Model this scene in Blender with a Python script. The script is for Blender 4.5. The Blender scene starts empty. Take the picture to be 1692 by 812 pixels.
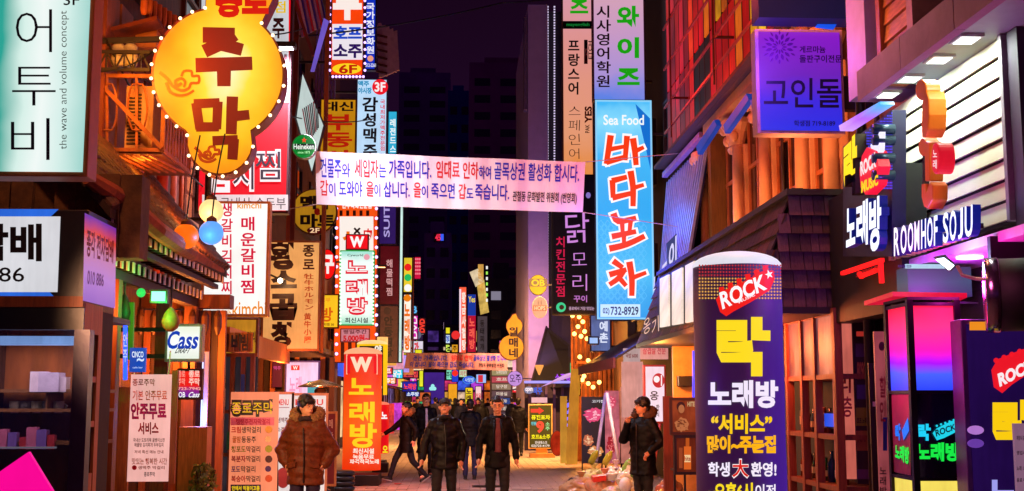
import bpy, bmesh, math, random
from mathutils import Vector, Matrix, noise
random.seed(7)
S = bpy.context.scene
COL = S.collection
R = math.radians
# ------------------------------------------------------------------ camera, world, exposure
F, CX, CY, HZ, VX = 2000.0, 846.0, 406.0, 660.0, 760.0
PITCH = math.atan((HZ - CY) / F)
YAW = math.atan((CX - VX) * math.cos(PITCH) / F)
CAM = Vector((0, 0, 1.7))
cd = bpy.data.cameras.new('camera'); cam = bpy.data.objects.new('camera', cd); COL.objects.link(cam)
cam.location = CAM; cam.rotation_euler = (math.pi / 2 + PITCH, 0, -YAW)
cd.sensor_width = 36; cd.lens = 36 * F / 1692; cd.clip_end = 3000; cd.clip_start = 0.1
S.camera = cam
W = bpy.data.worlds.new('World'); S.world = W; W.use_nodes = True
nt = W.node_tree; bg = nt.nodes['Background']
tc = nt.nodes.new('ShaderNodeTexCoord'); sx = nt.nodes.new('ShaderNodeSeparateXYZ'); cr = nt.nodes.new('ShaderNodeValToRGB')
nt.links.new(tc.outputs['Generated'], sx.inputs[0]); nt.links.new(sx.outputs['Z'], cr.inputs[0]); nt.links.new(cr.outputs[0], bg.inputs[0])
cr.color_ramp.elements[0].color = (0.036, 0.008, 0.085, 1); cr.color_ramp.elements[0].position = 0.0
cr.color_ramp.elements[1].color = (0.0068, 0.0012, 0.0066, 1); cr.color_ramp.elements[1].position = 0.35
e_ = cr.color_ramp.elements.new(.13); e_.color = (0.012, 0.0024, 0.017, 1)
bg.inputs[1].default_value = 1.25
S.view_settings.view_transform = 'Standard'; S.view_settings.look = 'None'; S.view_settings.exposure = 0.0; S.view_settings.gamma = 1
S.render.engine = 'CYCLES'
S.cycles.use_denoising = True; S.cycles.max_bounces = 5; S.cycles.diffuse_bounces = 3; S.cycles.sample_clamp_indirect = 4; S.cycles.caustics_reflective = False; S.cycles.caustics_refractive = False

MROT = cam.rotation_euler.to_matrix()
def ray(px, py): return (MROT @ Vector(((px - CX) / F, (CY - py) / F, -1))).normalized()
def PY(px, py, Y):
    d = ray(px, py); return CAM + d * (Y / d.y)
def PX(px, py, X):
    d = ray(px, py); return CAM + d * (X / d.x)
def PZ(px, py, Z=0):
    d = ray(px, py); return CAM + d * ((Z - CAM.z) / d.z)
# ------------------------------------------------------------------ materials
def lin(h):
    h = h.lstrip('#'); v = [int(h[i:i+2], 16) / 255 for i in (0, 2, 4)]
    return tuple((c / 12.92 if c <= .04045 else ((c + .055) / 1.055) ** 2.4) for c in v) + (1,)
MC = {}
def base_mat(key):
    m = bpy.data.materials.new(key); m.use_nodes = True
    return m, m.node_tree, m.node_tree.nodes['Principled BSDF']
def emi(h, s=1.0, var=.13, samp=True, scale=1.6):  # also puts glow into cloth, boards, paper and panels that are no lamps
    k = ('e', h, s, var, samp, scale)
    if k in MC: return MC[k]
    m, n, b = base_mat('lit_' + h); c = lin(h)
    b.inputs['Base Color'].default_value = tuple(x * .13 for x in c[:3]) + (1,)
    b.inputs['Roughness'].default_value = .5; b.inputs['Specular IOR Level'].default_value = .2
    b.inputs['Emission Strength'].default_value = s * (1.14 if var else 1)
    if var:
        t = n.nodes.new('ShaderNodeTexCoord'); no = n.nodes.new('ShaderNodeTexNoise'); no.inputs['Scale'].default_value = scale; no.inputs['Detail'].default_value = 3
        r = n.nodes.new('ShaderNodeMapRange'); r.inputs[1].default_value = .3; r.inputs[2].default_value = .7; r.inputs[3].default_value = 1 - var * 1.6; r.inputs[4].default_value = 1 + var
        x = n.nodes.new('ShaderNodeVectorMath'); x.operation = 'SCALE'; x.inputs[0].default_value = c[:3]
        mp = n.nodes.new('ShaderNodeMapping'); mp.inputs['Scale'].default_value = (9, 9, 1.6); n2 = n.nodes.new('ShaderNodeTexNoise'); n2.inputs['Scale'].default_value = 2.2; n2.inputs['Detail'].default_value = 5
        r2 = n.nodes.new('ShaderNodeMapRange'); r2.inputs[1].default_value = .25; r2.inputs[2].default_value = .6; r2.inputs[3].default_value = 1 - var * .9; r2.inputs[4].default_value = 1.0; mu = n.nodes.new('ShaderNodeMath'); mu.operation = 'MULTIPLY'
        n.links.new(t.outputs['Object'], mp.inputs[0]); n.links.new(mp.outputs[0], n2.inputs['Vector']); n.links.new(n2.outputs[0], r2.inputs[0])
        n.links.new(t.outputs['Object'], no.inputs['Vector']); n.links.new(no.outputs[0], r.inputs[0]); n.links.new(r.outputs[0], mu.inputs[0]); n.links.new(r2.outputs[0], mu.inputs[1]); n.links.new(mu.outputs[0], x.inputs['Scale']); n.links.new(x.outputs[0], b.inputs['Emission Color'])
    else: b.inputs['Emission Color'].default_value = c
    if not samp: m.cycles.emission_sampling = 'NONE'
    MC[k] = m; return m
def grad(stops, s=1.0, axis='Z', samp=True):
    k = ('g', tuple(stops), s, axis)
    if k in MC: return MC[k]
    m, n, b = base_mat('lit_gradient'); t = n.nodes.new('ShaderNodeTexCoord'); sp = n.nodes.new('ShaderNodeSeparateXYZ'); c = n.nodes.new('ShaderNodeValToRGB')
    no = n.nodes.new('ShaderNodeTexNoise'); no.inputs['Scale'].default_value = 2.5
    ad = n.nodes.new('ShaderNodeMath'); ad.operation = 'MULTIPLY_ADD'; ad.inputs[1].default_value = .14; sb = n.nodes.new('ShaderNodeMath'); sb.operation = 'SUBTRACT'; sb.inputs[1].default_value = .07
    n.links.new(t.outputs['Generated'], sp.inputs[0]); n.links.new(t.outputs['Object'], no.inputs['Vector'])
    n.links.new(no.outputs[0], ad.inputs[0]); n.links.new(sp.outputs[axis], ad.inputs[2]); n.links.new(ad.outputs[0], sb.inputs[0]); n.links.new(sb.outputs[0], c.inputs[0])
    e = c.color_ramp.elements
    for i, (p, h) in enumerate(stops):
        el = e[i] if i < 2 else e.new(p)
        el.position = p; el.color = lin(h)
    n.links.new(c.outputs[0], b.inputs['Emission Color']); b.inputs['Emission Strength'].default_value = s; b.inputs['Base Color'].default_value = (.03, .03, .03, 1); b.inputs['Roughness'].default_value = .45; b.inputs['Specular IOR Level'].default_value = .25
    MC[k] = m; return m
def radial(stops, s=1.0, ctr=(.5, .5, .5), k=1.0):
    m, n, b = base_mat('lit_radial'); t = n.nodes.new('ShaderNodeTexCoord'); d = n.nodes.new('ShaderNodeVectorMath'); d.operation = 'DISTANCE'; d.inputs[1].default_value = ctr
    mp = n.nodes.new('ShaderNodeMapping'); mp.inputs['Scale'].default_value = (1, 0, 1); c = n.nodes.new('ShaderNodeValToRGB'); no = n.nodes.new('ShaderNodeTexNoise'); no.inputs['Scale'].default_value = 3
    ad = n.nodes.new('ShaderNodeMath'); ad.operation = 'MULTIPLY_ADD'; ad.inputs[1].default_value = .16
    n.links.new(t.outputs['Generated'], mp.inputs[0]); n.links.new(mp.outputs[0], d.inputs[0]); n.links.new(t.outputs['Object'], no.inputs['Vector']); n.links.new(no.outputs[0], ad.inputs[0]); n.links.new(d.outputs['Value'], ad.inputs[2]); n.links.new(ad.outputs[0], c.inputs[0])
    e = c.color_ramp.elements
    for i, (p, h) in enumerate(stops): el = e[i] if i < 2 else e.new(p); el.position = p; el.color = lin(h)
    n.links.new(c.outputs[0], b.inputs['Emission Color']); b.inputs['Emission Strength'].default_value = s; b.inputs['Base Color'].default_value = (.06, .03, .01, 1); b.inputs['Roughness'].default_value = .5
    return m
def paint(h, rough=.6, metal=0.0, dirt=.35, scale=6, bump=.15, stretch=(1, 1, 1), h2=None):
    k = ('p', h, rough, metal, dirt, scale, bump, stretch, h2)
    if k in MC: return MC[k]
    m, n, b = base_mat('surface_' + h); c = lin(h)
    t = n.nodes.new('ShaderNodeTexCoord'); mp = n.nodes.new('ShaderNodeMapping'); mp.inputs['Scale'].default_value = stretch
    no = n.nodes.new('ShaderNodeTexNoise'); no.inputs['Scale'].default_value = scale; no.inputs['Detail'].default_value = 6; no.inputs['Roughness'].default_value = .65
    r = n.nodes.new('ShaderNodeValToRGB'); r.color_ramp.elements[0].position = .3; r.color_ramp.elements[1].position = .7
    r.color_ramp.elements[0].color = lin(h2) if h2 else tuple(x * (1 - dirt) for x in c[:3]) + (1,); r.color_ramp.elements[1].color = c
    n.links.new(t.outputs['Object'], mp.inputs[0]); n.links.new(mp.outputs[0], no.inputs['Vector']); n.links.new(no.outputs[0], r.inputs[0]); n.links.new(r.outputs[0], b.inputs['Base Color'])
    b.inputs['Roughness'].default_value = rough; b.inputs['Metallic'].default_value = metal
    if bump:
        bp = n.nodes.new('ShaderNodeBump'); bp.inputs['Strength'].default_value = bump; bp.inputs['Distance'].default_value = .02
        n.links.new(no.outputs[0], bp.inputs['Height']); n.links.new(bp.outputs[0], b.inputs['Normal'])
    MC[k] = m; return m
def glass(h='#223344', rough=.06, alpha=.35):
    k = ('gl', h, rough, alpha)
    if k in MC: return MC[k]
    m, n, b = base_mat('window_glass'); b.inputs['Base Color'].default_value = lin(h); b.inputs['Roughness'].default_value = rough; b.inputs['Alpha'].default_value = alpha; b.inputs['IOR'].default_value = 1.5
    no = n.nodes.new('ShaderNodeTexNoise'); no.inputs['Scale'].default_value = 2; bp = n.nodes.new('ShaderNodeBump'); bp.inputs['Strength'].default_value = .05
    n.links.new(no.outputs[0], bp.inputs['Height']); n.links.new(bp.outputs[0], b.inputs['Normal'])
    MC[k] = m; return m
WOOD = lambda h='#8a5a30', st=(8, 8, .7): paint(h, .6, 0, .5, 5, .3, st)
METAL = paint('#3a3634', .45, .6, .4, 8, .1); DARK = paint('#141214', .5, 0, .3, 8, .1); STEEL = paint('#9a958e', .35, .8, .35, 8, .1)
# ------------------------------------------------------------------ object helpers
def origin(o):
    v = Vector((0, 0, 0))
    while o: v += o.location; o = o.parent
    return v
def T(name, label, cat, loc, group=None):
    o = bpy.data.objects.new(name, None); COL.objects.link(o); o.location = loc; o.empty_display_size = .2
    o['label'] = label; o['category'] = cat
    if group: o['group'] = group
    return o
def setp(o, **k):
    for a, b in k.items(): o[a] = b
    return o
class MB:
    def __init__(s): s.v = []; s.f = []; s.m = []; s.mi = 0
    def add(s, vs, fs):
        n = len(s.v); s.v += [Vector(v) for v in vs]; s.f += [tuple(i + n for i in f) for f in fs]; s.m += [s.mi] * len(fs); return s
    def box(s, x0, x1, y0, y1, z0, z1):
        vs = [(x, y, z) for x in (x0, x1) for y in (y0, y1) for z in (z0, z1)]
        return s.add(vs, [(0, 1, 3, 2), (4, 6, 7, 5), (0, 4, 5, 1), (2, 3, 7, 6), (0, 2, 6, 4), (1, 5, 7, 3)])
    def slab(s, quad, d):           # quad of 4 points, thickness vector d
        d = Vector(d); q = [Vector(p) for p in quad]
        return s.add(q + [p + d for p in q], [(0, 1, 2, 3), (7, 6, 5, 4), (0, 4, 5, 1), (1, 5, 6, 2), (2, 6, 7, 3), (3, 7, 4, 0)])
    def prism(s, pts, d):
        d = Vector(d); q = [Vector(p) for p in pts]; n = len(q)
        return s.add(q + [p + d for p in q], [tuple(range(n)), tuple(range(2 * n - 1, n - 1, -1))] + [(i, i + n, (i + 1) % n + n, (i + 1) % n) for i in range(n)])
    def bar(s, a, b, w, h=None):    # rectangular bar a->b
        a, b = Vector(a), Vector(b); h = h or w; d = (b - a).normalized(); up = Vector((0, 0, 1)) if abs(d.z) < .9 else Vector((0, 1, 0))
        x = d.cross(up).normalized() * w / 2; y = x.cross(d).normalized() * h / 2
        vs = [a - x - y, a + x - y, a + x + y, a - x + y, b - x - y, b + x - y, b + x + y, b - x + y]
        return s.add(vs, [(0, 1, 2, 3), (7, 6, 5, 4), (0, 4, 5, 1), (1, 5, 6, 2), (2, 6, 7, 3), (3, 7, 4, 0)])
    def tube(s, pts, r, n=8, caps=True):
        pts = [Vector(p) for p in pts]; rs = r if isinstance(r, (list, tuple)) else [r] * len(pts); b = len(s.v); k = len(pts)
        ref = None
        for i, p in enumerate(pts):
            d = (pts[min(i + 1, k - 1)] - pts[max(i - 1, 0)]).normalized()
            if ref is None: ref = d.orthogonal().normalized()
            ref = (ref - d * ref.dot(d)).normalized(); q = d.cross(ref)
            s.v += [p + (ref * math.cos(2 * math.pi * j / n) + q * math.sin(2 * math.pi * j / n)) * rs[i] for j in range(n)]
        for i in range(k - 1):
            for j in range(n): s.f.append((b + i * n + j, b + i * n + (j + 1) % n, b + (i + 1) * n + (j + 1) % n, b + (i + 1) * n + j)); s.m.append(s.mi)
        if caps: s.f += [tuple(b + j for j in range(n))[::-1], tuple(b + (k - 1) * n + j for j in range(n))]; s.m += [s.mi] * 2
        return s
    def lathe(s, c, prof, n=20, ax=(0, 0, 1), sx=1, sy=1):   # prof = [(r,h)]
        c = Vector(c); ax = Vector(ax).normalized(); u = ax.orthogonal().normalized() if abs(ax.z) < .99 else Vector((1, 0, 0)); w = ax.cross(u); b = len(s.v)
        for (r, h) in prof: s.v += [c + ax * h + (u * math.cos(2 * math.pi * j / n) * sx + w * math.sin(2 * math.pi * j / n) * sy) * r for j in range(n)]
        k = len(prof)
        for i in range(k - 1):
            for j in range(n): s.f.append((b + i * n + j, b + i * n + (j + 1) % n, b + (i + 1) * n + (j + 1) % n, b + (i + 1) * n + j)); s.m.append(s.mi)
        s.f += [tuple(b + j for j in range(n))[::-1], tuple(b + (k - 1) * n + j for j in range(n))]; s.m += [s.mi] * 2
        return s
    def ball(s, c, r, n=12, k=8, sc=(1, 1, 1)):
        c = Vector(c); b = len(s.v)
        for i in range(k + 1):
            a = math.pi * (i + .02 if i == 0 else (i - .02 if i == k else i)) / k
            s.v += [c + Vector((r * sc[0] * math.sin(a) * math.cos(2 * math.pi * j / n), r * sc[1] * math.sin(a) * math.sin(2 * math.pi * j / n), r * sc[2] * math.cos(a))) for j in range(n)]
        for i in range(k):
            for j in range(n): s.f.append((b + i * n + j, b + (i + 1) * n + j, b + (i + 1) * n + (j + 1) % n, b + i * n + (j + 1) % n)); s.m.append(s.mi)
        s.f += [tuple(b + j for j in range(n)), tuple(b + k * n + j for j in range(n))[::-1]]; s.m += [s.mi] * 2
        return s
    def cap(s, a, b, ra, rb, n=12, k=4):   # tapered capsule
        a, b = Vector(a), Vector(b); d = (b - a); L = d.length; d = d / max(L, 1e-6); pr = []
        for i in range(k + 1):
            t = math.pi / 2 * (1 - i / k); pr.append((max(ra * math.cos(t), ra * .03), -ra * math.sin(t)))
        for i in range(k + 1):
            t = math.pi / 2 * i / k; pr.append((max(rb * math.cos(t), rb * .03), L + rb * math.sin(t)))
        return s.lathe(a, pr, n, d)
    def loft(s, rings, n=20):      # rings (x,y,z,rx,ry)
        b = len(s.v); k = len(rings)
        for (x, y, z, rx, ry) in rings: s.v += [Vector((x + rx * math.cos(2 * math.pi * j / n), y + ry * math.sin(2 * math.pi * j / n), z)) for j in range(n)]
        up = rings[-1][2] > rings[0][2]
        for i in range(k - 1):
            for j in range(n):
                f = (b + i * n + j, b + i * n + (j + 1) % n, b + (i + 1) * n + (j + 1) % n, b + (i + 1) * n + j); s.f.append(f if up else f[::-1]); s.m.append(s.mi)
        c0, c1 = tuple(b + j for j in range(n)), tuple(b + (k - 1) * n + j for j in range(n))
        s.f += [c0[::-1], c1] if up else [c0, c1[::-1]]; s.m += [s.mi] * 2
        return s
    def build(s, name, mat, parent=None, smooth=False, bevel=0, **props):
        me = bpy.data.meshes.new(name); o0 = origin(parent)
        loc = None
        me.from_pydata([v - o0 for v in s.v], [], s.f)
        for mm in (mat if isinstance(mat, (list, tuple)) else [mat]): me.materials.append(mm)
        if isinstance(mat, (list, tuple)): me.polygons.foreach_set('material_index', s.m)
        bm = bmesh.new(); bm.from_mesh(me)
        if len(bm.faces) < 60000: bmesh.ops.recalc_face_normals(bm, faces=bm.faces)
        bm.to_mesh(me); bm.free()
        if smooth: me.shade_smooth()
        me.update(); o = bpy.data.objects.new(name, me); COL.objects.link(o); o.parent = parent
        if bevel:
            b = o.modifiers.new('bevel', 'BEVEL'); b.width = bevel; b.segments = 2; b.limit_method = 'ANGLE'
        for a, q in props.items(): o[a] = q
        return o
def lone(mb, name, mat, label, cat, group=None, smooth=False, bevel=0):   # a thing that is one mesh, origin at its base
    mn = Vector((min(v.x for v in mb.v), min(v.y for v in mb.v), min(v.z for v in mb.v))); mx = Vector((max(v.x for v in mb.v), max(v.y for v in mb.v), 0))
    c = Vector(((mn.x + mx.x) / 2, (mn.y + mx.y) / 2, mn.z)); mb.v = [v - c for v in mb.v]
    o = mb.build(name, mat, None, smooth, bevel); o.location = c; o['label'] = label; o['category'] = cat
    if group: o['group'] = group
    return o
LM = 1.95
def light(kind, loc, power, h, parent=None, r=.08, to=None, ang=100, blend=.6, size=None):
    d = bpy.data.lights.new('lamp_light', kind); d.energy = power * LM; d.color = lin(h)[:3]
    if kind == 'AREA': d.size = r
    else: d.shadow_soft_size = r
    if kind == 'SPOT': d.spot_size = R(ang); d.spot_blend = blend
    o = bpy.data.objects.new('lamp_light', d); COL.objects.link(o); o.parent = parent; o.location = Vector(loc) - origin(parent)
    if to is not None: o.rotation_euler = (Vector(to) - Vector(loc)).to_track_quat('-Z', 'Y').to_euler()
    return o
# ------------------------------------------------------------------ surfaces (picture point -> point on a real surface) and lettering
def SY(Y): return lambda px, py, off=0: PY(px, py, Y - off)
def SX(X): return lambda px, py, off=0: PX(px, py, X - off * (1 if X > 0 else -1))
def SCyl(cx, cy, r):
    def f(px, py, off=0):
        d = ray(px, py); rr = r + off; a = d.x ** 2 + d.y ** 2; b = -2 * (d.x * cx + d.y * cy); c = cx * cx + cy * cy - rr * rr; q = b * b - 4 * a * c
        t = (-b - math.sqrt(max(q, 0))) / (2 * a); return CAM + d * t
    return f
GC = {}
TS = bpy.data.scenes.new('scratch')          # small scratch scene so evaluating one object stays fast; removed at the end
def evaluated(o):
    TS.collection.objects.link(o); vl = TS.view_layers[0]; vl.update(); dg = vl.depsgraph
    m = bpy.data.meshes.new_from_object(o.evaluated_get(dg)); TS.collection.objects.unlink(o); bpy.data.objects.remove(o); return m
def glyphs(s, bold, ext=0):
    k = (s, bold, ext)
    if k in GC: return GC[k]
    c = bpy.data.curves.new('t', 'FONT'); c.body = s; c.resolution_u = 3; c.offset = bold; c.extrude = ext
    o = bpy.data.objects.new('t', c); m = evaluated(o); v = [tuple(p.co) for p in m.vertices]; f = [tuple(p.vertices) for p in m.polygons]
    bpy.data.curves.remove(c); bpy.data.meshes.remove(m); GC[k] = (v, f); return v, f
CJK = lambda ch: ord(ch) > 0x2E7F
def quad_of(b): return b if len(b) == 4 and isinstance(b[0], tuple) else ((b[0], b[1]), (b[2], b[1]), (b[2], b[3]), (b[0], b[3]))
def bil(q, u, v):   # u right, v down
    (ax, ay), (bx, by), (cx, cy), (dx, dy) = q
    return ((1 - u) * (1 - v) * ax + u * (1 - v) * bx + u * v * cx + (1 - u) * v * dx, (1 - u) * (1 - v) * ay + u * (1 - v) * by + u * v * cy + (1 - u) * v * dy)
def text(surf, s, b, mat, parent, bold=.02, vert=False, off=.006, slices=0, name='lettering', slant=0, jit=0, bev=0, rot=False, **props):
    """one line (or column) of flat print laid on surf inside picture box b"""
    q = quad_of(b); mb = MB(); rnd = random.Random(s)
    rows = list(s) if vert else [s]; n = len(rows); oo = off
    for i, ch in enumerate(rows):
        if ch == ' ': continue
        v, f = glyphs(ch, bold)
        if not v: continue
        x0, x1, y0, y1 = min(p[0] for p in v), max(p[0] for p in v), min(p[1] for p in v), max(p[1] for p in v)
        if vert and CJK(ch): x0, x1, y0, y1 = .0, .97, -.12, .87
        elif vert and ch in '-.!': x0, x1, y0, y1 = x0 - .3, x1 + .3, -.1, .85
        elif not vert and any(CJK(c) for c in s): y0, y1 = -.11, .86
        w, h = (x1 - x0) or 1, (y1 - y0) or 1
        js = 1 + rnd.uniform(-jit, jit); jr = rnd.uniform(-jit, jit) * .6; jx = rnd.uniform(-jit, jit) * .12
        vs = []
        if slices:
            bm = bmesh.new(); bv = [bm.verts.new(p) for p in v]
            for ff in f:
                try: bm.faces.new([bv[t] for t in ff])
                except ValueError: pass
            for t in range(1, slices):
                bmesh.ops.bisect_plane(bm, geom=bm.verts[:] + bm.edges[:] + bm.faces[:], plane_co=(x0 + w * t / slices, 0, 0), plane_no=(1, 0, 0))
            bm.verts.index_update(); v2 = [tuple(p.co) for p in bm.verts]; f2 = [tuple(t.index for t in ff.verts) for ff in bm.faces]; bm.free()
        else: v2, f2 = v, f
        for (x, y, z) in v2:
            u, vv = (x - x0) / w, 1 - (y - y0) / h
            if jit: 
                cu, cv = u - .5, vv - .5; u = .5 + js * (cu * math.cos(jr) - cv * math.sin(jr)) + jx; vv = .5 + js * (cu * math.sin(jr) + cv * math.cos(jr))
            u += slant * (.5 - vv)
            if vert: vv = (i + .04 + .92 * vv) / n
            if rot: u, vv = vv, 1 - u
            p = bil(q, u, vv); vs.append(surf(p[0], p[1], oo))
        mb.add(vs, f2)
    if not mb.v: return None
    return mb.build(name, mat, parent, **props)
def strokes(surf, st, w, mat, parent, off=.008, name='lettering', taper=.8, dw=0, sub=3):
    """brush strokes: polylines in picture points, width w, each with square-ish tapered ends"""
    mb = MB(); k = 0
    for pl in st:
        ww = w
        if isinstance(pl[0], (int, float)): ww = pl[0]; pl = pl[1:]
        ww += dw
        P = [Vector((a, b)) for a, b in pl]
        if len(P) > 2 and sub > 1:     # smooth
            Q = []
            for i in range(len(P) - 1):
                p0, p1, p2, p3 = P[max(i - 1, 0)], P[i], P[i + 1], P[min(i + 2, len(P) - 1)]
                for t in range(sub):
                    t /= sub; Q.append(.5 * ((2 * p1) + (p2 - p0) * t + (2 * p0 - 5 * p1 + 4 * p2 - p3) * t * t + (3 * p1 - p0 - 3 * p2 + p3) * t ** 3))
            P = Q + [P[-1]]
        e = dw / 2 + ww * .12
        d0 = (P[1] - P[0]).normalized(); d1 = (P[-1] - P[-2]).normalized(); P[0] = P[0] - d0 * e; P[-1] = P[-1] + d1 * e
        vs = []; n = len(P)
        for i, p in enumerate(P):
            a = (P[i] - P[i - 1]).normalized() if i else (P[1] - P[0]).normalized(); b = (P[i + 1] - P[i]).normalized() if i < n - 1 else a
            t = (a + b); t = t.normalized() if t.length > .1 else a; nn = Vector((-t.y, t.x)); c = max(nn.dot(Vector((-a.y, a.x))), .45)
            f = ww / 2 / c * (1 - (1 - taper) * i / (n - 1))
            vs += [surf(*(p + nn * f), off + k), surf(*(p - nn * f), off + k)]
        mb.add(vs, [(2 * i, 2 * i + 1, 2 * i + 3, 2 * i + 2) for i in range(n - 1)]); k += .0012
    return mb.build(name, mat, parent)
def disc(surf, c, r, mat, parent, off=.004, n=28, ry=None, name='emblem', **props):
    mb = MB(); mb.add([surf(c[0] + r * math.cos(2 * math.pi * i / n), c[1] + (ry or r) * math.sin(2 * math.pi * i / n), off) for i in range(n)], [tuple(range(n))]); return mb.build(name, mat, parent, **props)
def patch(surf, b, mat, parent, off=.004, name='panel', **props):
    q = quad_of(b) if len(b) == 4 else b
    mb = MB(); mb.add([surf(p[0], p[1], off) for p in q], [tuple(range(len(q)))]); return mb.build(name, mat, parent, **props)
WL, WR = -4.3, 4.3
def sign(name, label, cat, r, Y, th, face, cab, texts=(), group=None, arm=None, fr=.035, edge=None):
    """box sign hanging square to the street: cabinet, lit face, lettering, brackets to the wall"""
    x0, y0, x1, y1 = r; ym, xm = (y0 + y1) / 2, (x0 + x1) / 2
    X0, X1, Z1, Z0 = PY(x0, ym, Y).x, PY(x1, ym, Y).x, PY(xm, y0, Y).z, PY(xm, y1, Y).z
    t = T(name, label, cat, ((X0 + X1) / 2, Y + th / 2, Z0), group)
    MB().box(X0, X1, Y + .012, Y + th, Z0, Z1).build('cabinet', cab, t, bevel=.008)
    MB().box(X0 + fr, X1 - fr, Y, Y + .0115, Z0 + fr, Z1 - fr).build('face_panel', face, t)
    if edge:
        e = .018
        for (a, b, c, d) in ((X0, X1, Z1 - fr, Z1), (X0, X1, Z0, Z0 + fr), (X0, X0 + fr, Z0 + fr, Z1 - fr), (X1 - fr, X1, Z0 + fr, Z1 - fr)):
            MB().box(a, b, Y - e, Y + .0118, c, d).build('edge_strip', edge, t)
    if arm:
        wx = WL if arm == 'L' else WR; xs = X0 if arm == 'L' else X1
        if abs(wx - xs) > .03:
            for z in ((Z0 + (Z1 - Z0) * .15), (Z0 + (Z1 - Z0) * .85)):
                MB().bar((xs, Y + th / 2, z), (wx, Y + th / 2, z), .05).build('bracket', METAL, t)
    s = SY(Y)
    for tx in texts: put(s, tx, t)
    return t
def put(s, tx, t, **kk):
    st, b, m = tx[:3]; o = dict(tx[3]) if len(tx) > 3 else {}; o.update(kk)
    if isinstance(m, str): m = emi(m, .9, 0, False) if o.pop('lit', 0) else paint(m, .5, 0, .1, 5, 0)
    else: o.pop('lit', 0)
    if st == '#rect': patch(s, b, m, t, o.get('off', .003), o.get('name', 'colour_band'))
    elif st == '#blob':
        cx, cy, rx, ry, c2 = b; rn = random.Random(cx * 7 + cy); mb = MB()
        def ring(ax, ay, qx, qy, off, n=26, rag=.22): mb.add([s(ax + qx * (1 + rn.uniform(-rag, rag)) * math.cos(2 * math.pi * i / n), ay + qy * (1 + rn.uniform(-rag, rag)) * math.sin(2 * math.pi * i / n), off) for i in range(n)], [tuple(range(n))])
        ring(cx, cy, rx, ry, .012); mb.build('meat_print', m, t); mb = MB()
        for i in range(16): a_ = rn.uniform(0, 6.28); q_ = math.sqrt(rn.random()) * .75; ring(cx + rx * q_ * math.cos(a_), cy + ry * q_ * math.sin(a_), rx * rn.uniform(.08, .26), ry * rn.uniform(.04, .12), .02 + i * .001, 9, .35)
        mb.build('meat_marbling', L(c2), t)
    elif st == '#disc': disc(s, b[:2], b[2], m, t, o.get('off', .004), ry=b[3] if len(b) > 3 else None, name=o.get('name', 'emblem'))
    else: text(s, st, b, m, t, **o)
def L(h): return emi(h, .95, 0, False)
def bulb(root, p, r=.035, h='#ffd9a0', s=6, n=8, name='bulb', samp=False):
    return MB().ball(p, r, n, 6).build(name, emi(h, s, 0, samp), root, True)
# ================================================================== SETTING
g = MB(); g.box(-60, 60, -30, 420, -.3, -.012); GROUND = g.build('ground', paint('#4a4038', .8, 0, .4, 2, .2), None, kind='structure')
pave_m = [paint(h, .55, 0, .3, 9, .2) for h in ('#c4ae9c', '#a48e80', '#d4c0ae', '#8e7a6c')]
PM = []
for m in pave_m:
    b = MB(); b.box(-.19, .19, -.091, .091, -.05, 0); b.v = [Vector((v.x, v.y, v.z)) for v in b.v]
    o = b.build('paver', m, GROUND, bevel=.006); PM.append(o)
slots = []
far = MB(); j = 0
y = 20.0
while y < 118:
    x = -4.2 + (.2 if j % 2 else 0)
    while x < 4.3:
        (slots if (y < 28.4 and -2.9 < x < 3.0 and len(slots) < 296) else [None]).append((x, y)) if (y < 28.4 and -2.9 < x < 3.0 and len(slots) < 296) else far.box(x - .19, x + .19, y - .091, y + .091, -.05, random.uniform(-.004, .0))
        x += .4
    y += .2 if y < 60 else .4; j += 1
far.build('far_pavers', pave_m[0], GROUND, kind='stuff')
for i, (x, y) in enumerate(slots):
    if i < 4: o = PM[i]
    else: o = PM[random.randrange(4)].copy(); COL.objects.link(o)
    o.location = (x, y, random.uniform(-.003, .001)); o.rotation_euler = (random.uniform(-.006, .006), random.uniform(-.006, .006), 0)
nb = MB()
for yy in range(0, 5): nb.box(-4.2, 4.2, 4 * yy + .02, 4 * yy + 3.98, -.05, -.003)
nb.build('near_pavers', pave_m[1], GROUND, kind='stuff')
# ------------------------------------------------------------------ buildings along the street
def windows(root, side, Y0, Y1, zs, wy, wz, n, fr_m, gl_m, X=None):
    X = X if X is not None else (WL if side == 'L' else WR); d = 1 if side == 'L' else -1
    for z in zs:
        for i in range(n):
            yc = Y0 + (Y1 - Y0) * (i + .5) / n
            f = MB()
            for a in (yc - wy / 2, yc + wy / 2 - .07): f.box(X - .02 * d, X + .06 * d, a, a + .07, z, z + wz)
            for a in (z, z + wz - .07, z + wz / 2): f.box(X - .02 * d, X + .055 * d, yc - wy / 2 + .07, yc + wy / 2 - .07, a, a + .06)
            w = f.build('window', fr_m, root)
            MB().box(X, X + .015 * d, yc - wy / 2 + .03, yc + wy / 2 - .03, z + .03, z + wz - .03).build('pane', gl_m, w)
def building(name, label, side, Y0, Y1, H, wall, wins=None, X=None, ledges=(), top=.0, group=None, fr=None, gl=None, deep=6):
    X = X if X is not None else (WL if side == 'L' else WR); d = -1 if side == 'L' else 1
    t = T(name, label, 'building', (X + d * deep / 2, (Y0 + Y1) / 2, 0), group)
    MB().box(X, X + d * deep, Y0 + .01, Y1 - .01, 0, H).build('wall', wall, t)
    for z in ledges: MB().box(X - d * .14, X - d * .002, Y0 + .03, Y1 - .03, z, z + .16).build('ledge', paint('#5b4a40', .7, 0, .4), t)
    if wins: windows(t, side, Y0 + .3, Y1 - .3, wins[0], wins[1], wins[2], wins[3], fr or METAL, gl or glass('#10141c', .1, 1))
    return t
brown = paint('#5a3420', .8, 0, .85, 3, .5, (1, 6, 1)); dk = paint('#2a1c18', .8, 0, .5, 3, .4)
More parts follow.
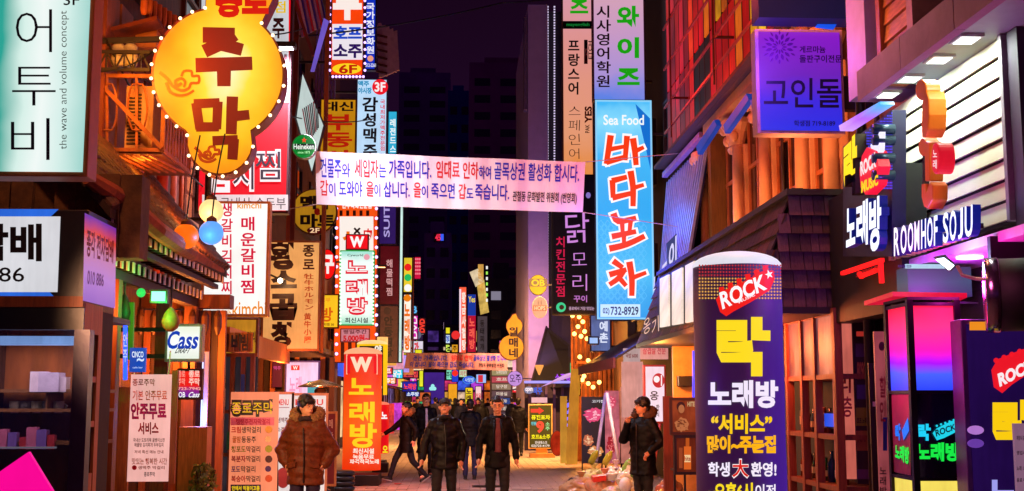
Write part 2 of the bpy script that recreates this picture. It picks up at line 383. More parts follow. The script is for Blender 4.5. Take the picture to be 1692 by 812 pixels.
bl1 = building('timber_building', 'brown weathered building behind the balcony and the yellow gourd sign', 'L', 11.3, 20.4, 13, brown, ((7.2, 9.8), 1.0, 1.4, 3), ledges=(3.2, 6.9), fr=WOOD('#6a3a1c'))
building('narrow_building', 'narrow building with red glow behind the white menu sign', 'L', 20.4, 27, 14, paint('#6a4030', .75, 0, .5, 3, .4), ((3.6, 6, 8.6), .9, 1.3, 3), ledges=(3.2, 5.6))
lb3 = building('shop_building', 'orange lit building behind the stacked karaoke signs', 'L', 27, 42, 15, paint('#7a5238', .75, 0, .4, 3, .3), ((3.6, 6.4, 9.4), 1.1, 1.4, 5), ledges=(3.1, 6.1, 9.1))
building('shop_building', 'tall narrow building behind the dark maroon hanging sign', 'L', 42, 62, 16, paint('#4a3040', .75, 0, .4, 3, .3), ((3.6, 6.4, 9.4), 1.2, 1.5, 5), ledges=(3.1, 6.1))
building('shop_building', 'far building along the left kerb past the long banner', 'L', 62, 100, 17, paint('#3a2638', .75, 0, .4, 3, .3), ((3.6, 6.4, 9.4), 1.4, 1.6, 7))
# right side
rs = building('siding_building', 'building with white lit siding and a deep concrete canopy', 'R', 4, 11.4, 11, paint('#40303c', .7, 0, .4, 3, .3), None, X=4.35)
cb = building('classical_building', 'orange lit classical building with cream columns and tall windows', 'R', 11.4, 20.0, 14, paint('#7a4a30', .75, 0, .45, 3, .4), None, X=4.5)
db = building('dark_building', 'dark building carrying the blue ribbed awning', 'R', 20.0, 31, 15, paint('#241c24', .7, 0, .4, 3, .3), ((3.6, 6.4), 1.2, 1.5, 4), X=4.5)
rb4 = building('shop_building', 'building behind the black vertical chicken restaurant sign', 'R', 31, 46, 12, paint('#4a3838', .7, 0, .4, 3, .3), ((3.8, 6.6), 1.2, 1.5, 5))
building('shop_building', 'far building with bare concrete floors on the right side', 'R', 58, 84, 8.7, paint('#5a4c48', .8, 0, .5, 2, .3), ((3.8, 6.1), 1.6, 1.2, 6), ledges=(3.1, 5.6))
building('shop_building', 'farthest building before the right street corner', 'R', 84, 110, 9, paint('#3c3040', .8, 0, .5, 2, .3), ((3.6, 6.2), 1.4, 1.5, 6))
# slender pale pilaster tower on the right at mid distance
pt = T('pale_building', 'tall pale lilac building with rows of tiny white lights', 'building', (5.6, 52, 0))
c0 = PY(873, 400, 47).x; c1 = PY(902, 400, 47).x; c2 = PY(928, 400, 47).x; ztop = PY(890, 8, 47).z
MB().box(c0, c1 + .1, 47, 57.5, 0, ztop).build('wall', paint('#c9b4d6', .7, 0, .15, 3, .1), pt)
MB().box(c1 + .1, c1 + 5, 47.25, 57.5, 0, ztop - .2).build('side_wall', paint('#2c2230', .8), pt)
mm = MB()
for px in (905, 916):
    for i in range(110):
        p = PY(px, 12 + i * 4.4, 47.2); mm.box(p.x - .03, p.x + .03, 47.13, 47.2, p.z - .02, p.z + .02)
mm.build('light_strip', emi('#e9d8ff', .9, 0, False), pt, kind='stuff')
MB().box(c0 - .16, c0 - .02, 47.1, 47.6, PY(870, 180, 47).z, ztop - .5).build('gutter', paint('#7a6a80'), pt)
light('AREA', (c0 - 1, 43, 3), 120, '#b890ff', pt, 1.2, to=(c0 + .5, 47, 12))
# far end of the street and skyline
def tower(label, r, Y, wall, winrows=0, wcol='#1a1020', lit=0):
    x0, y0, x1, y1 = r; X0, X1 = PY(x0, 500, Y).x, PY(x1, 500, Y).x; z = PY((x0 + x1) / 2, y0, Y).z
    t = T('tower_block', label, 'building', ((X0 + X1) / 2, Y + 8, 0), 'dark tower blocks beyond the end of the street')
    MB().box(X0, X1, Y, Y + 16, 0, z).build('wall', wall, t)
    MB().box(X0 + (X1 - X0) * .2, X1 - (X1 - X0) * .3, Y + 4, Y + 10, z, z + 2).build('roof_house', wall, t)
    n = max(2, int((X1 - X0) / 4)); rows = winrows
    for i in range(n):
        for j in range(rows):
            xa = X0 + (X1 - X0) * (i + .2) / n; za = z * .28 + (z * .70) * j / rows
            MB().box(xa, xa + (X1 - X0) * .6 / n, Y - .06, Y - .01, za, za + z * .7 / rows * .45).build('window', emi(wcol, lit, 0, False) if random.random() < .12 and lit else glass('#302838', .2, 1), t)
    return t
PU = lambda h: emi(h, .8, .25, False, .05)
nightwall = lambda h, e: (lambda m: m)(paint(h, .8, 0, .3, .2, 0))
tower('tallest dark maroon tower block right of the street end', (774, 104, 905, 700), 190, nightwall('#a04878', 0), 14)
tower('dark blue tower block between the banner and the maroon tower', (738, 150, 776, 700), 210, nightwall('#3038a0', 0), 12)
tower('broad purple tower block behind the left signs', (655, 120, 742, 700), 230, nightwall('#804888', 0), 16)
tower('low purple block with a pale lit upper corner', (700, 385, 745, 700), 150, nightwall('#9060a8', 0), 6, '#8a70c0', .3)
tower('lower grey block with one lit window beside the pale building', (806, 460, 860, 700), 120, paint('#5a5058', .8, 0, .4, .3, 0), 5, '#b0a8c0', .5)
sgn_far = T('rooftop_sign', 'red and blue lit digits on the purple tower', 'sign', PY(727, 398, 149.5))
text(SY(149.6), '45', (719, 387, 728, 398), L('#ff3050'), sgn_far, .04); text(SY(149.6), '■', (728, 387, 733, 398), L('#4060ff'), sgn_far)
patch(SY(149.8), (717, 385, 735, 400), paint('#201020'), sgn_far, name='backing')
# overhead wires
def wire(label, pts, r=.012):
    b = MB()
    P = []
    for i in range(len(pts) - 1):
        a, c = Vector(pts[i]), Vector(pts[i + 1])
        for t in range(8):
            t /= 8; P.append(a.lerp(c, t) - Vector((0, 0, .25 * 4 * t * (1 - t) * .4)))
    P.append(Vector(pts[-1])); b.tube(P, r, 5); lone(b, 'overhead_wire', paint('#0c0a0c', .5), label, 'wire', 'wires over the street')
wire('long black wire rising across the dark sky', [PY(480, 62, 24), PY(830, 5, 26), PY(1010, -25, 27)], .018)
wire('black wire in front of the yellow gourd sign', [PY(155, 92, 15), PY(350, 48, 15.2), PY(500, 48, 20)])
wire('black wire sagging across the balcony', [PY(150, 118, 14), PY(262, 78, 14.2), PY(375, 18, 14.6)], .01)
wire('thin wire crossing the slanted white sign', [PY(478, 192, 21), PY(620, 196, 27)], .012)
# ================================================================== LEFT SIDE
# tall pale teal box sign, top left
s = sign('box_sign', 'tall pale teal lightbox sign with thin dark Korean letters, top left corner', 'sign', (-60, -60, 151, 291), 9.2, .25,
     grad(((0, '#0a8a80'), (.27, '#28a898'), (.45, '#dcf6ee'), (.62, '#f6fffc'), (.82, '#d8f4ee'), (1, '#a8dcd4')), .95, 'X'), paint('#b05a20', .5), (
     ('3F', (105, -8, 131, 9), '#1a2430', dict(bold=.01)),
     ('비', (18, 192, 82, 268), '#0a1440', dict(bold=-.012)), ('투', (20, 104, 92, 178), '#0a1440', dict(bold=-.012)), ('어', (26, 12, 86, 90), '#0a1440', dict(bold=-.012)), ('이', (30, -60, 90, 0), '#0a1440', dict(bold=-.012)),
     ('the wave and volume concept', (98, 18, 114, 247), '#5a8a80', dict(bold=-.006, rot=True))), arm='L')
# corner kiosk
kY = 10.2; kX = PY(135, 600, kY).x
k = T('corner_shop', 'dark corner shop with lit shelves behind its glass front', 'building', (kX - 2, kY + 1, 0))
K = lambda px, py: PY(px, py, kY)
zt, zb = K(60, 508).z, 0.0; tyb_ = PX(192, 420, kX).y
MB().box(-8, kX, kY, kY + .08, K(60, 545).z, zt).build('lintel', paint('#171018', .4), k)
MB().box(-8, kX, kY - .04, tyb_, zt, zt + .09).build('cornice', WOOD('#7a3c18'), k)
MB().box(K(120, 650).x, K(146, 650).x - .0, kY - .03, kY + .1, 0, K(60, 545).z).build('corner_post', paint('#2a1a44', .35), k)
MB().box(-8, -7.9, kY + .1, kY + 1.6, 0, zt).build('side_wall', DARK, k); MB().box(-8, kX - .3, kY + 1.5, kY + 1.6, 0, zt).build('back_wall', paint('#a05a28', .8, 0, .75, 2.5, .4, (3, 3, .6)), k)
MB().box(-8, kX, kY + .1, kY + 1.5, -.01, .05).build('floor', DARK, k); MB().box(-8, kX - .02, kY + .1, kY + 1.5, zt - .06, zt - .01).build('ceiling', DARK, k)
MB().box(-8, K(120, 650).x, kY + .02, kY + .035, .4, K(60, 545).z).build('front_glass', glass('#182c58', .05, .42), k)  # blue tint put in to stand for reflections on the glass
MB().box(-8, K(120, 650).x, kY, kY + .1, 0, .4).build('kick_panel', DARK, k)
lt = MB().box(-7.6, K(104, 560).x, kY + .35, kY + .6, K(60, 566).z, K(60, 552).z).build('strip_light', emi('#8fb8ff', 1.6, .2), k)
light('AREA', (K(40, 570).x - .3, kY + .7, K(60, 572).z), 22, '#ffd8d8', k, 1.2, to=(K(40, 570).x - .3, kY + 1.0, 0))
for py in (648, 683, 742): MB().box(-7.9, K(112, 600).x, kY + .9, kY + 1.45, K(60, py).z, K(60, py).z + .03).build('shelf', WOOD('#7a4a22'), k)
MB().box(K(14, 600).x, K(17, 600).x, kY + .95, kY + 1.4, K(60, 683).z, K(60, 645).z).build('shelf_divider', WOOD('#7a4a22'), k)
MB().box(-7.9, K(78, 600).x, kY + .3, kY + .34, K(60, 744).z, K(60, 741).z).build('rail', emi('#b8b0c8', .5, 0, False), k)
# side of the shop: glazed wooden door
sd = MB()
def post(px0, px1, y0, y1): sd.box(kX - .05, kX + .005, PX(px0, 600, kX).y, PX(px1, 600, kX).y, y0, y1)
for a, c in ((137, 143), (160, 166)): post(a, c, 0, 2.25)
for py in (632, 706): sd.box(kX - .045, kX, PX(143, 600, kX).y, PX(160, 600, kX).y, PX(150, py, kX).z, PX(150, py, kX).z + .05)
sd.box(kX - .045, kX, PX(143, 600, kX).y, PX(160, 600, kX).y, 0, PX(150, 782, kX).z); sd.box(kX - .05, kX + .003, PX(137, 600, kX).y, PX(166, 600, kX).y, 2.25, 2.5)
dr = sd.build('door', WOOD('#b5642c'), k); MB().box(kX - .03, kX - .02, PX(143, 600, kX).y, PX(160, 600, kX).y, .1, 2.25).build('pane', glass('#20242c', .1, .8), dr)
MB().box(kX - .06, kX - .002, PX(166, 600, kX).y, tyb_, 0, 2.5).build('side_panel', paint('#2c1810', .8), k)
# goods on the shelves
def goods(label, cat, px, pyb, h, w, n, hexes, kind, grp, dy=1.15, step=9):
    for i in range(n):
        p = PY(px + i * step + (random.uniform(-2, 2) if kind == 'box' else 0), pyb, kY + dy); hx = hexes[i % len(hexes)]; b = MB(); h0, w0 = h, w
        if kind == 'box': h, w = h0 * random.uniform(.55, 1.25), w0 * random.uniform(.7, 1.1)
        if kind == 'cup': b.lathe(p, ((w * .7, 0), (w, h * .6), (w, h), (w * .85, h), (w * .6, h * .15)), 12); b.tube([p + Vector((w, 0, h * .8)), p + Vector((w * 1.7, 0, h * .6)), p + Vector((w, 0, h * .25))], w * .16, 5)
        elif kind == 'bottle': b.lathe(p, ((w, 0), (w, h * .6), (w * .35, h * .78), (w * .35, h)), 12)
        else: b.box(p.x - w, p.x + w, p.y - w, p.y + w, p.z, p.z + h)
        h, w = h0, w0
        lone(b, kind if kind != 'box' else 'carton', paint(hx, .5), label[i] if isinstance(label, list) else label, cat, grp)
goods(['white mug at the left end of the dark shelf', 'grey mug second from the left on the dark shelf', 'white mug in the middle of the dark shelf', 'pale mug near the right of the dark shelf', 'cream mug at the right end of the dark shelf'], 'mug', 24, 683, .11, .05, 5, ['#d8d0c8', '#8a8890'], 'cup', 'mugs on the shop shelf', step=18)
goods(['pink carton at the left on the lower shop shelf', 'violet carton second on the lower shop shelf', 'red carton third on the lower shop shelf', 'pink carton fourth on the lower shop shelf', 'blue carton behind the rail post', 'violet carton at the right end of the lower shelf'], 'carton', 6, 742, .16, .045, 6, ['#d070a0', '#8060c0', '#c03040'], 'box', 'cartons on the lower shop shelf', .9, 16)
goods(['long white carton on top of the shelf unit', 'second long white carton on top of the shelf unit', 'third white carton on top of the shelf unit'], 'carton', 66, 648, .16, .085, 3, ['#cfc4e0', '#b8b0d8'], 'box', 'white cartons on top of the shelf', .95, 18)
# tobacco sign box on top: front lit white face + red street face
ts = T('box_sign', 'white lightbox sign with blue bands above the corner shop', 'sign', (kX - 1.5, kY + .5, zt + .1))
tz0, tz1 = K(60, 497).z, K(60, 346).z
tyb = PX(192, 420, kX).y
MB().box(-7, kX, kY + .01, tyb, tz0, tz1).build('cabinet', paint('#15121a', .4), ts, bevel=.01)
patch(SY(kY + .008), ((-200, 358), (100, 358), (95, 483), (-200, 483)), emi('#d6d8de', .85, .08), ts, .003, 'front_panel')
patch(SY(kY + .008), ((-200, 345), (97, 346), (84, 358), (-200, 358)), emi('#2866d8', .9), ts, .0035, 'blue_band')
patch(SY(kY + .008), ((-200, 483), (82, 483), (94, 495), (-200, 495)), emi('#2866d8', .9), ts, .0035, 'blue_band')
put(SY(kY + .008), ('담배', (-42, 370, 69, 432), '#0b0a10', dict(bold=.035)), ts); put(SY(kY + .008), ('-3886', (-60, 442, 40, 466), '#0b0a10', dict(bold=.005)), ts)
sxk = SX(kX + .004)
patch(sxk, ((140, 352), (192, 378), (190, 510), (137, 497)), grad(((0, '#9a68d0'), (.3, '#c48ae0'), (.62, '#d88ab0'), (.8, '#f04a30'), (1, '#7030b0')), .8), ts, .004, 'street_panel')
put(sxk, ('종각 전자담배', ((144, 378), (188, 398), (187, 436), (143, 424)), '#7a1038', dict(bold=.03, off=.008)), ts)
put(sxk, ('010 886', ((145, 446), (172, 454), (171, 474), (144, 470)), '#6a3aa0', dict(off=.008)), ts)
# weathered wall between shop sign and teal sign + tile eave
wb = T('plaster_wall', 'cracked brown plaster wall above the corner shop sign', 'wall', (kX - 2, kY + 1.4, tz1))
mb = MB(); N = 26
zA = lambda x: 4.75 - .0 * x
for i in range(N):
    x0 = -8 + (kX + .2 + 8) * i / N; x1 = -8 + (kX + .2 + 8) * (i + 1) / N
    mb.box(x0, x1 - .004, kY + .9 + random.uniform(-.03, .03), kY + 1.2, tz1 - .3, 3.75)
mb.build('wall', paint('#6a4a26', .9, 0, .75, 3.5, .8), wb)
ev = T('tiled_eave', 'dark traditional tiled eave with white tipped rafters', 'eave', (-3.9, 14, 3.0))
ex0, ez0, ex1, ez1 = -3.15, 3.42, -4.3, 4.75; ey0, ey1 = 10.9, 16.4
MB().slab([(ex0, ey0, ez0 - .1), (ex0, ey1, ez0 - .1), (ex1, ey1, ez1 - .1), (ex1, ey0, ez1 - .1)], (0, 0, .09)).build('roof_deck', paint('#3a2416', .9, 0, .6, 4, .6), ev)
tile = MB(); L0 = math.hypot(ex1 - ex0, ez1 - ez0)
tile.lathe(origin(ev), ((.075, 0), (.085, .02), (.07, .3)), 10, Vector((ex1 - ex0, 0, ez1 - ez0)))
tp = tile.build('roof_tile', paint('#5a3018', .8, 0, .6, 9, .7, h2='#201008'), ev); first = True
for i in range(30):
    for j in range(6):
        o = tp if first else tp.copy()
        if not first: COL.objects.link(o)
        first = False; f = j / 6
        o.location = Vector((ex0 + (ex1 - ex0) * f, ey0 + (ey1 - ey0) * (i + .5) / 30, ez0 + (ez1 - ez0) * f + random.uniform(-.012, .012))) - origin(ev); o.rotation_euler = (random.uniform(-.04, .04), 0, random.uniform(-.05, .05))
wt = paint('#e8d8c8', .6); rm = paint('#3a1c0c', .7)
for row, (zz, xx) in enumerate(((3.3, -3.17), (3.08, -3.45))):
    for i in range(24):
        yy = ey0 + .15 + i * .225
        r = MB().box(xx - .5, xx - .012, yy, yy + .07, zz - .05, zz + .05).build('rafter', rm, ev); MB().box(xx - .0115, xx + .004, yy, yy + .07, zz - .055, zz + .055).build('rafter_tip', wt, r)
MB().bar((-3.6, ey0, 2.98), (-3.6, ey1, 2.98), .14, .1).build('beam', rm, ev); MB().bar((-3.3, ey0, 3.2), (-3.3, ey1, 3.2), .08, .06).build('beam', rm, ev)
for yy in (12.6, 14.8, 16.3): MB().box(-3.68, -3.52, yy, yy + .14, 0, 2.93).build('post', WOOD('#8a4a20'), ev)
# gable end of eave: rough log
lg = MB(); P = [PY(145, 297, 10.8), PY(180, 318, 11), PY(215, 345, 11.4), PY(260, 378, 12), PY(318, 420, 14.5), PY(365, 448, 16.2)]
lg.tube([p + Vector((0, 0, random.uniform(-.02, .02))) for p in P], [.07, .09, .1, .09, .1, .05], 9); lg.build('edge_log', paint('#9a4a1c', .85, 0, .6, 7, .6), ev)
# upper corrugated roof + hanging tiles above balcony
ur = T('upper_roof', 'red brown timber roof overhanging the balcony, top left', 'eave', (-4, 15, 6.2))
for i in range(14):
    yy = 14.4 + i * .34; MB().slab([(-3.7, yy, 6.25 + random.uniform(0, .03)), (-3.7, yy + .3, 6.25), (-4.5, yy + .3, 6.05), (-4.5, yy, 6.05)], (0, 0, .05)).build('roof_board', paint('#7a2c14', .8, 0, .6, 5, .5), ur)
for i in range(12):
    p = PX(238 + i * 8.2, 8 + i * 5.2 if i < 6 else 40 + (i - 6) * 3, -3.85); MB().lathe(p, ((.03, -.12), (.045, -.05), (.04, .12)), 8).build('roof_tile', paint('#c06024', .7), ur)
# balcony with air conditioner
bY, bX = 14.3, -3.55
B = lambda px, py: PY(px, py, bY)
bal = T('balcony', 'orange lit steel balcony with looped railings', 'balcony', (-3.95, 14.9, B(200, 250).z))
z0b, z1b = B(200, 248).z, B(200, 122).z; xl = WL; yb = 15.7; om = paint('#b8682c', .55, .2, .75, 5, .3)
MB().box(xl, bX, bY, yb, z0b - .05, z0b).build('deck', paint('#6a3414', .7), bal)
fr = MB(); 
for z in (z0b, z1b - .03): fr.bar((xl, bY, z), (bX, bY, z), .045); fr.bar((bX, bY, z), (bX, yb, z), .045)
fr.bar((bX, bY, z0b), (bX, bY, z1b), .05); fr.bar((bX, yb, z0b), (bX, yb, z1b), .05)
fr.build('frame', om, bal); MB().bar((xl, bY - .03, B(160, 140).z), (bX, bY - .03, z0b + .02), .05).build('brace', om, bal)
for px in (177, 226): MB().bar(B(px, 245), B(px, 124), .03).build('baluster', om, bal)
for cx in (178, 228):
    pts = []
    for a in range(25):
        t = a / 24 * 2 * math.pi; pts.append(B(cx + 16 * math.cos(t) * (1 if abs(math.cos(t)) < .9 else 1), 178 + 38 * max(-1, min(1, math.sin(t) * 1.15))) + Vector((0, -.02, 0)))
    MB().tube(pts, .013, 6, False).build('railing_loop', om, bal)
for i in range(9):
    yy = bY + .12 + i * (yb - bY - .2) / 8; MB().box(bX - .012, bX + .012, yy, yy + .09, z0b + .03, z1b - .05).build('slat', om, bal)
for i in range(7): MB().bar((xl + .1 * i, bY - .01, z0b - .06), (xl + .1 * i + .2, bY + .9, z0b - .1), .025).build('floor_rib', om, bal)
ac = T('air_conditioner', 'old box air conditioner standing on the balcony', 'air conditioner', B(235, 246) + Vector((0, .4, 0)))
a0, a1, az0, az1 = B(207, 0).x, B(253, 0).x, z0b + .03, B(230, 135).z
MB().box(a0, a1, bY + .2, bY + .6, az0, az1).build('casing', paint('#c89a6a', .6, 0, .3), ac, bevel=.01)
for i in range(15): z = az0 + .08 + i * (az1 - az0 - .16) / 15; MB().box(a0 + .03, a1 - .14, bY + .185, bY + .2, z, z + .02).build('grille_slat', paint('#3a2010'), ac)
MB().lathe(PY(220, 155, bY + .19), ((.05, -.01), (.05, .01)), 14, (0, 1, 0)).build('badge', paint('#e8a060'), ac)
tr = T('truss_beam', 'black lattice truss running above the balcony rail', 'truss', PY(200, 110, 14.25))
q = MB(); tz = (PY(0, 84, 14.2).z, PY(0, 113, 14.2).z); xs = [PY(152 + 100 * i / 7, 0, 14.2).x for i in range(8)]
for z in tz: q.bar((xs[0], 14.2, z), (xs[-1], 14.2, z), .04)
for i in range(7): q.bar((xs[i], 14.2, tz[i % 2]), (xs[i + 1], 14.2, tz[1 - i % 2]), .018); q.bar((xs[i], 14.2, tz[0]), (xs[i], 14.2, tz[1]), .014)
q.build('lattice', paint('#1c120e'), tr)
for i, px in enumerate((195, 215)):
    p = PY(px, 110, 14.5); b = MB().lathe(p, ((.07, 0), (.09, .03), (.085, .24), (.05, .28)), 12); lone(b, 'jar', paint('#ece4cc', .5), ('left' if i == 0 else 'right') + ' one of two white jars behind the lattice truss', 'jar', 'white jars behind the truss', True)
p = PY(244, 82, 14.8); lone(MB().box(p.x - .13, p.x + .13, 14.7, 14.9, p.z, p.z + .24), 'electric_box', paint('#c47a40', .6), 'small orange lit meter box above the air conditioner', 'box')
# clutter on the wall right of the eave : pipes, planks, AC units
for i, (px, w, hx, lab) in enumerate(((268, .16, '#c03c14', 'wide red orange downpipe left of the pale one'), (287, .09, '#e89a8a', 'pale pink downpipe beside the hanging lanterns'), (300, .07, '#c85a20', 'thin orange downpipe right of the pale one'))):
    x = -4.12; y = PX(px, 300, x).y; b = MB().tube([(x, y, 3.4), (x, y, 5.6)], w / 2, 10); lone(b, 'downpipe', paint(hx, .5), lab, 'pipe', 'downpipes on the timber building', True)
mb = MB().box(-4.28, -3.85, 17.0, 17.8, 3.75, 4.25); u = lone(mb, 'air_conditioner', paint('#b06a3c', .6), 'small wall mounted air conditioner behind the orange globe', 'air conditioner')
for i in range(5): MB().box(-4.2, -3.9, 16.985, 16.999, 3.82 + i * .08, 3.85 + i * .08).build('grille_slat', paint('#2a140a'), u)
for c in list(u.children): c.location = -u.location
for i in range(9):
    yy = 14.2 + i * .62
    MB().box(WL, WL + .06, yy, yy + .52, 3.9, 6.6).build('wall_board', WOOD(['#7a3414', '#a0521e', '#5a2410'][i % 3]), bl1)
# ---------------- gourd sign
gY = 14.0; GS = SY(gY)
circ = ((360, 122, 110), (398, -22, 58), (363, 236, 55))
out = []
for i in range(96):
    a = 2 * math.pi * i / 96; dx, dy = math.cos(a), math.sin(a); best = 0
    for (cx, cy, r) in circ:
        ox, oy = 368 - cx, 122 - cy; bq = ox * dx + oy * dy; disc_ = bq * bq - (ox * ox + oy * oy - r * r)
        if disc_ > 0: best = max(best, -bq + math.sqrt(disc_))
    out.append((368 + dx * best, 122 + dy * best))
gd = T('gourd_sign', 'big yellow gourd shaped pub sign ringed with bulbs', 'sign', PY(363, 292, gY) + Vector((0, .15, 0)))
MB().prism([GS(a, b) for a, b in out], (0, .3, 0)).build('cabinet', paint('#7a2a10', .5), gd)
gm = radial(((0.12, '#fff8c0'), (.27, '#ffdc3c'), (.41, '#ffbc18'), (.53, '#fb980a'), (.66, '#e87406')), 1.05, (.56, 0, .47))
MB().prism([GS(368 + (a - 368) * .965, 122 + (b - 122) * .975, .012) for a, b in out], (0, .01, 0)).build('face_panel', gm, gd)
dkr = paint('#7a1204', .5, 0, .1, 5, 0)
glow = emi('#ffe890', 1.1, .1)
strokes(GS, [(26, (338, 58), (385, 58)), (24, (385, 58), (365, 72), (340, 84)), (22, (368, 74), (398, 82)), (24, (326, 108), (414, 105)), (24, (370, 108), (370, 140))], 24, dkr, gd, .03, taper=.92, sub=1)
strokes(GS, [(16, (324, 172), (330, 212)), (16, (322, 172), (361, 170)), (16, (360, 170), (358, 212)), (16, (326, 210), (360, 210)), (19, (384, 162), (382, 220)), (17, (392, 192), (410, 190)), (16, (353, 233), (391, 231)), (18, (386, 232), (384, 262))], 16, dkr, gd, .03, taper=.95, sub=1)
text(GS, '종로', (356, -24, 444, 28), emi('#e01408', .8, 0, False), gd, .06, off=.035)
swirl = [(5, (264, 120), (276, 130), (285, 142), (300, 150), (312, 146), (316, 138), (328, 137), (328, 126), (318, 126), (316, 118), (304, 118), (300, 126)), (5, (275, 137), (281, 152), (296, 158), (310, 156), (320, 150)), (5, (300, 138), (292, 142), (290, 134), (300, 130), (306, 136), (304, 144))]
strokes(GS, swirl, 4, paint('#c05a10'), gd, .026, name='cloud_motif')
sw2 = [(st[0],) + tuple((322 + (x - 264) * .62, 243 + (y - 118) * .62) for x, y in st[1:]) for st in swirl]
strokes(GS, sw2, 3, paint('#c05a10'), gd, .026, name='cloud_motif')
gb = None; acc = 0
for i in range(96):
    a, b = out[i]; pa, pb_ = out[i - 1]; acc += math.hypot(a - pa, b - pb_)
    if acc >= 21 and b > -60:
        acc = 0; p = GS(368 + (a - 368) * 1.005, 122 + (b - 122) * 1.005, .05)
        if gb is None: gb = bulb(gd, Vector((0, 0, 0)) + origin(gd), .02, '#ffd8a0', 4); gb.location = p - origin(gd)
        else: o = gb.copy(); COL.objects.link(o); o.location = p - origin(gd)
for (x0, x1) in ((440, 500),): MB().bar(GS(438, 60, -.15), (WL, gY + .15, GS(0, 60).z), .06).build('bracket', METAL, gd)
light('POINT', PY(215, 100, 13.4), 62, '#ff9a30', gd, .2); light('POINT', PY(320, 380, 14.6), 40, '#ff7a20', gd, .2); light('POINT', GS(240, 260, -.6), 45, '#ff8a20', gd, .2)
# ---------------- signs stacked behind the gourd
sign('box_sign', 'tall sign with white top and red base behind the gourd sign', 'sign', (330, -40, 480, 352), 19.2, .25, emi('#e00a1e', .95, .12), paint('#3a1018'), (
    ('#rect', (333, -38, 477, 170), emi('#d2d6dc', .8, .1)), ('#rect', (334, 322, 476, 348), emi('#e8d8d8', .85)),
    ('점', (452, 2, 472, 22), L('#e8c010'), dict(off=.012)), ('주', (450, 28, 470, 64), '#5a1020', dict(off=.012, bold=.03)), ('점', (448, 90, 474, 128), '#5a1020', dict(off=.012, bold=.03)),
    ('찜', (421, 248, 464, 300), L('#f4e8e8'), dict(bold=.055, off=.012)), ('찜', (422, 249, 463, 299), '#1a0a18', dict(bold=.0, off=.018)),
    ('치', (384, 264, 420, 316), L('#f4e8e8'), dict(bold=.055, off=.012)), ('치', (385, 265, 419, 315), '#1a0a18', dict(bold=.0, off=.018)), ('김', (342, 268, 380, 318), L('#f4e8e8'), dict(bold=.055, off=.012)),
    ('국내산 순두부', (364, 326, 472, 346), '#2a1018', dict(bold=.0, off=.012))), arm='L')
# white menu sign
sign('box_sign', 'white lightbox menu sign with two columns of crimson Korean letters', 'sign', (335, 333, 444, 523), 18.2, .22, emi('#f2f2ee', 1.0, .06), paint('#c88030', .5), (
    ('생갈비김치찌개', (365, 334, 386, 514), L('#d8083c'), dict(vert=True, bold=.02)), ('매운갈비찜', (397, 357, 424, 487), L('#d8083c'), dict(vert=True, bold=.025)),
    ('kimchi', (384, 498, 440, 524), L('#f09020'), dict(bold=.01)), ('steamed rib', (338, 512, 382, 522), L('#f0a040')), ('kimchi', (392, 334, 432, 345), L('#f0a040'))), arm='L', edge=paint('#f0b050'))
# tan sign
s = sign('box_sign', 'tan hanging sign with thick dark brown Korean letters and a lamp', 'sign', (433, 398, 529, 580), 22.6, .2, emi('#f0a860', .8, .15), paint('#7a4018'), (
    ('황', (447, 402, 490, 444), '#331008', dict(bold=.06, jit=.06)), ('소', (447, 446, 490, 480), '#331008', dict(bold=.06, jit=.06)), ('곱', (446, 486, 490, 528), '#331008', dict(bold=.06, jit=.06)), ('창', (446, 532, 488, 573), '#331008', dict(bold=.06, jit=.06)),
    ('종로', (500, 403, 521, 449), '#4a1c0c', dict(vert=True, bold=.03)), ('牡牛ホルモン', (502, 452, 518, 513), '#b04a18', dict(vert=True)), ('黄牛小腸', (502, 517, 514, 568), '#b04a18', dict(vert=True))), arm='L', edge=paint('#8a4a20'))
bulb(s, PY(463, 464, 22.3), .05, '#fff0d0', 6); light('POINT', PY(463, 464, 22.2), 9, '#ffc888', s, .06)
MB().tube([PY(463, 462, 22.3), PY(448, 455, 22.45), PY(436, 450, 22.6)], .018, 6).build('lamp_arm', METAL, s)
# maroon round sign 맥주마트
def round_sign(name, label, c, r, Y, face, rim, texts, group=None, arm=None, ry=None, th=.14):
    t = T(name, label, 'sign', PY(c[0], c[1] + r, Y) + Vector((0, th / 2, 0)), group); ry = ry or r
    C = [PY(c[0] + r * math.cos(2 * math.pi * i / 36), c[1] + ry * math.sin(2 * math.pi * i / 36), Y) for i in range(36)]; m = PY(c[0], c[1], Y)
    MB().prism([m + (p - m) * 1.06 + Vector((0, .012, 0)) for p in C], (0, th, 0)).build('rim', rim, t)
    MB().prism(C, (0, .011, 0)).build('face_panel', face, t)
    if arm:
        wx = WL if arm == 'L' else WR; MB().bar(m + Vector(((-1 if arm == 'L' else 1) * (r / F * Y), th / 2, 0)), (wx, m.y + th / 2, m.z), .04).build('bracket', METAL, t)
    for tx in texts: put(SY(Y), tx, t)
    return t
round_sign('round_sign', 'yellow round beer mart sign left under the long banner', (519, 350), 36, 25.5, emi('#b88018', .75, .15), paint('#6a3010'), (
    ('맥주', (496, 324, 554, 346), '#1c0c04', dict(bold=.05)), ('마트', (496, 354, 554, 376), '#1c0c04', dict(bold=.05)), ('e', (519, 344, 529, 356), '#c01808', dict(bold=.05)), ('#disc', (520, 381, 13, 6), '#7a1010', dict()), ('2F', (512, 377, 528, 385), L('#ffd0a0'), dict(off=.01))), arm='L')
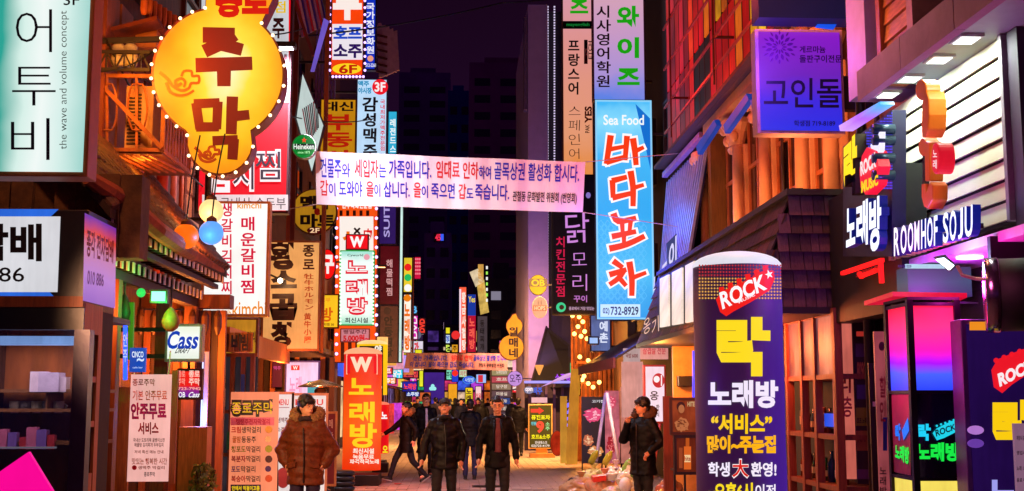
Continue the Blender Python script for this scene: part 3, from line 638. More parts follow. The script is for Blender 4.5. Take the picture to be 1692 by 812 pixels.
# green beer roundel + slanted white sign
st_ = T('slanted_sign', 'tilted white diamond sign with streaky print above the green roundel', 'sign', PY(500, 280, 21.5))
qd = [(500, 117), (537, 207), (516, 290), (487, 196)]
MB().prism([PY(a, b, 21.6 + (a - 487) * .012) for a, b in qd], (0, .15, 0)).build('cabinet', paint('#3a2828'), st_)
MB().prism([PY(a, b, 21.55 + (a - 487) * .012) for a, b in [(500, 123), (534, 207), (515, 283), (490, 196)]], (0, .02, 0)).build('face_panel', emi('#c8dcd8', .85, .1), st_)
for i in range(9): patch(lambda px, py, off=0: PY(px, py, 21.5 + (px - 487) * .012), ((499 + i * 3, 180 - i * 2), (501 + i * 3, 180 - i * 2), (511 + i * 2, 236 - i * 3), (509 + i * 2, 236 - i * 3)), paint('#20242c' if i % 3 else '#b02040'), st_, 0, 'streak')
round_sign('round_sign', 'round green beer sign hung below the tilted white sign', (502, 242), 19, 21, emi('#0a8a30', .85, .1), paint('#c8d0c8', .3, .5), (
    ('#disc', (502, 242, 15.5), L('#067a28'), dict()), ('#rect', (484, 238, 520, 247), L('#0a1a10'), dict(off=.006)), ('Heineken', (485, 238, 519, 247), L('#f4fff4'), dict(bold=.02, off=.01)), ('★', (498, 227, 507, 236), L('#ff4020'), dict(off=.01)), ('since 1873', (492, 250, 512, 254), L('#b0ffb0'), dict(off=.01))), arm='L')
# fan of coloured slats, upper left centre
fan = T('slatted_awning', 'upper slatted canopy with violet white and red slats', 'awning', PY(515, 80, 23))
for i in range(12):
    a = PY(483 + i * 4.0, -20, 23 + i * .1); b = PY(500 + i * 3.6, 62 - i * 2.0, 23.2 + i * .1); MB().bar(a, b, .035, .1).build('slat', paint(['#c090c0', '#d02040', '#d8c8d8', '#4030a0'][i % 4], .5), fan)
MB().bar(PY(482, -10, 22.9), PY(518, 92, 23), .06).build('frame_bar', paint('#8a4020'), fan); MB().bar(PY(518, 92, 23), PY(545, 40, 23.3), .06).build('frame_bar', paint('#8a4020'), fan)
MB().slab([PY(535, 30, 22.8), PY(543, 35, 22.8), PY(519, 118, 22.8), PY(513, 118, 22.8)], (0, .05, 0)).build('side_fin', emi('#7a60d8', .7), fan)
pan = T('ribbed_screen', 'lilac ribbed metal screen behind the orange hof sign', 'screen', (WL + .5, 30, 6))
for i in range(7): x = PY(521 + i * 5, 120, 29.5).x; MB().box(x, x + .045, 29.5, 29.6, PY(0, 180, 29.5).z, PY(0, 20, 29.5).z).build('rib', paint('#a888b8', .5), pan)
wlab = T('wooden_fascia', 'orange lit timber uprights beside the pub signs', 'fascia', (WL + .2, 22, 5))
for i, (px, hx) in enumerate(((484, '#b0501c'), (491, '#7a3010'), (541, '#c06a2c'))):
    x = PY(px, 0, 24).x; MB().box(x - .03, x + .05, 24, 24.1, 2.6, PY(0, -20, 24).z).build('upright', WOOD(hx), wlab)
# orange hof sign with dashed bulb edge
s = sign('box_sign', 'orange hof sign with white panel and violet bulb edging', 'sign', (546, -40, 602, 126), 27, .3, emi('#f04008', .95, .12), paint('#5a2010'), (
    ('#rect', (549, 40, 599, 99), L('#f0e8f0'), dict(off=.004)), ('호프', (551, 43, 598, 67), L('#1848c8'), dict(bold=.04, off=.01)), ('소주', (551, 72, 598, 96), L('#280858'), dict(bold=.04, off=.01)),
    ('부', (550, -24, 598, 32), L('#fff0e8'), dict(bold=.06, off=.01)), ('#disc', (573, 114, 24, 9), L('#ffd820'), dict()), ('6F', (560, 107, 590, 122), L('#c02008'), dict(bold=.03, off=.012))), arm='L')
eb = None
for i in range(34):
    if i < 24: px = 545 if i % 2 else 603; py = -10 + (i // 2) * 11.5
    else: px = 550 + (i - 24) * 5.6; py = 127
    p = PY(px, py, 26.95)
    if eb is None: eb = bulb(s, origin(s), .03, '#c8a0ff', 3); eb.location = p - origin(s)
    else: o = eb.copy(); COL.objects.link(o); o.location = p - origin(s)
sign('box_sign', 'narrow blue vertical sign with white letters right of the hof sign', 'sign', (603, -40, 622, 116), 30, .2, emi('#1030c0', .9, .1), paint('#101840'), (
    ('국가정보화원', (605, 4, 620, 90), L('#f0f0ff'), dict(vert=True, bold=.03)), ('#disc', (612, 97, 5), L('#f0a080'), dict()), ('512-2261', (604, 105, 621, 111), L('#f0f0ff')),))
fin = T('stone_bay', 'pale stepped bay window lit pink on the left skyline', 'bay window', (WL + 1, 34, 6.5))
for i in range(5): MB().slab([PY(622 + i * 7, 40 + i * 3, 33 + i * .2), PY(630 + i * 6.5, 38 + i * 3, 33 + i * .2), PY(640 + i * 5, 124 - i * 2, 33 + i * .2), PY(626 + i * 5.6, 128 - i * 3, 33 + i * .2)], (0, .12, 0)).build('pier', paint('#c8a8b0', .7), fin)
for i in range(6): MB().bar(PY(622, 58 + i * 12, 32.9), PY(640, 62 + i * 12, 32.9), .08, .05).build('sill', paint('#5a2a28'), fin)
sign('box_sign', 'mustard yellow sign with red letters left of the beer sign', 'sign', (528, 163, 589, 260), 28.5, .2, emi('#c88810', .8, .12), paint('#5a3008'), (
    ('대신', (535, 168, 584, 184), '#1c1008', dict(bold=.03)), ('부', (536, 188, 582, 216), L('#b01808'), dict(bold=.03)), ('동', (536, 218, 582, 244), L('#b01808'), dict(bold=.03)), ('산', (536, 248, 582, 272), L('#b01808'), dict(bold=.03))), arm='L')
sign('box_sign', 'pale blue vertical beer sign with a red 3F badge', 'sign', (588, 130, 640, 275), 30.5, .2, emi('#b8d8f4', .95, .08), paint('#405068'), (
    ('맥주', (592, 134, 610, 143), L('#1890c0'), dict(bold=.04)), ('야시장', (592, 145, 614, 155), L('#1890c0'), dict(bold=.04)), ('감성맥주', (599, 160, 625, 262), '#140c20', dict(vert=True, bold=.03, jit=.08)), ('국내최저가맥주전문점', (628, 164, 637, 250), L('#e01838'), dict(vert=True, bold=.02)),
    ('#disc', (628, 144, 13), L('#f01828'), dict(off=.01)), ('3F', (619, 136, 637, 152), L('#fff4f4'), dict(bold=.03, off=.015))), arm='L')
sign('box_sign', 'small cyan sign with white letters behind the beer sign', 'sign', (640, 183, 657, 256), 33, .2, emi('#30b0d8', .9, .1), paint('#104050'), (
    ('레전드스', (644, 196, 655, 254), L('#f4ffff'), dict(vert=True, bold=.03)),), arm='L')
# long banner across the street
def banner(label, q, Y0, Y1, mat, lines, nx=24):
    t = T('street_banner', label, 'banner', PY((q[0][0] + q[2][0]) / 2, q[2][1], (Y0 + Y1) / 2))
    def sf(px, py, off=0):
        u = (px - q[0][0]) / (q[1][0] - q[0][0]); Y = Y0 + (Y1 - Y0) * u + (.06 * math.sin(u * 17) + .03 * math.sin(u * 41)) * math.sin(max(0, min(1, u)) * 3.14) + .008 * math.sin(u * 90)
        return PY(px, py, Y - off)
    mb = MB(); n = nx * 6
    for (o, fl) in ((0, 0), (-.006, 1)):
        vs = []
        for i in range(n + 1):
            a = bil(q, i / n, 0); b = bil(q, i / n, 1); sag = .5 * math.sin(i / n * math.pi) + .35 * math.sin(i / n * math.pi * 5)
            vs += [sf(a[0], a[1] + sag, o), sf(b[0], b[1] + sag, o)]
        mb.add(vs, [(2 * i, 2 * i + 1, 2 * i + 3, 2 * i + 2) for i in range(n)])
    mb.build('cloth', mat, t)
    for (s_, b, m, kw) in lines: text(sf, s_, b, m, t, off=.009, slices=len(s_) * 2, **kw)
    for c, w in ((q[0], WL), (q[3], WL), (q[1], WR), (q[2], WR)):
        p = sf(*c); MB().tube([p, (w, p.y, p.z + (.2 if c in (q[0], q[1]) else -.3))], .008, 5).build('rope', paint('#c8b0b0'), t)
    return t
q = ((521, 250), (967, 268), (963, 351), (523, 338))
def bl(u0, v0, u1, v1): return (bil(q, u0, v0), bil(q, u1, v0), bil(q, u1, v1), bil(q, u0, v1))
blue, red = paint('#1428c0', .6, 0, .05, 5, 0), paint('#d8101c', .6, 0, .05, 5, 0); blk = paint('#1c1020', .6, 0, .05, 5, 0)
seg1 = [('건물주', .017, .095, blue, .12, .50), ('와', .097, .128, blue, .20, .48), ('세입자', .145, .233, red, .11, .47), ('는', .234, .262, blue, .18, .46), ('가족입니다.', .272, .43, blue, .10, .45), ('임대료 인하', .448, .605, red, .08, .43), ('하여', .607, .652, blue, .15, .42), ('골목상권 활성화 합시다.', .664, .98, blue, .06, .42)]
seg2 = [('갑', .015, .045, red, .53, .84), ('이', .047, .072, blue, .58, .84), ('도와야', .085, .172, blue, .53, .84), ('을', .187, .215, red, .52, .83), ('이', .217, .24, blue, .57, .83), ('삽니다.', .252, .35, blue, .52, .83), ('을', .364, .392, red, .51, .82), ('이', .394, .418, blue, .57, .82), ('죽으면', .43, .518, blue, .51, .82), ('갑', .532, .56, red, .51, .82), ('도', .562, .588, blue, .58, .82), ('죽습니다.', .594, .722, blue, .50, .82), ('관철동 문화발전 위원회 (번영회)', .735, .975, blk, .62, .83)]
banner('long white banner with blue and red Korean print slung across the street', q, 21.5, 22.2, paint('#f6eeee', .7, 0, .06, 2.5, .5, (3, 1, .4)),
    [(a, bl(u0, v0, u1, v1), m, dict(bold=.016)) for (a, u0, u1, m, v0, v1) in seg1 + seg2])
q = ((672, 583), (838, 584), (838, 612), (668, 609))
banner('small distant banner repeating the blue print above the crowd', q, 60, 61, paint('#a87878', .7, 0, .1, 1, 0),
    [('건는 가족입니다.', bl(.07, .15, .42, .5), blue, dict(bold=.03)), ('임대료 인하', bl(.45, .12, .66, .48), red, dict(bold=.03)), ('골목상권 활성화 합시다', bl(.67, .12, .99, .48), blue, dict(bold=.03)), ('이 삽니다. 을이 죽으면 갑도 죽습니다.', bl(.05, .55, .68, .9), blue, dict(bold=.03)), ('관철동 문화발전 위원회', bl(.72, .6, .97, .85), blk, {})], 8)
# hanging lanterns by the eave
def globe(label, c, r, Y, h, s, p=0):
    t = T('globe_lantern', label, 'lantern', PY(c[0], c[1] + r, Y), 'round lanterns hanging by the eave'); m = PY(c[0], c[1], Y); rr = r / F * Y
    MB().ball(m, rr, 22, 14).build('globe', emi(h, s, .12), t, True)
    MB().lathe(m + Vector((0, 0, rr * .9)), ((rr * .45, 0), (rr * .4, .04), (.015, .07)), 14).build('cap', paint('#4a1408'), t)
    MB().tube([m + Vector((0, 0, rr)), m + Vector((.04, 0, rr + .5)), m + Vector((.12, 0, rr + 1.0))], .009, 5).build('cord', DARK, t)
    if p: light('POINT', m + Vector((0, -rr - .1, -.1)), p, h, t, .05)
globe('orange paper globe lantern at the eave tip', (307, 391), 21, 13.4, '#ff6a10', .95, 6); globe('blue globe lantern beside the orange one', (349, 385), 20, 13.6, '#58a0f8', 1.1, 5); globe('small cream globe lantern above the blue one', (349, 349), 20, 14.4, '#ffdf98', 1.0, 6)
for i, (c, w, h, lb, hx) in enumerate((((205, 512), 13, 26, 'dark gourd shaped lantern under the eave', '#4a2210'), ((282, 528), 15, 20, 'speckled tan gourd hanging left of the white beer sign', '#b0702c'))):
    Y = 13; m = PY(c[0], c[1], Y); a = w / F * Y; b_ = h / F * Y
    t = T('gourd_lantern', lb, 'lantern', m - Vector((0, 0, b_))); MB().lathe(m, ((a * .3, -b_), (a * .8, -b_ * .7), (a, -b_ * .2), (a * .75, b_ * .4), (a * .35, b_ * .85), (a * .12, b_)), 16).build('gourd', paint(hx, .6, 0, .5, 14, .3), t, True)
    MB().tube([m + Vector((0, 0, b_)), m + Vector((0, 0, b_ + .35))], .008, 5).build('cord', DARK, t)
fl = T('floodlight', 'small floodlight glowing green under the eave', 'lamp', PY(262, 490, 12.8)); p = PY(262, 490, 12.8)
MB().box(p.x - .09, p.x + .09, p.y, p.y + .1, p.z - .07, p.z + .07).build('housing', METAL, fl); MB().box(p.x - .07, p.x + .07, p.y - .012, p.y, p.z - .05, p.z + .05).build('lens', emi('#70ffb0', 3, 0), fl)
light('POINT', p + Vector((0, -.2, -.1)), 14, '#20ff60', fl, .05)
fl = T('floodlight', 'dimmer green lamp left of the bright floodlight', 'lamp', PY(233, 482, 13)); p = PY(233, 484, 13); MB().ball(p, .05, 10, 6).build('lens', emi('#30d060', 1, 0), fl)
MB().bar(PY(218, 500, 13), PY(216, 585, 13), .05).build('post', emi('#50a020', .3), fl); MB().bar(PY(210, 590, 13), PY(240, 596, 13), .05).build('foot', emi('#60a028', .3), fl)
# ================================================================== LEFT, STREET LEVEL
def flat(name, label, cat, r, Y, mat, texts=(), th=.03, group=None, hang=None, legs=None, frame=None, lean=0):
    """cloth banner, poster or board: thin real slab with print"""
    x0, y0, x1, y1 = r; ym, xm = (y0 + y1) / 2, (x0 + x1) / 2
    X0, X1, Z1, Z0 = PY(x0, ym, Y).x, PY(x1, ym, Y).x, PY(xm, y0, Y).z, PY(xm, y1, Y).z
    t = T(name, label, cat, ((X0 + X1) / 2, Y + th / 2, max(Z0, 0)), group); Z0 = max(Z0, .02)
    MB().box(X0, X1, Y + .002, Y + th, Z0, Z1).build('panel', mat, t)
    if frame:
        for (a, b, c, d) in ((X0 - .03, X1 + .03, Z1, Z1 + .035), (X0 - .03, X1 + .03, Z0 - .035, Z0), (X0 - .03, X0, Z0, Z1), (X1, X1 + .03, Z0, Z1)): MB().box(a, b, Y - .01, Y + th + .01, c, d).build('frame_bar', frame, t)
    if legs is not None:
        for x in (X0 + .04, X1 - .04): MB().bar((x, Y + th + .02, Z1), (x, Y + th + .02 + legs, .01), .03).build('leg', METAL, t)
    if hang:
        for x in (X0 + .03, X1 - .03): MB().tube([(x, Y + .01, Z1), (x, Y + .05, Z1 + hang)], .008, 5).build('cord', paint('#c8b8a8'), t)
    for tx in texts: put(SY(Y), tx, t)
    return t
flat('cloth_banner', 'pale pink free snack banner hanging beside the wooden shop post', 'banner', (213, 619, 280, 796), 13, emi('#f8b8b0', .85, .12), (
    ('종로주막', (219, 626, 256, 638), '#c05030', dict(bold=.02)), ('기본 안주무료', (219, 645, 276, 662), '#f07060', {}), ('안주무료', (216, 666, 275, 693), '#d0108c', dict(bold=.05)), ('서비스', (228, 698, 262, 718), '#c81830', dict(bold=.04)),
    ('국내산 도토리묵 골뱅이소면', (220, 724, 272, 731), '#7a3020', {}), ('해물탕 김치찌개 두부김치', (222, 732, 270, 739), '#7a3020', {}), ('저녁 특선 메뉴 안내', (222, 744, 270, 750), '#b05040', {}), ('맛있는 행복한 시간', (218, 757, 276, 768), '#e08070', {}), ('#disc', (222, 773, 4), '#e01040', {}), ('생맥주 막걸리', (228, 770, 272, 776), '#b05040', {}), ('종로주막', (238, 780, 256, 788), '#201010', dict(bold=.02))), hang=.25)
def board(label, r, Y, hx, **k): return flat('wooden_board', label, 'board', r, Y, WOOD(hx), **k)
board('tall plain plank board left of the pink banner', (191, 640, 212, 860), 13.2, '#c4702c', th=.05); board('narrow plank board with menu scribbles right of the pink banner', (281, 612, 291, 800), 13.3, '#b0601c', th=.05)
sf = SY(13.3)
flat('blue_placard', 'small blue cafe placard above the pink banner', 'sign', (214, 575, 240, 615), 12.8, emi('#1450c8', .7), (('CINCO', (218, 581, 237, 591), L('#e8f0ff'), dict(bold=.02)), ('~', (226, 592, 238, 598), L('#d0e0ff'), {}), ('cafe bar', (219, 606, 236, 609), L('#b0c8ff'), {})), th=.05)
cs = sign('box_sign', 'white square beer sign with blue blackletter word CASS', 'sign', (272, 535, 334, 598), 14.4, .16, grad(((0, '#e8f0e0'), (.5, '#ffffff'), (1, '#eef4dc')), 1.0), paint('#b0a890', .4), (
    ('Cass', (277, 547, 328, 577), L('#0a38b8'), dict(bold=.025, slant=.12)), ('DRAFT', (291, 575, 314, 584), '#1a1a1a', dict(slant=.2))), arm='L')
sign('box_sign', 'red and purple makgeolli sign under the white beer sign', 'sign', (291, 609, 334, 661), 14.5, .1, grad(((0, '#6010a0'), (.3, '#a01080'), (.42, '#f01010'), (1, '#ff1a10')), .95), paint('#501018'), (
    ('종로', (312, 612, 330, 624), L('#ffd0c0'), dict(bold=.03)), ('주막', (312, 625, 330, 637), L('#ffd0c0'), dict(bold=.03)), ('종로', (294, 612, 306, 624), L('#ffa090'), {}), ('주막', (294, 625, 306, 637), L('#ffa090'), {}), ('723-7942', (294, 640, 332, 645), L('#ffb0a0'), {}), ('Cass', (312, 648, 330, 657), L('#ffffff'), dict(slant=.2)), ('OB', (295, 648, 306, 657), L('#ffffff'), {})), arm=None)
MB().bar(PY(312, 598, 14.47), PY(312, 609, 14.55), .03).build('bracket', METAL, cs)
neon = T('neon_strip', 'short vertical blue neon sign left of the pink banner', 'neon sign', PY(207, 628, 12.6)); MB().tube([PY(207, 538, 12.6), PY(207, 628, 12.6)], .022, 8).build('tube', emi('#2050ff', 2.2, 0, False), neon)
text(SY(12.58), '안주', (203, 550, 211, 600), L('#b0c8ff'), neon, .02, vert=True)
# recessed shopfront behind
sh = T('shopfront', 'orange lit timber shopfront behind the pink banner', 'shopfront', (-3.9, 17, 0))
for i in range(11): x = -4.28 + i * .1; MB().box(x, x + .092, 16.6 + (i % 2) * .015, 16.7, 0, 2.9).build('plank', WOOD(['#9a5020', '#4a220c', '#b86a2a', '#6a3412'][i % 4]), sh)
MB().box(-4.28, -3.1, 16.4, 16.7, 2.92, 3.1).build('lintel', WOOD('#7a3a14'), sh)
for i in range(7): x = -4.25 + i * .17; MB().lathe((x, 16.3, 2.55), ((.02, 0), (.05, .1), (.05, .25), (.02, .33)), 8).build('hanging_tile', paint('#5a3014'), sh)
bulb(sh, Vector((-3.75, 16.2, 2.35)), .06, '#ffd890', 7); light('POINT', (-3.7, 16.0, 2.3), 50, '#ff9030', sh, .08)
light('POINT', (-3.7, 15.2, 2.3), 32, '#ff8a30', sh, .08); light('POINT', (-3.6, 12.2, 2.6), 20, '#ff9040', sh, .08)
board('wide orange lit counter panel under the red makgeolli sign', (293, 706, 340, 870), 15.2, '#e0803c', th=.3)
lp = T('light_post', 'white steel post with a glowing blue white light strip', 'post', (PY(336, 700, 15.6).x, 15.6, 0)); x = PY(336, 700, 15.6).x
MB().box(x - .02, x + .04, 15.6, 15.66, 0, 2.3).build('post', paint('#c8c0c8', .4), lp); MB().box(x - .035, x - .021, 15.585, 15.6, .5, 2.28).build('strip_light', emi('#c8d8ff', 1.5, 0), lp)
light('POINT', (x, 15.4, 1.5), 12, '#6080ff', lp, .1)
gl = T('glass_door', 'tall glazed door with timber frame behind the menu banner', 'door', (-3.6, 17.4, 0))
for px in (342, 356, 372, 398, 415, 430): x = PY(px, 0, 17.4).x; MB().box(x, x + .06, 17.4, 17.48, 0, 2.35).build('frame_bar', WOOD('#a85a20'), gl)
for z in (.9, 1.5, 2.3): MB().box(PY(342, 0, 17.4).x, PY(440, 0, 17.4).x, 17.41, 17.47, z, z + .05).build('frame_bar', WOOD('#a85a20'), gl)
MB().box(PY(342, 0, 17.4).x, PY(440, 0, 17.4).x, 17.5, 17.52, 0, 2.3).build('pane', emi('#4a4048', .35, .5, False), gl)
for i in range(9):
    px = 345 + i * 10; b = MB().box(PY(px, 0, 17.3).x, PY(px + 6, 0, 17.3).x, 17.33, 17.35, 1.0 + (i * 37 % 5) * .2, 1.25 + (i * 37 % 5) * .2); b.build('sticker', paint(['#c8b8a8', '#308050', '#c84030', '#4060a0'][i % 4]), gl)
aw = T('timber_awning', 'orange timber awning edge with brown wood slats below the signs', 'awning', (-3.4, 19, 2.4))
for i in range(24): yy = 17 + i * .25; MB().box(-4.28, -3.28, yy, yy + .19, 2.62 + (i % 2) * .01, 2.68).build('slat', WOOD(['#a8581e', '#7a3a14'][i % 2]), aw)
MB().box(-3.28, -3.2, 17, 23, 2.36, 2.7).build('fascia', WOOD('#d8842c'), aw)
for i in range(10): x = PY(334 + i * 10, 0, 17).x; MB().box(x, x + .08, 16.97, 17, 2.35, 2.62).build('fringe_board', WOOD(['#e89030', '#b8641c'][i % 2]), aw)
for i, (px, w) in enumerate(((347, 9), (364, 8), (382, 9), (398, 7))):
    text(SY(16.9), '산채비빔밥'[i], (px, 552, px + w * 2 - 2, 580), paint('#2a140a'), aw, .04)
bm_ = sign('box_sign', 'low yellow lit strip sign behind the fringe under the white menu sign', 'sign', (335, 525, 426, 590), 18.6, .15, emi('#e09828', .6, .25), paint('#7a3a10'), (('부대찌개 삼겹살 막걸리', (338, 548, 422, 566), '#3a1808', dict(bold=.03)),))
# menu banner
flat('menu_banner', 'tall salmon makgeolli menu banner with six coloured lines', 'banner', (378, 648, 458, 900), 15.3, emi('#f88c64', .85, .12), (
    ('종로주막', (381, 662, 453, 687), '#1a1008', dict(bold=.12)), ('종로주막', (383, 664, 451, 685), L('#f0b818'), dict(bold=.0, off=.012)), ('#rect', (381, 690, 453, 703), '#e878a8', dict(off=.004)), ('땡땡주전자막걸리', (390, 692, 446, 702), '#c01060', dict(bold=.03, off=.01)),
    ('크림', (382, 705, 398, 716), '#e03020', dict(bold=.03)), ('생막걸리', (399, 705, 431, 716), '#20100c', dict(bold=.02)), ('꿀밤', (384, 721, 398, 732), '#e09020', dict(bold=.03)), ('동동주', (399, 721, 423, 732), '#20100c', dict(bold=.02)),
    ('청포도', (382, 737, 406, 748), '#90a020', dict(bold=.03)), ('막걸리', (407, 737, 430, 748), '#20100c', dict(bold=.02)), ('복분자', (382, 753, 406, 764), '#b01840', dict(bold=.03)), ('막걸리', (407, 753, 430, 764), '#20100c', dict(bold=.02)),
    ('포도', (382, 770, 397, 781), '#5020a0', dict(bold=.03)), ('막걸리', (398, 770, 422, 781), '#20100c', dict(bold=.02)), ('복숭아', (382, 786, 406, 797), '#d82828', dict(bold=.03)), ('막걸리', (407, 786, 430, 797), '#20100c', dict(bold=.02)),
    ('#rect', (381, 801, 431, 830), '#3a1870', dict(off=.004)), ('안에서 먹걸이고름', (383, 803, 429, 811), L('#f0c820'), dict(off=.01, bold=.03)),
    ('#disc', (444, 710, 6), '#e8b040', {}), ('#disc', (443, 726, 5), '#f0d8a0', {}), ('#disc', (444, 742, 6), '#a8b828', {}), ('#disc', (444, 759, 6), '#4a1020', {}), ('#disc', (443, 775, 5), '#4a1880', {}), ('#disc', (444, 791, 6), '#e86030', {})), th=.02, legs=.4)
for i, r in enumerate(((455, 652, 480, 860), (484, 654, 537, 860))):
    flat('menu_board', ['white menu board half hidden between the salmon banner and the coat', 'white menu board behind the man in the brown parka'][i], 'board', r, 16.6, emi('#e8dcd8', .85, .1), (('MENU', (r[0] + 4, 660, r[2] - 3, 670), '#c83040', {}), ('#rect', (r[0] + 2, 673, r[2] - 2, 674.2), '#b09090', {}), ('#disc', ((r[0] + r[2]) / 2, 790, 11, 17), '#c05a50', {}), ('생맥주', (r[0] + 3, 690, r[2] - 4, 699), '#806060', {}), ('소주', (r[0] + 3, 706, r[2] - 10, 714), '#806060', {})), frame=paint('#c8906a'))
flat('sandwich_board', 'narrow red menu stand in a pale wooden frame', 'board', (541, 684, 553, 800), 18.6, paint('#8a1c14', .6), (('메뉴안내', (543, 692, 551, 760), '#e8c0a0', dict(vert=True)),), frame=WOOD('#e09850'), legs=.35)
# patio heater
hx_, hY = PY(530, 640, 19.2).x, 19.2; hz = PY(530, 640, 19.2).z
ht = T('patio_heater', 'mushroom patio heater with a brass coloured hood', 'heater', (hx_, hY, 0))
MB().lathe((hx_, hY, hz), ((.36, 0), (.34, .02), (.2, .07), (.05, .11), (.02, .12)), 28).build('hood', paint('#c89858', .25, .9, .2), ht, True)
MB().tube([(hx_, hY, .25), (hx_, hY, hz - .12)], .035, 10).build('pole', STEEL, ht, True); MB().lathe((hx_, hY, hz - .34), ((.09, 0), (.1, .02), (.1, .3), (.06, .33)), 16).build('burner', paint('#6a4a34', .4, .7), ht, True)
MB().lathe((hx_, hY, 0), ((.24, 0), (.24, .05), (.2, .3), (.04, .36)), 20).build('base', METAL, ht, True); light('POINT', (hx_, hY - .1, hz - .2), 25, '#ff8030', ht, .1)
# stack of hoses / black bins
bn = T('coiled_mat', 'stack of black rubber mats behind the parka man', 'mat', (PY(562, 790, 22).x, 22, 0))
for i in range(5): MB().lathe((PY(562, 790, 22).x, 22, i * .09), ((.24, 0), (.27, .03), (.26, .075), (.2, .085)), 20).build('mat_roll', paint('#1c1416', .45), bn, True)
dz = T('wooden_doors', 'dark timber door bays behind the patio heater', 'shopfront', (-3.6, 23.5, 0))
for i, px in enumerate((425, 443, 462, 484, 500, 520, 541, 556)): x = PY(px, 0, 23.5).x; MB().box(x, x + .09, 23.5, 23.6, 0, 2.5).build('post', WOOD(['#b86a2c', '#5a2c18'][i % 2]), dz)
MB().box(PY(425, 0, 23.5).x, PY(560, 0, 23.5).x, 23.62, 23.68, 0, 2.5).build('panel', paint('#2a1410', .7), dz); light('POINT', (-3.2, 22.2, 2.2), 70, '#ff8c38', dz, .1)
flat('poster', 'small crimson poster in the doorway above the menu boards', 'poster', (450, 596, 466, 640), 23.4, emi('#701030', .5), (('맥주', (452, 605, 464, 612), L('#c04080'), {}),))
sign('box_sign', 'white lit poster with a small red W behind the heater', 'sign', (470, 596, 528, 676), 23.3, .06, emi('#e0c8f0', .95, .2), paint('#4040c0'), (('#rect', (481, 604, 495, 612), L('#e01828'), {}), ('W', (484, 605, 492, 611), L('#ffffff'), dict(off=.01)), ('노래', (478, 622, 498, 650), L('#f090c0'), dict(off=.01)), ('#rect', (508, 630, 525, 655), L('#20a0b0'), {})))
# fill signs above (yellow square, red round, tall karaoke stack)
sign('box_sign', 'small yellow lightbox with orange rice bowl letter left of the karaoke sign', 'sign', (527, 486, 560, 543), 31, .15, emi('#f8c020', .95, .08), paint('#8a3a10'), (('방', (530, 508, 550, 532), L('#e06010'), dict(bold=.03)), ('밤부', (530, 492, 546, 500), L('#f09020'), {}), ('종각점 30', (530, 534, 552, 539), '#a04010', {})), arm='L')
round_sign('round_sign', 'red round lamp sign with one white syllable behind the round mart sign', (541, 437), 13, 33, emi('#f01010', .95, .1), paint('#701010'), (('구', (531, 420, 552, 452), L('#fff4f0'), dict(bold=.05)), ('#disc', (532, 449, 5), L('#3070f0'), {})), ry=24, arm='L')
sign('box_sign', 'tall orange restaurant sign with black stripes and white top behind the karaoke sign', 'sign', (553, 255, 624, 600), 40.6, .3, emi('#f05010', .95, .1), paint('#5a1808'), (
    ('#rect', (561, 358, 617, 445), L('#fff4ec'), {}), ('한우육회전문점', (565, 334, 614, 345), L('#fff4ec'), dict(bold=.04, off=.01)), ('肉', (601, 378, 615, 398), L('#e01818'), dict(bold=.03, off=.012)), ('ㅅ', (566, 380, 584, 400), L('#f07010'), dict(bold=.1, off=.012)), ('×', (584, 376, 596, 388), '#3a1010', dict(bold=.03, off=.012)),
    *[('#rect', (561 + i * 11, 348, 566 + i * 11, 357), '#4a1408', {}) for i in range(5)], *[('#rect', (563 + i * 12, 566, 569 + i * 12, 598), '#4a1408', {}) for i in range(5)]), arm='L')
ks = sign('karaoke_sign', 'white karaoke lightbox with green bulb border and red outlined letters', 'sign', (561, 414, 618, 538), 39, .3, grad(((0, '#a0e8c8'), (.15, '#f4fff8'), (.85, '#f4fffc'), (1, '#a8e8d8')), 1.0), paint('#0a8040', .5), (
    ('Cyworld', (574, 420, 600, 425), '#1a2430', dict(bold=.01)), *[(c, b, L('#e01030'), dict(bold=.07)) for c, b in (('노', (571, 429, 608, 455)), ('래', (571, 462, 608, 488)), ('방', (573, 492, 608, 520)))],
    *[(c, b, L('#fff4f6'), dict(bold=.0, off=.03)) for c, b in (('노', (573, 431, 606, 453)), ('래', (573, 464, 606, 486)), ('방', (575, 494, 606, 518)))], ('최신시설', (570, 525, 608, 534), '#16203a', dict(bold=.02)), ('#disc', (606, 425, 5), L('#e8a0b0'), {})), arm='L', edge=emi('#28b050', .8, .1))
sd_ = None
for side in (562.5, 616.5):
    for i in range(20):
        p = PY(side, 419 + i * 6.1, 38.93)
        if sd_ is None: sd_ = bulb(ks, origin(ks), .035, '#d0ffd0', 1.6, 6); sd_.location = p - origin(ks)
        else: o = sd_.copy(); COL.objects.link(o); o.location = p - origin(ks)
sign('box_sign', 'small red rounded W sign on top of the karaoke lightbox', 'sign', (571, 387, 609, 413), 38.9, .25, emi('#e8101c', .95, .08), paint('#700818'), (('W', (578, 391, 602, 409), L('#ffffff'), dict(bold=.05)),))
sign('box_sign', 'pinkish price plate reading 5,000 below the karaoke lightbox', 'sign', (562, 543, 611, 566), 38.9, .15, emi('#d88a98', .75), paint('#703040'), (('평일주간', (567, 545, 606, 552), '#5a1828', {}), ('5,000원~', (567, 553, 610, 565), '#c80828', dict(bold=.04))))
eb2 = None
for px in (556, 622):
    for i in range(16):
        p = PY(px, 345 + i * 16, 38.6)
        if eb2 is None: eb2 = T('string_bulbs', 'violet white bulbs strung down both sides of the karaoke sign', 'lights', p); bb = bulb(eb2, p, .05, '#c8b0ff', 2.5)
        else: o = bb.copy(); COL.objects.link(o); o.location = p - origin(eb2)
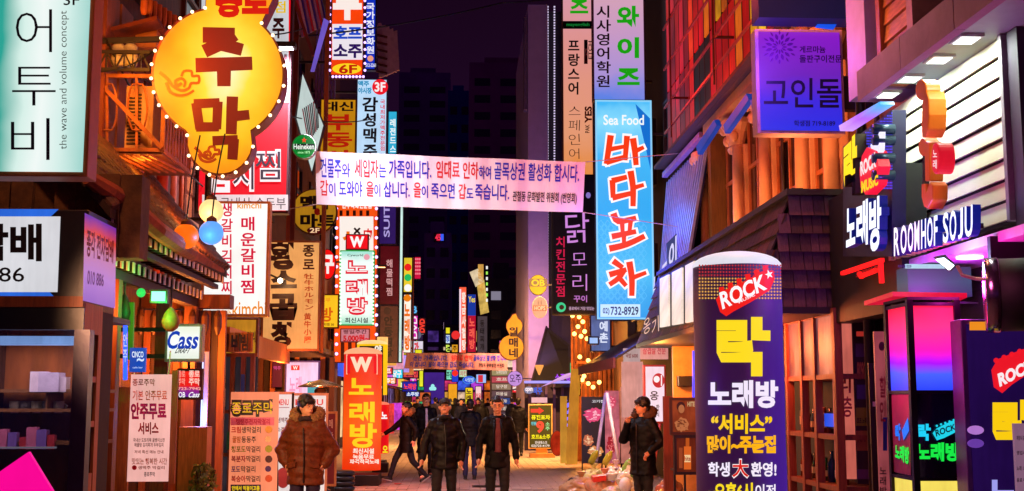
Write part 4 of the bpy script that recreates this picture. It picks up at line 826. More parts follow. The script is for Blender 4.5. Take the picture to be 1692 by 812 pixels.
# inflatable columns
def balloon(label, cx, r, Y, ytop, ybot, mat, topmat, dome=.5, base=True, name='balloon_sign'):
    c = PY(cx, 660, Y); X = c.x; rr = r / F * Y; zt = PY(cx, ytop, Y - rr * .2).z; z0 = max(PY(cx, ybot, Y).z, .0)
    t = T(name, label, 'inflatable sign', (X, Y, z0 if ybot < 1000 else 0)); d = rr * dome; zs = zt - d
    z00 = z0 + .22 if base else 0
    prof = [(rr * (1 + .006 * math.sin(i * 1.7)), z00 + (zs - z00) * i / 14) for i in range(15)]
    MB().lathe((X, Y, 0), prof, 48).build('column', mat, t, True)
    MB().lathe((X, Y, zs), [(rr * math.cos(a * math.pi / 16), d * math.sin(a * math.pi / 16)) for a in range(8)] + [(.01, d)], 48).build('cap', topmat, t, True)
    MB().lathe((X, Y, zs), ((rr * 1.004, -.015), (rr * 1.008, 0), (rr * 1.004, .015)), 48).build('seam', topmat, t)
    if base: MB().box(X - rr, X + rr, Y - rr, Y + rr, .0, .22).build('base', paint('#120a0c', .5), t, bevel=.02)
    return t, SCyl(X, Y, rr), rr
yb_, sfy, rr = balloon('yellow and black inflatable column behind the orange karaoke column', 614, 25, 30, 562, 668, emi('#f8c010', .95, .1), emi('#ffd890', .95), .25)
patch(SY(30 - rr - .03), (594, 572, 633, 664), paint('#140c10'), yb_, 0, 'dark_panel')
for c, b in (('야', (619, 571, 631, 582)), ('즈', (618, 590, 631, 606)), ('트', (618, 625, 631, 644))): put(SY(30 - rr - .05), (c, b, L('#fff4e0'), dict(bold=.06)), yb_)
rbn, sfr, _ = balloon('small red inflatable column right of the orange karaoke column', 630, 13, 29, 664, 765, emi('#e81018', .9, .1), emi('#ff8060', .9), .3)
for c, b, h in (('노', (630, 680, 640, 694), '#ffffff'), ('오', (632, 736, 641, 750), '#f8e020')): put(sfr, (c, b, L((h if len(h) == 7 else '#ffffff')), dict(bold=.05, off=.03)), rbn)
wbn, sfw, rr = balloon('orange red inflatable karaoke column with white W on top', 599, 31, 24.8, 574, 795, grad(((0, '#f03008'), (.4, '#ff6010'), (.8, '#f83808'), (1, '#f01810')), .98), emi('#ffb080', .95, .1), .33)
put(sfw, ('#rect', (572, 586, 624, 619), L('#f8c0a0'), dict(off=.02)), wbn); put(sfw, ('#rect', (573.5, 587.5, 622.5, 617.5), L('#e8101c'), dict(off=.04)), wbn)
put(sfw, ('W', (579, 590, 615, 615), L('#ffe0c0'), dict(bold=.06, off=.07)), wbn)
for c, b in (('노', (577, 623, 617, 656)), ('래', (577, 664, 619, 698)), ('방', (578, 700, 622, 740))): put(sfw, (c, b, L('#ffd020'), dict(bold=.035, off=.03, slices=6, jit=.04)), wbn)
for s_, b in (('최신시설', (583, 741, 618, 750)), ('녹음무료', (583, 751, 618, 759)), ('파격적국노래', (578, 759, 626, 767))): put(sfw, (s_, b, L('#fff0e0'), dict(bold=.03, off=.03, slices=6)), wbn)
light('POINT', (wbn.location.x + .7, 23.8, 1.2), 30, '#ff6020', wbn, .2)
sign('box_sign', 'dark purple vertical sign reading SUITE in the left distance', 'sign', (626, 320, 655, 404), 56, .3, emi('#301860', .8), paint('#201030'), (('SUITE', (634, 326, 644, 392), L('#b0a0e0'), dict(rot=True)),), arm='L')
sign('box_sign', 'maroon vertical sign with pale letters in the left distance', 'sign', (627, 406, 660, 504), 58, .3, emi('#5a0a14', .75, .2), paint('#3a0a10'), (('해물떡찜', (638, 428, 650, 490), L('#d8a0a0'), dict(vert=True)),), arm='L')
sign('box_sign', 'brown grey banner sign with dark letters below the maroon sign', 'sign', (627, 505, 658, 600), 57, .2, paint('#8a6860', .7), paint('#3a2828'), (('안동찜닭', (634, 522, 650, 592), '#1a0c10', dict(vert=True, bold=.04)), ('#disc', (640, 514, 6), '#4a3030', {})), arm='L')
# ================================================================== FAR SIGNS
def far(label, r, Y, hx, texts=(), s=.95, cab='#201020', name='box_sign', th=.3): return sign(name, label, 'sign', r, Y, th, emi(hx, s, .15, False, .8), paint(cab), texts, fr=.05)
far('pale vertical light panel right of the maroon sign', (659, 330, 666, 600), 62, '#d0f0e8')
far('yellow vertical sign with red green and white dots', (666, 425, 682, 484), 66, '#f0d030', (('#disc', (674, 442, 6), L('#f02020'), {}), ('#disc', (674, 459, 6), L('#20c060'), {}), ('#disc', (674, 476, 6), L('#ffffff'), {})))
far('white vertical sign with orange karaoke letters in the left distance', (666, 486, 680, 584), 67, '#fff0e0', (('노래방', (668, 500, 678, 580), L('#f07010'), dict(vert=True, bold=.05)), ('#disc', (673, 493, 6), L('#f08010'), {})))
far('thin orange framed neon strip left of the red LED panel', (681, 424, 684, 584), 70, '#f05030')
far('red dotted LED panel high in the left distance', (684, 424, 696, 462), 74, '#d01040', tuple((('■', (686 + (i % 3) * 3.2, 427 + (i // 3) * 6, 688.4 + (i % 3) * 3.2, 430 + (i // 3) * 6), L('#ff8090'), {}) for i in range(15))))
far('blue neon letter B in the left distance', (680, 505, 690, 520), 72, '#180a40', (('B', (681, 506, 689, 518), L('#60c0ff'), dict(bold=.04)),))
far('magenta vertical DVD sign in the left distance', (680, 521, 691, 562), 72, '#e020b0', (('DVD', (682, 523, 689, 560), L('#fff0ff'), dict(rot=True, bold=.03)),))
far('red neon DVD sign right of the magenta one', (692, 525, 703, 552), 78, '#50081c', (('DVD', (693, 527, 702, 550), L('#ff4030'), dict(rot=True, bold=.05)),))
round_sign('round_sign', 'small grey disc sign below the DVD signs', (689, 554), 7, 76, emi('#8080a0', .6, 0, False), paint('#303040'), ())
far('white and red slanted sign above the small banner, left', (682, 563, 700, 584), 82, '#e0d8e8', (('가', (684, 566, 692, 582), L('#e02030'), dict(bold=.06)),))
far('yellow block sign just above the small banner', (685, 577, 698, 586), 80, '#e8e020')
far('thin white strip light on the tower front', (732, 532, 734, 545), 112, '#f0c0f0'); far('yellow square sign in the street centre distance', (736, 541, 744, 552), 112, '#f0e020')
far('blue and white sign stacked under the yellow square', (736, 553, 744, 568), 112, '#d0e8ff', (('당구', (737, 555, 743, 566), L('#1040c0'), dict(vert=True, bold=.06)),))
far('black PC sign stacked under the blue and white one', (736, 569, 744, 583), 112, '#101408', (('PC', (737, 570, 743, 582), L('#e0ff60'), dict(vert=True, bold=.04)),))
far('orange small square sign left of the right distance signs', (746, 569, 757, 583), 108, '#e8a020', (('주', (748, 571, 755, 581), L('#402000'), {}),))
far('white and red vertical neon sign in the right distance', (758, 474, 771, 584), 104, '#ff6040', (('#rect', (759, 478, 762, 582), L('#ffe0f0'), {}), ('황금사철탕', (763, 482, 770, 580), L('#fff0e0'), dict(vert=True, bold=.04))))
far('blue bordered red karaoke sign in the right distance', (772, 486, 787, 583), 98, '#b01030', (('#rect', (773, 487, 786, 522), L('#1838a0'), {}), ('Yes', (774, 490, 785, 500), L('#ffe020'), dict(off=.03)), ('노래방', (775, 524, 785, 578), L('#ff6050'), dict(vert=True, bold=.04))))
round_sign('round_sign', 'glowing red ball lamp left of the right distance signs', (753, 554), 7, 100, emi('#f03030', .95, 0, False), paint('#501010'), ())
ys = T('slanted_sign', 'pale yellow lit slanted boards above the right distance signs', 'sign', PY(795, 520, 90))
for a, b, hx in ((((776, 450), (790, 444), (800, 466), (786, 474)), 0, '#f0d8b0'), (((790, 437), (799, 437), (799, 486), (790, 480)), 0, '#e0a850'), (((788, 470), (800, 462), (808, 516), (794, 520)), 0, '#e8c060')): MB().prism([PY(x, y, 90) for x, y in a], (0, .3, 0)).build('board', emi(hx, .8, .3, False), ys)
for i in range(7): patch(SY(89.9), (803, 440 + i * 9, 806, 445 + i * 9), L('#b0ff60' if i % 2 else '#ffffff'), ys)
far('grey vertical banner right of the karaoke signs', (788, 522, 806, 584), 92, '#605058', (('동태찌개', (793, 528, 801, 580), '#1a1018', dict(vert=True)),), .5)
# signs under the small banner
LO = [('dark red sign low in the left distance', (662, 612, 692, 626), 84, '#601030', (('호프집', (665, 614, 690, 624), L('#ff5050'), {}),)), ('yellow post shaped sign under the small banner', (692, 612, 700, 640), 86, '#e8e830', ()), ('blue oval neon with red letters', (664, 630, 690, 648), 80, '#1820a0', (('노래방', (667, 634, 688, 644), L('#ff4050'), dict(bold=.04)),)),
      ('white neon script sign in the left distance', (670, 647, 694, 656), 82, '#2030a0', (('소주방', (672, 648, 692, 655), L('#e0f0ff'), dict(bold=.04)),)), ('violet plain sign board in the street centre', (700, 615, 735, 660), 118, '#402080', (('♣', (709, 635, 721, 648), L('#a0f0f0'), {}),)),
      ('green and white sign right of the violet board', (737, 611, 748, 628), 114, '#80e0c0', (('주점', (738, 614, 747, 625), '#104040', {}),)), ('blue sign with red star shape in the street centre', (746, 611, 758, 632), 110, '#2040d0', (('●', (747, 612, 757, 622), L('#ff3020'), {}),)), ('pale rainbow sign above the blue oval', (758, 611, 772, 624), 108, '#c0e0b0', (('치킨', (760, 613, 771, 622), L('#d04060'), {}),)),
      ('orange pagoda shaped lit sign in the street centre', (740, 634, 756, 664), 96, '#f0a020', ()), ('yellow karaoke sign above the crowd', (768, 640, 782, 676), 76, '#f0d020', (('노래방', (770, 642, 780, 674), '#301808', dict(vert=True, bold=.04)),)), ('white and red small sign right of the yellow karaoke sign', (785, 638, 796, 662), 90, '#ffd0d0', (('정육', (786, 650, 795, 660), L('#e02020'), {}),)), ('white and blue striped kiosk sign', (786, 618, 804, 634), 92, '#a0c0ff', (('#rect', (790, 620, 798, 632), L('#e03040'), {}),)),
      ('small lit green sign low behind the crowd', (668, 662, 678, 690), 64, '#70f030', (('▲', (670, 668, 676, 680), L('#f0ff80'), {}),)), ('orange shop window glow at far left behind the crowd', (690, 648, 712, 664), 100, '#d06030', ())]
for a in LO: far(*a)
t = round_sign('oval_sign', 'blue oval neon sign above the yellow karaoke sign', (775, 628), 10, 88, emi('#1840e0', .95, 0, False), emi('#60d0ff', .9, 0, False), (('사랑방', (768, 624, 783, 632), L('#c0e8ff'), {}),), ry=6)
fs = T('street_end_shops', 'row of brightly lit small shops closing the street', 'building', (1, 122, 0))
MB().box(-9, 10, 120, 126, 0, 6.5).build('wall', paint('#4a2a60', .7), fs)
for i in range(14):
    x = -8 + i * 1.3; MB().box(x, x + 1.1, 119.8, 120, .3, 2.4).build('window', emi(['#e0a040', '#c03060', '#5040c0', '#e8c0a0', '#d06020'][i * 3 % 5], .8, .4, False), fs); MB().box(x, x + 1.15, 119.6, 120, 2.6, 3.5).build('shop_sign', emi(['#4060f0', '#f04080', '#f0e060', '#30c080', '#f07020', '#c040e0'][i * 5 % 6], .8, .4, False), fs)
# right distance: floor signs, gourd, roundels
fl_ = T('directory_sign', 'stack of coloured floor name plates right of the crowd', 'sign', PY(828, 690, 70))
MB().box(PY(811, 0, 70).x, PY(847, 0, 70).x, 70, 70.3, 0, PY(0, 606, 70).z).build('frame', paint('#483838'), fl_)
for i, (hx, tx) in enumerate((('#b0a878', '노래연습장'), ('#d05060', '호프'), ('#a08870', '당구장'), ('#6a5058', '미용실'), ('#2850a0', '치과'), ('#705860', 'PC방'), ('#50405a', '분식'))):
    y0 = 610 + i * 12; s_ = MB().box(PY(814, 0, 70).x, PY(844, 0, 70).x, 69.9, 69.99, PY(0, y0 + 10, 70).z, PY(0, y0, 70).z).build('name_plate', emi(hx, .6, .2, False), fl_); put(SY(69.88), (tx, (820, y0 + 2, 838, y0 + 8), L('#e0d0c0'), {}), fl_)
gq = T('gourd_sign', 'small glowing orange gourd sign on the right', 'sign', PY(845, 600, 50))
og = []
for i in range(48):
    a = 2 * math.pi * i / 48; dx, dy = math.cos(a), math.sin(a); best = 0
    for (cx, cy, r) in ((850, 538, 14), (845, 575, 21), (851, 522, 5)):
        ox, oy = 847 - cx, 560 - cy; bq = ox * dx + oy * dy; dd = bq * bq - (ox * ox + oy * oy - r * r)
        if dd > 0: best = max(best, -bq + math.sqrt(dd))
    og.append((847 + dx * best, 560 + dy * best))
MB().prism([PY(a, b, 50.02) for a, b in og], (0, .3, 0)).build('cabinet', paint('#8a3a10'), gq); MB().prism([PY(847 + (a - 847) * .95, 560 + (b - 560) * .96, 50) for a, b in og], (0, .019, 0)).build('face_panel', emi('#ffa020', 1, .15), gq)
text(SY(50), '월매네', (840, 540, 858, 592), paint('#2a0c04'), gq, .03, vert=True, off=.03)
round_sign('round_sign', 'small lilac disc sign under the orange gourd', (851, 626), 12, 46, emi('#c090d8', .85), paint('#604070'), (('오주', (842, 618, 861, 633), '#200c30', dict(bold=.01, slant=-.1)),), arm='R')
round_sign('round_sign', 'yellow and black OB roundel above the oval plate', (889, 471), 14, 40, emi('#e8b810', .9), paint('#3a2c08'), (('#rect', (874, 461, 904, 474), '#141008', dict(off=.006)), ('OB', (878, 462, 900, 473), L('#f8d020'), dict(bold=.03, off=.02))), arm='R', ry=16)
round_sign('oval_sign', 'oval beige brewery plate under the OB roundel', (892, 508), 12, 40, emi('#d8a890', .7), paint('#d8b8a0', .3), (('#rect', (881, 505, 903, 514), '#6a3020', dict(off=.006)), ('HOPS', (883, 506, 901, 513), L('#f0d0b0'), dict(off=.02)), ('ⅱ', (888, 497, 896, 504), '#504060', {})), arm='R', ry=17)
sign('box_sign', 'black vertical chicken restaurant sign with lilac brush letters', 'sign', (912, 288, 985, 521), 33, .25, emi('#0c0614', .6, .3), paint('#0a060c'), (
    ('닭', (935, 352, 972, 402), L('#d088e0'), dict(bold=.0, jit=.08)), ('모', (944, 414, 970, 444), L('#d088e0'), dict(bold=-.01, jit=.08)), ('리', (946, 452, 970, 482), L('#d088e0'), dict(bold=-.01)), ('꾸이', (948, 488, 970, 500), L('#b070c8'), {}),
    ('치킨전문점', (918, 390, 936, 492), L('#c81848'), dict(vert=True)), ('종로에서 가장 맛있는', (940, 507, 982, 513), L('#a898c0'), {}), ('#disc', (927, 508, 8), L('#30c890'), {}), ('#disc', (928, 508, 4), '#0c0614', dict(off=.01)), ('●', (968, 318, 976, 328), L('#8070c0'), {})), arm='R')
# tall right signs
sign('box_sign', 'tall peach language school sign with thin black letters', 'sign', (929, -60, 980, 292), 36, .25, grad(((0, '#f09040'), (.2, '#f0a078'), (.6, '#e89890'), (1, '#e0a0c0')), .9), paint('#6a4040'), (
    ('즈', (942, -4, 972, 26), L('#20a010'), dict(bold=.04)), ('#rect', (930, 35, 978, 48), '#081c08', dict(off=.003)), ('mayenglish', (936, 38, 974, 45), L('#107830'), dict(off=.02)), ('프랑스어', (938, 64, 959, 158), '#1c0c14', dict(vert=True, bold=.025)),
    ('스페인어', (937, 172, 963, 266), '#1c0c14', dict(vert=True, bold=-.012, jit=.1)), ('#rect', (965, 66, 971, 80), '#200818', {}), ('#rect', (965, 80, 971, 92), '#e8a8a8', {}), ('#rect', (965, 92, 971, 106), '#801828', {}), ('ETCH', (972, 68, 978, 98), '#401020', dict(rot=True)), ('YES', (966, 176, 978, 204), '#a83808', dict(rot=True, bold=.04)), ('PAK', (967, 206, 974, 220), '#401010', dict(rot=True))), arm='R')
sign('box_sign', 'tall pink academy sign with blue glow painted in from below, green and black letters', 'sign', (979, -60, 1066, 167), 26.4, .25, grad(((0, '#6088f0'), (.18, '#b098e0'), (.5, '#d0a0cc'), (1, '#e8b0b4')), .9), paint('#5a4050'), (  # blue glow of the sign below is put into this unlit face's gradient
    ('시사영어학원', (985, 8, 1011, 146), '#180c1c', dict(vert=True, bold=.02)), ('와', (1019, 10, 1056, 45), L('#18a010'), dict(bold=.04)), ('이', (1020, 62, 1056, 96), L('#18a010'), dict(bold=.04)), ('즈', (1020, 110, 1057, 145), L('#18a010'), dict(bold=.04)))
    , arm='R')
s = sign('seafood_sign', 'tall bright blue seafood lightbox with red white edged brush letters', 'sign', (985, 166, 1079, 528), 25, .28, grad(((0, '#1898ea'), (.2, '#48c0f8'), (.5, '#18a8f0'), (.75, '#38b8f8'), (.9, '#88e0ff'), (1, '#38b8f8')), 1.0), paint('#104a90', .4), (
    ('Sea Food', (997, 190, 1064, 207), L('#f8ffff'), dict(bold=.02)), ('#rect', (992, 503, 1058, 524), L('#c8ecf8'), {}), ('02)', (996, 509, 1007, 521), '#0c1c50', dict(off=.012)), ('732-8929', (1009, 507, 1055, 521), '#0c1c50', dict(bold=.02, off=.012))), arm='R', edge=emi('#90d8ff', .9, 0, False))
lat = MB(); sf = SY(25)
for i in range(8):
    for j in range(19):
        cx, cy = 993 + i * 11 + (j % 2) * 5.5, 370 + j * 7
        if cx > 1066: continue
        pts = ((cx, cy - 6), (cx + 4.4, cy), (cx, cy + 6), (cx - 4.4, cy))
        for k_ in range(4):
            a, b = pts[k_], pts[(k_ + 1) % 4]; dx, dy = b[0] - a[0], b[1] - a[1]; l = math.hypot(dx, dy); nx_, ny_ = -dy / l * .35, dx / l * .35
            lat.add([sf(a[0] + nx_, a[1] + ny_, .004), sf(b[0] + nx_, b[1] + ny_, .004), sf(b[0] - nx_, b[1] - ny_, .004), sf(a[0] - nx_, a[1] - ny_, .004)], [(0, 1, 2, 3)])
lat.build('lattice_print', L('#68c8f8'), s, kind='stuff')
patch(sf, ((1050, 172), (1074, 196), (1076, 285)), L('#0870d0'), s, .004, 'colour_band')
ST = [(11, (1009, 225), (1006, 245), (1002, 270)), (10, (1036, 226), (1033, 264)), (8, (1008, 247), (1034, 242)), (10, (1003, 268), (1036, 259)), (11, (1046, 230), (1049, 250), (1051, 272)), (8, (1052, 249), (1063, 244)),
      (10, (1012, 299), (1035, 293)), (10, (1012, 299), (1013, 326)), (10, (1013, 327), (1042, 320)), (11, (1042, 284), (1046, 310), (1046, 340)), (8, (1046, 311), (1063, 306)),
      (11, (1014, 354), (1022, 366), (1050, 361)), (8, (1028, 370), (1029, 386)), (8, (1042, 366), (1040, 384)), (10, (1012, 391), (1050, 383)), (8, (1031, 388), (1031, 402)), (11, (1008, 411), (1036, 404), (1064, 391)),
      (10, (1014, 432), (1028, 442)), (10, (1008, 454), (1034, 446)), (10, (1030, 448), (1022, 460), (1008, 470)), (9, (1022, 458), (1034, 472)), (11, (1040, 434), (1044, 460), (1044, 488)), (8, (1046, 459), (1067, 451))]
strokes(sf, ST, 10, L('#ffffff'), s, .008, 'lettering_outline', dw=6, sub=3); strokes(sf, ST, 10, L('#f83c10'), s, .06, sub=3)
light('POINT', PY(1030, 350, 24), 25, '#3090ff', s, .4)
# ================================================================== RIGHT SIDE
# ---- siding shop sign with deep canopy
XS = 4.0; ya, ybk = PX(1664, 200, XS).y, PX(1475, 300, XS).y
zs0, zs1 = 2.98, 4.37
pk = 9
sdn = T('siding_facade', 'white horizontal siding lit from above under the canopy', 'facade', (XS, (ya + ybk) / 2, zs0))
MB().box(XS + .03, XS + .2, ya, ybk, zs0, zs1).build('backing', paint('#2a2018', .8), sdn)
for i in range(pk):
    h = (zs1 - zs0) / pk; z = zs0 + i * h
    MB().slab([(XS - .012, ya, z + .022), (XS - .012, ybk, z + .022), (XS + .008, ybk, z + h), (XS + .008, ya, z + h)], (.02, 0, 0)).build('plank', paint(['#d8d0bc', '#cfc6b0', '#dcd6c6'][i % 3], .45, 0, .15, 3, .1, (1, .3, 1)), sdn)
MB().box(XS - .04, XS + .03, ya - .05, ya, zs0, zs1).build('corner_trim', paint('#8a7a88'), sdn)
MB().box(XS + .0, XS + 2.5, ya - .22, ya - .06, 2.9, 4.39).build('end_wall', paint('#43304c', .7, 0, .2, 3, .1), sdn)
XF = 3.38; cyn, cyf = 6.9, PX(1417, 160, XF).y; zc0, zc1 = 4.22, 4.48
cn = T('canopy', 'deep concrete canopy with four square downlights', 'canopy', (3.7, 8.7, zc0))
for i in range(3):
    a = cyf - (cyf - cyn) * i / 3; b = cyf - (cyf - cyn) * (i + 1) / 3; MB().box(XF, XF + .08, b + .012, a, zc0 - .0, zc1).build('fascia_panel', paint('#a07a88', .7, 0, .3, 4, .2), cn)
MB().box(XF + .081, 5.2, cyn, cyf - .02, zc0 + .155, zc0 + .26).build('soffit', paint('#9ab8a8', .5, 0, .2, 3, .1), cn)
for px, py in ((1597, 65), (1552, 98), (1503, 130), (1467, 156)):
    p = PZ(px, py, zc0 + .14); dl = MB().box(p.x - .09, p.x + .09, p.y - .11, p.y + .11, zc0 + .13, zc0 + .154).build('downlight', paint('#c8d0c8', .4), cn); MB().box(p.x - .07, p.x + .07, p.y - .085, p.y + .085, zc0 + .125, zc0 + .1295).build('diffuser', emi('#f4fff4', 3, 0, False), dl)
    light('AREA', (min(p.x, XS - .15), p.y, zc0 + .10), 6.5, '#e8ffe8', cn, .2, to=(XS - .02, p.y, zs0 + .3))
# building above the canopy
up = T('timber_cladding', 'orange lit timber cladding strip above the canopy', 'cladding', (4, 10, 4.6)); Xc = 3.75
y0_, y1_ = PX(1510, 60, Xc).y, PX(1464, 60, Xc).y
for i in range(14): z = 4.5 + i * .16; MB().slab([(Xc - .02, y0_, z), (Xc - .02, y1_, z), (Xc, y1_, z + .15), (Xc, y0_, z + .15)], (.05, 0, 0)).build('plank', WOOD(['#d88048', '#c87040', '#e09058'][i % 3], (1, 1, 6)), up)
MB().box(Xc - .06, Xc + .2, y0_ - .14, y0_ - .01, 4.46, 7).build('corner_post', paint('#c88a8a', .6), up); MB().box(Xc - .05, Xc + .2, y1_ + .01, y1_ + .1, 4.46, 7).build('corner_post', WOOD('#b8602c'), up)
MB().box(Xc - .1, Xc + .4, PX(1447, 50, Xc).y, PX(1416, 50, Xc).y, 4.48, 7).build('violet_pillar', paint('#b49ad8', .6, 0, .15), up)
light('POINT', (3.0, 10.8, 5.0), 12, '#ff9048', up, .1); light('POINT', (3.1, 12.1, 5.2), 30, '#8040ff', up, .15)
light('POINT', (2.9, 9.3, 4.9), 4, '#ffb0a0', up, .1)
# LED rock sign cluster
XN = 3.62; SN = SX(XN)
lc = T('neon_sign', 'dark blue dotted LED board with yellow syllable and guitar badge', 'neon sign', PX(1430, 430, XN))
def nq(*p): return [SN(a, b) for a, b in p]
MB().prism(nq((1393, 243), (1474, 182), (1474, 424), (1393, 424)), (.12, 0, 0)).build('board', paint('#121040', .4), lc)
lt_ = MB().prism([SN(a, b, .12) for a, b in ((1386, 208), (1454, 168), (1455, 173), (1388, 217))], (.12, 0, .0)).build('light_bar', grad(((0, '#30b0f0'), (.5, '#b060ff'), (1, '#d0a0ff')), 1.2, 'Y'), lc)
dm = MB()
for i in range(26):
    for j in range(30):
        px, py = 1414 + i * 2.4, 178 + j * 4.6
        if py < 243 - (px - 1393) * .75 + 4 or py > 330: continue
        p = SN(px, py, .01); dm.box(p.x - .004, p.x, p.y - .006, p.y + .006, p.z - .006, p.z + .006)
dm.build('led_dots', emi('#5048e0', 1.3, 0, False), lc, kind='stuff')
def letter3d(surf, ch, b, face_m, side_m, parent, depth=.09, bold=.05, base=.02, name='letter'):
    v, f = glyphs(ch, bold, .5); q = quad_of(b); x0, x1, y0, y1 = min(p[0] for p in v), max(p[0] for p in v), min(p[1] for p in v), max(p[1] for p in v)
    mb = MB(); vs = []
    for x, y, z in v:
        p = bil(q, (x - x0) / (x1 - x0), 1 - (y - y0) / (y1 - y0)); P0 = surf(*p); n = Vector((-1, 0, 0)) if surf is not SYcur else Vector((0, -1, 0))
        vs.append(P0 - n * (depth * (.5 - z)) if True else P0)
    mb.v = vs; mb.f = f; mb.m = [0 if all(v[t][2] > .49 for t in ff) else 1 for ff in f]
    return mb.build(name, [face_m, side_m], parent)
SYcur = None
tealside = paint('#103048', .35, .3, .2); yel = emi('#ffe010', 1.0, .05, False)
letter3d(SX(XN - .12), '락', ((1394, 240), (1416, 218), (1416, 318), (1394, 332)), yel, paint('#403000'), lc, .1, .07)
hp = MB().prism([SX(XN - .16)(a, b) for a, b in ((1420, 282), (1424, 258), (1432, 244), (1446, 250), (1452, 275), (1446, 306), (1430, 322), (1422, 310))], (.1, 0, 0)).build('guitar_badge', [emi('#f01838', 1, .1, False)], lc)
put(SX(XN - .17), ('MUSIC', ((1423, 300), (1451, 288), (1451, 306), (1423, 320)), L('#ffd820'), dict(bold=.05)), lc); put(SX(XN - .17), ('ROCK', ((1421, 268), (1447, 250), (1448, 276), (1422, 292)), L('#ffe8e8'), dict(bold=.05)), lc)
for i in range(5): MB().prism([SX(XN - .14)(a, b) for a, b in ((1438 + i * 3.4, 240 - i * 5), (1440 + i * 3.4, 238 - i * 5), (1446 + i * 1.5, 262 - i * 3), (1443 + i * 1.5, 263 - i * 3))], (.05, 0, 0)).build('guitar_peg', emi('#e8e8ff', 1, 0, False), lc)
for py in (214, 232, 262, 290): p = SX(XN - .1)(1458, py); MB().tube([p + Vector((-.08, 0, 0)), p + Vector((.1, 0, 0))], .045, 10).build('standoff', tealside, lc, True)
lk = T('letter_sign', 'white lit channel letters reading karaoke room in Korean', 'neon sign', PX(1425, 425, XN)); whl = emi('#e8f0ff', 1.15, .03, False); bls = emi('#1828a0', .3, 0, False)
for ch, b in (('노', ((1398, 346), (1413, 340), (1413, 403), (1398, 410))), ('래', ((1415, 336), (1434, 328), (1434, 404), (1415, 408))), ('방', ((1436, 330), (1456, 322), (1456, 410), (1436, 420)))): letter3d(SX(XN - .14), ch, b, whl, bls, lk, .07, .04)
light('POINT', PX(1415, 375, XN - .45), 6, '#6080ff', lk, .1)
rh = T('letter_sign', 'white lit block letters reading ROOM HOF SOJU with blue sides', 'neon sign', PX(1540, 420, 3.72))
rt = 'ROOMHOFSOJU'; xs_ = [(1477, 1486), (1488, 1498), (1500, 1509), (1511, 1517 + 2), (1522, 1530), (1532, 1541), (1543, 1549), (1558, 1567), (1569, 1580), (1583, 1591), (1594, 1607)]
whr = emi('#fff0f8', 1.15, .03, False)
for i, ch in enumerate(rt):
    a, b = xs_[i]; top = lambda x: 377 - (x - 1477) * .30; bot = lambda x: 424 - (x - 1477) * .262
    letter3d(SX(3.62), ch, ((a, top(a)), (b, top(b)), (b, bot(b)), (a, bot(a))), whr if i < 4 else whl, emi('#5020a0', .3, 0, False) if i < 4 else emi('#1028b0', .4, 0, False), rh, .06, .02)
p0, p1 = PX(1477, 415, 3.74), PX(1612, 372, 3.74); MB().box(3.74, 3.8, p1.y, p0.y, p0.z - .04, p0.z + .0).build('rail', METAL, rh)
for i in range(14): yy = p1.y + (p0.y - p1.y) * (i + .5) / 14; MB().box(3.68, 3.76, yy - .03, yy + .03, p0.z - .09, p0.z - .045).build('clip', paint('#b0a060', .5), rh)
light('POINT', (3.3, 9.4, 2.85), 10, '#c040ff', rh, .1)
# orange lit figure shaped totem
tt = T('totem_sign', 'orange curled three lobed totem sign with a small red badge', 'sign', PX(1540, 346, 3.6)); om_ = emi('#f07010', .55, .1); os_ = paint('#e89a30', .4, 0, .15)
def lobe(pts, off, d, m, nm='lobe'):
    s_ = SX(3.72 - off); mb = MB().prism([s_(a, b) for a, b in pts], (d * .55, 0, 0)); return mb.build(nm, m, tt, bevel=.01)
def circ_pts(cx, cy, rx, ry, n=24, a0=0, a1=360): return [(cx + rx * math.cos(R(a0 + (a1 - a0) * i / n)), cy + ry * math.sin(R(a0 + (a1 - a0) * i / n))) for i in range(n)]
lobe(circ_pts(1521, 149, 9, 17), .14, .22, paint('#f07a18', .4, 0, .15))
lobe([(1524, 150), (1530, 150), (1534, 164), (1535, 190), (1533, 215), (1528, 228), (1523, 228), (1522, 205), (1523, 180)], .14, .26, paint('#f07a18', .4, 0, .15))
lobe(circ_pts(1524, 243, 7, 15), .1, .2, paint('#e87018', .4, 0, .15)); lobe([(1527, 232), (1536, 236), (1536, 300), (1528, 300)], .1, .2, paint('#e87018', .4, 0, .15))
lobe([(1522, 304), (1528, 304), (1530, 318), (1536, 300), (1541, 306), (1541, 330), (1533, 346), (1526, 342), (1522, 326)], .12, .22, paint('#d86010', .4, 0, .15))
rb_ = lobe(circ_pts(1545, 262, 7, 26), .28, .22, emi('#e81830', .8, .1), 'red_badge'); put(SX(3.72 - .29), ('노래', (1541, 246, 1549, 280), L('#ffe0e0'), dict(vert=True, off=.01)), tt)
MB().bar(PX(1530, 165, 3.75), PX(1530, 330, 3.75), .04).build('mount', METAL, tt)
# ground floor soffit, boxes and red awning under the siding
gs = T('shop_porch', 'magenta lit porch ceiling with a teal box below the letters', 'porch', (3.8, 9.5, 2.9))
MB().box(3.78, 5.5, 7.0, 11.0, 2.80, 2.87).build('ceiling', paint('#d0b0d0', .45, 0, .2), gs)
p = PZ(1602, 424, 2.80); MB().lathe((p.x, p.y, 2.784), ((.1, 0), (.1, .015)), 18).build('downlight', emi('#e8f0ff', 3, 0, False), gs); light('POINT', (p.x - .1, p.y, 2.55), 14, '#d030ff', gs, .08)
light('POINT', (3.5, 8.3, 2.5), 12, '#ff30c0', gs, .1)
bx0, bx1 = PY(1481, 0, 9.6).x, PY(1583, 0, 9.6).x
MB().box(bx0, bx1, 9.6, 9.85, PY(1530, 490, 9.6).z, PY(1530, 441, 9.6).z).build('sign_box', grad(((0, '#104878'), (.5, '#108090'), (1, '#20586a')), .35), gs)
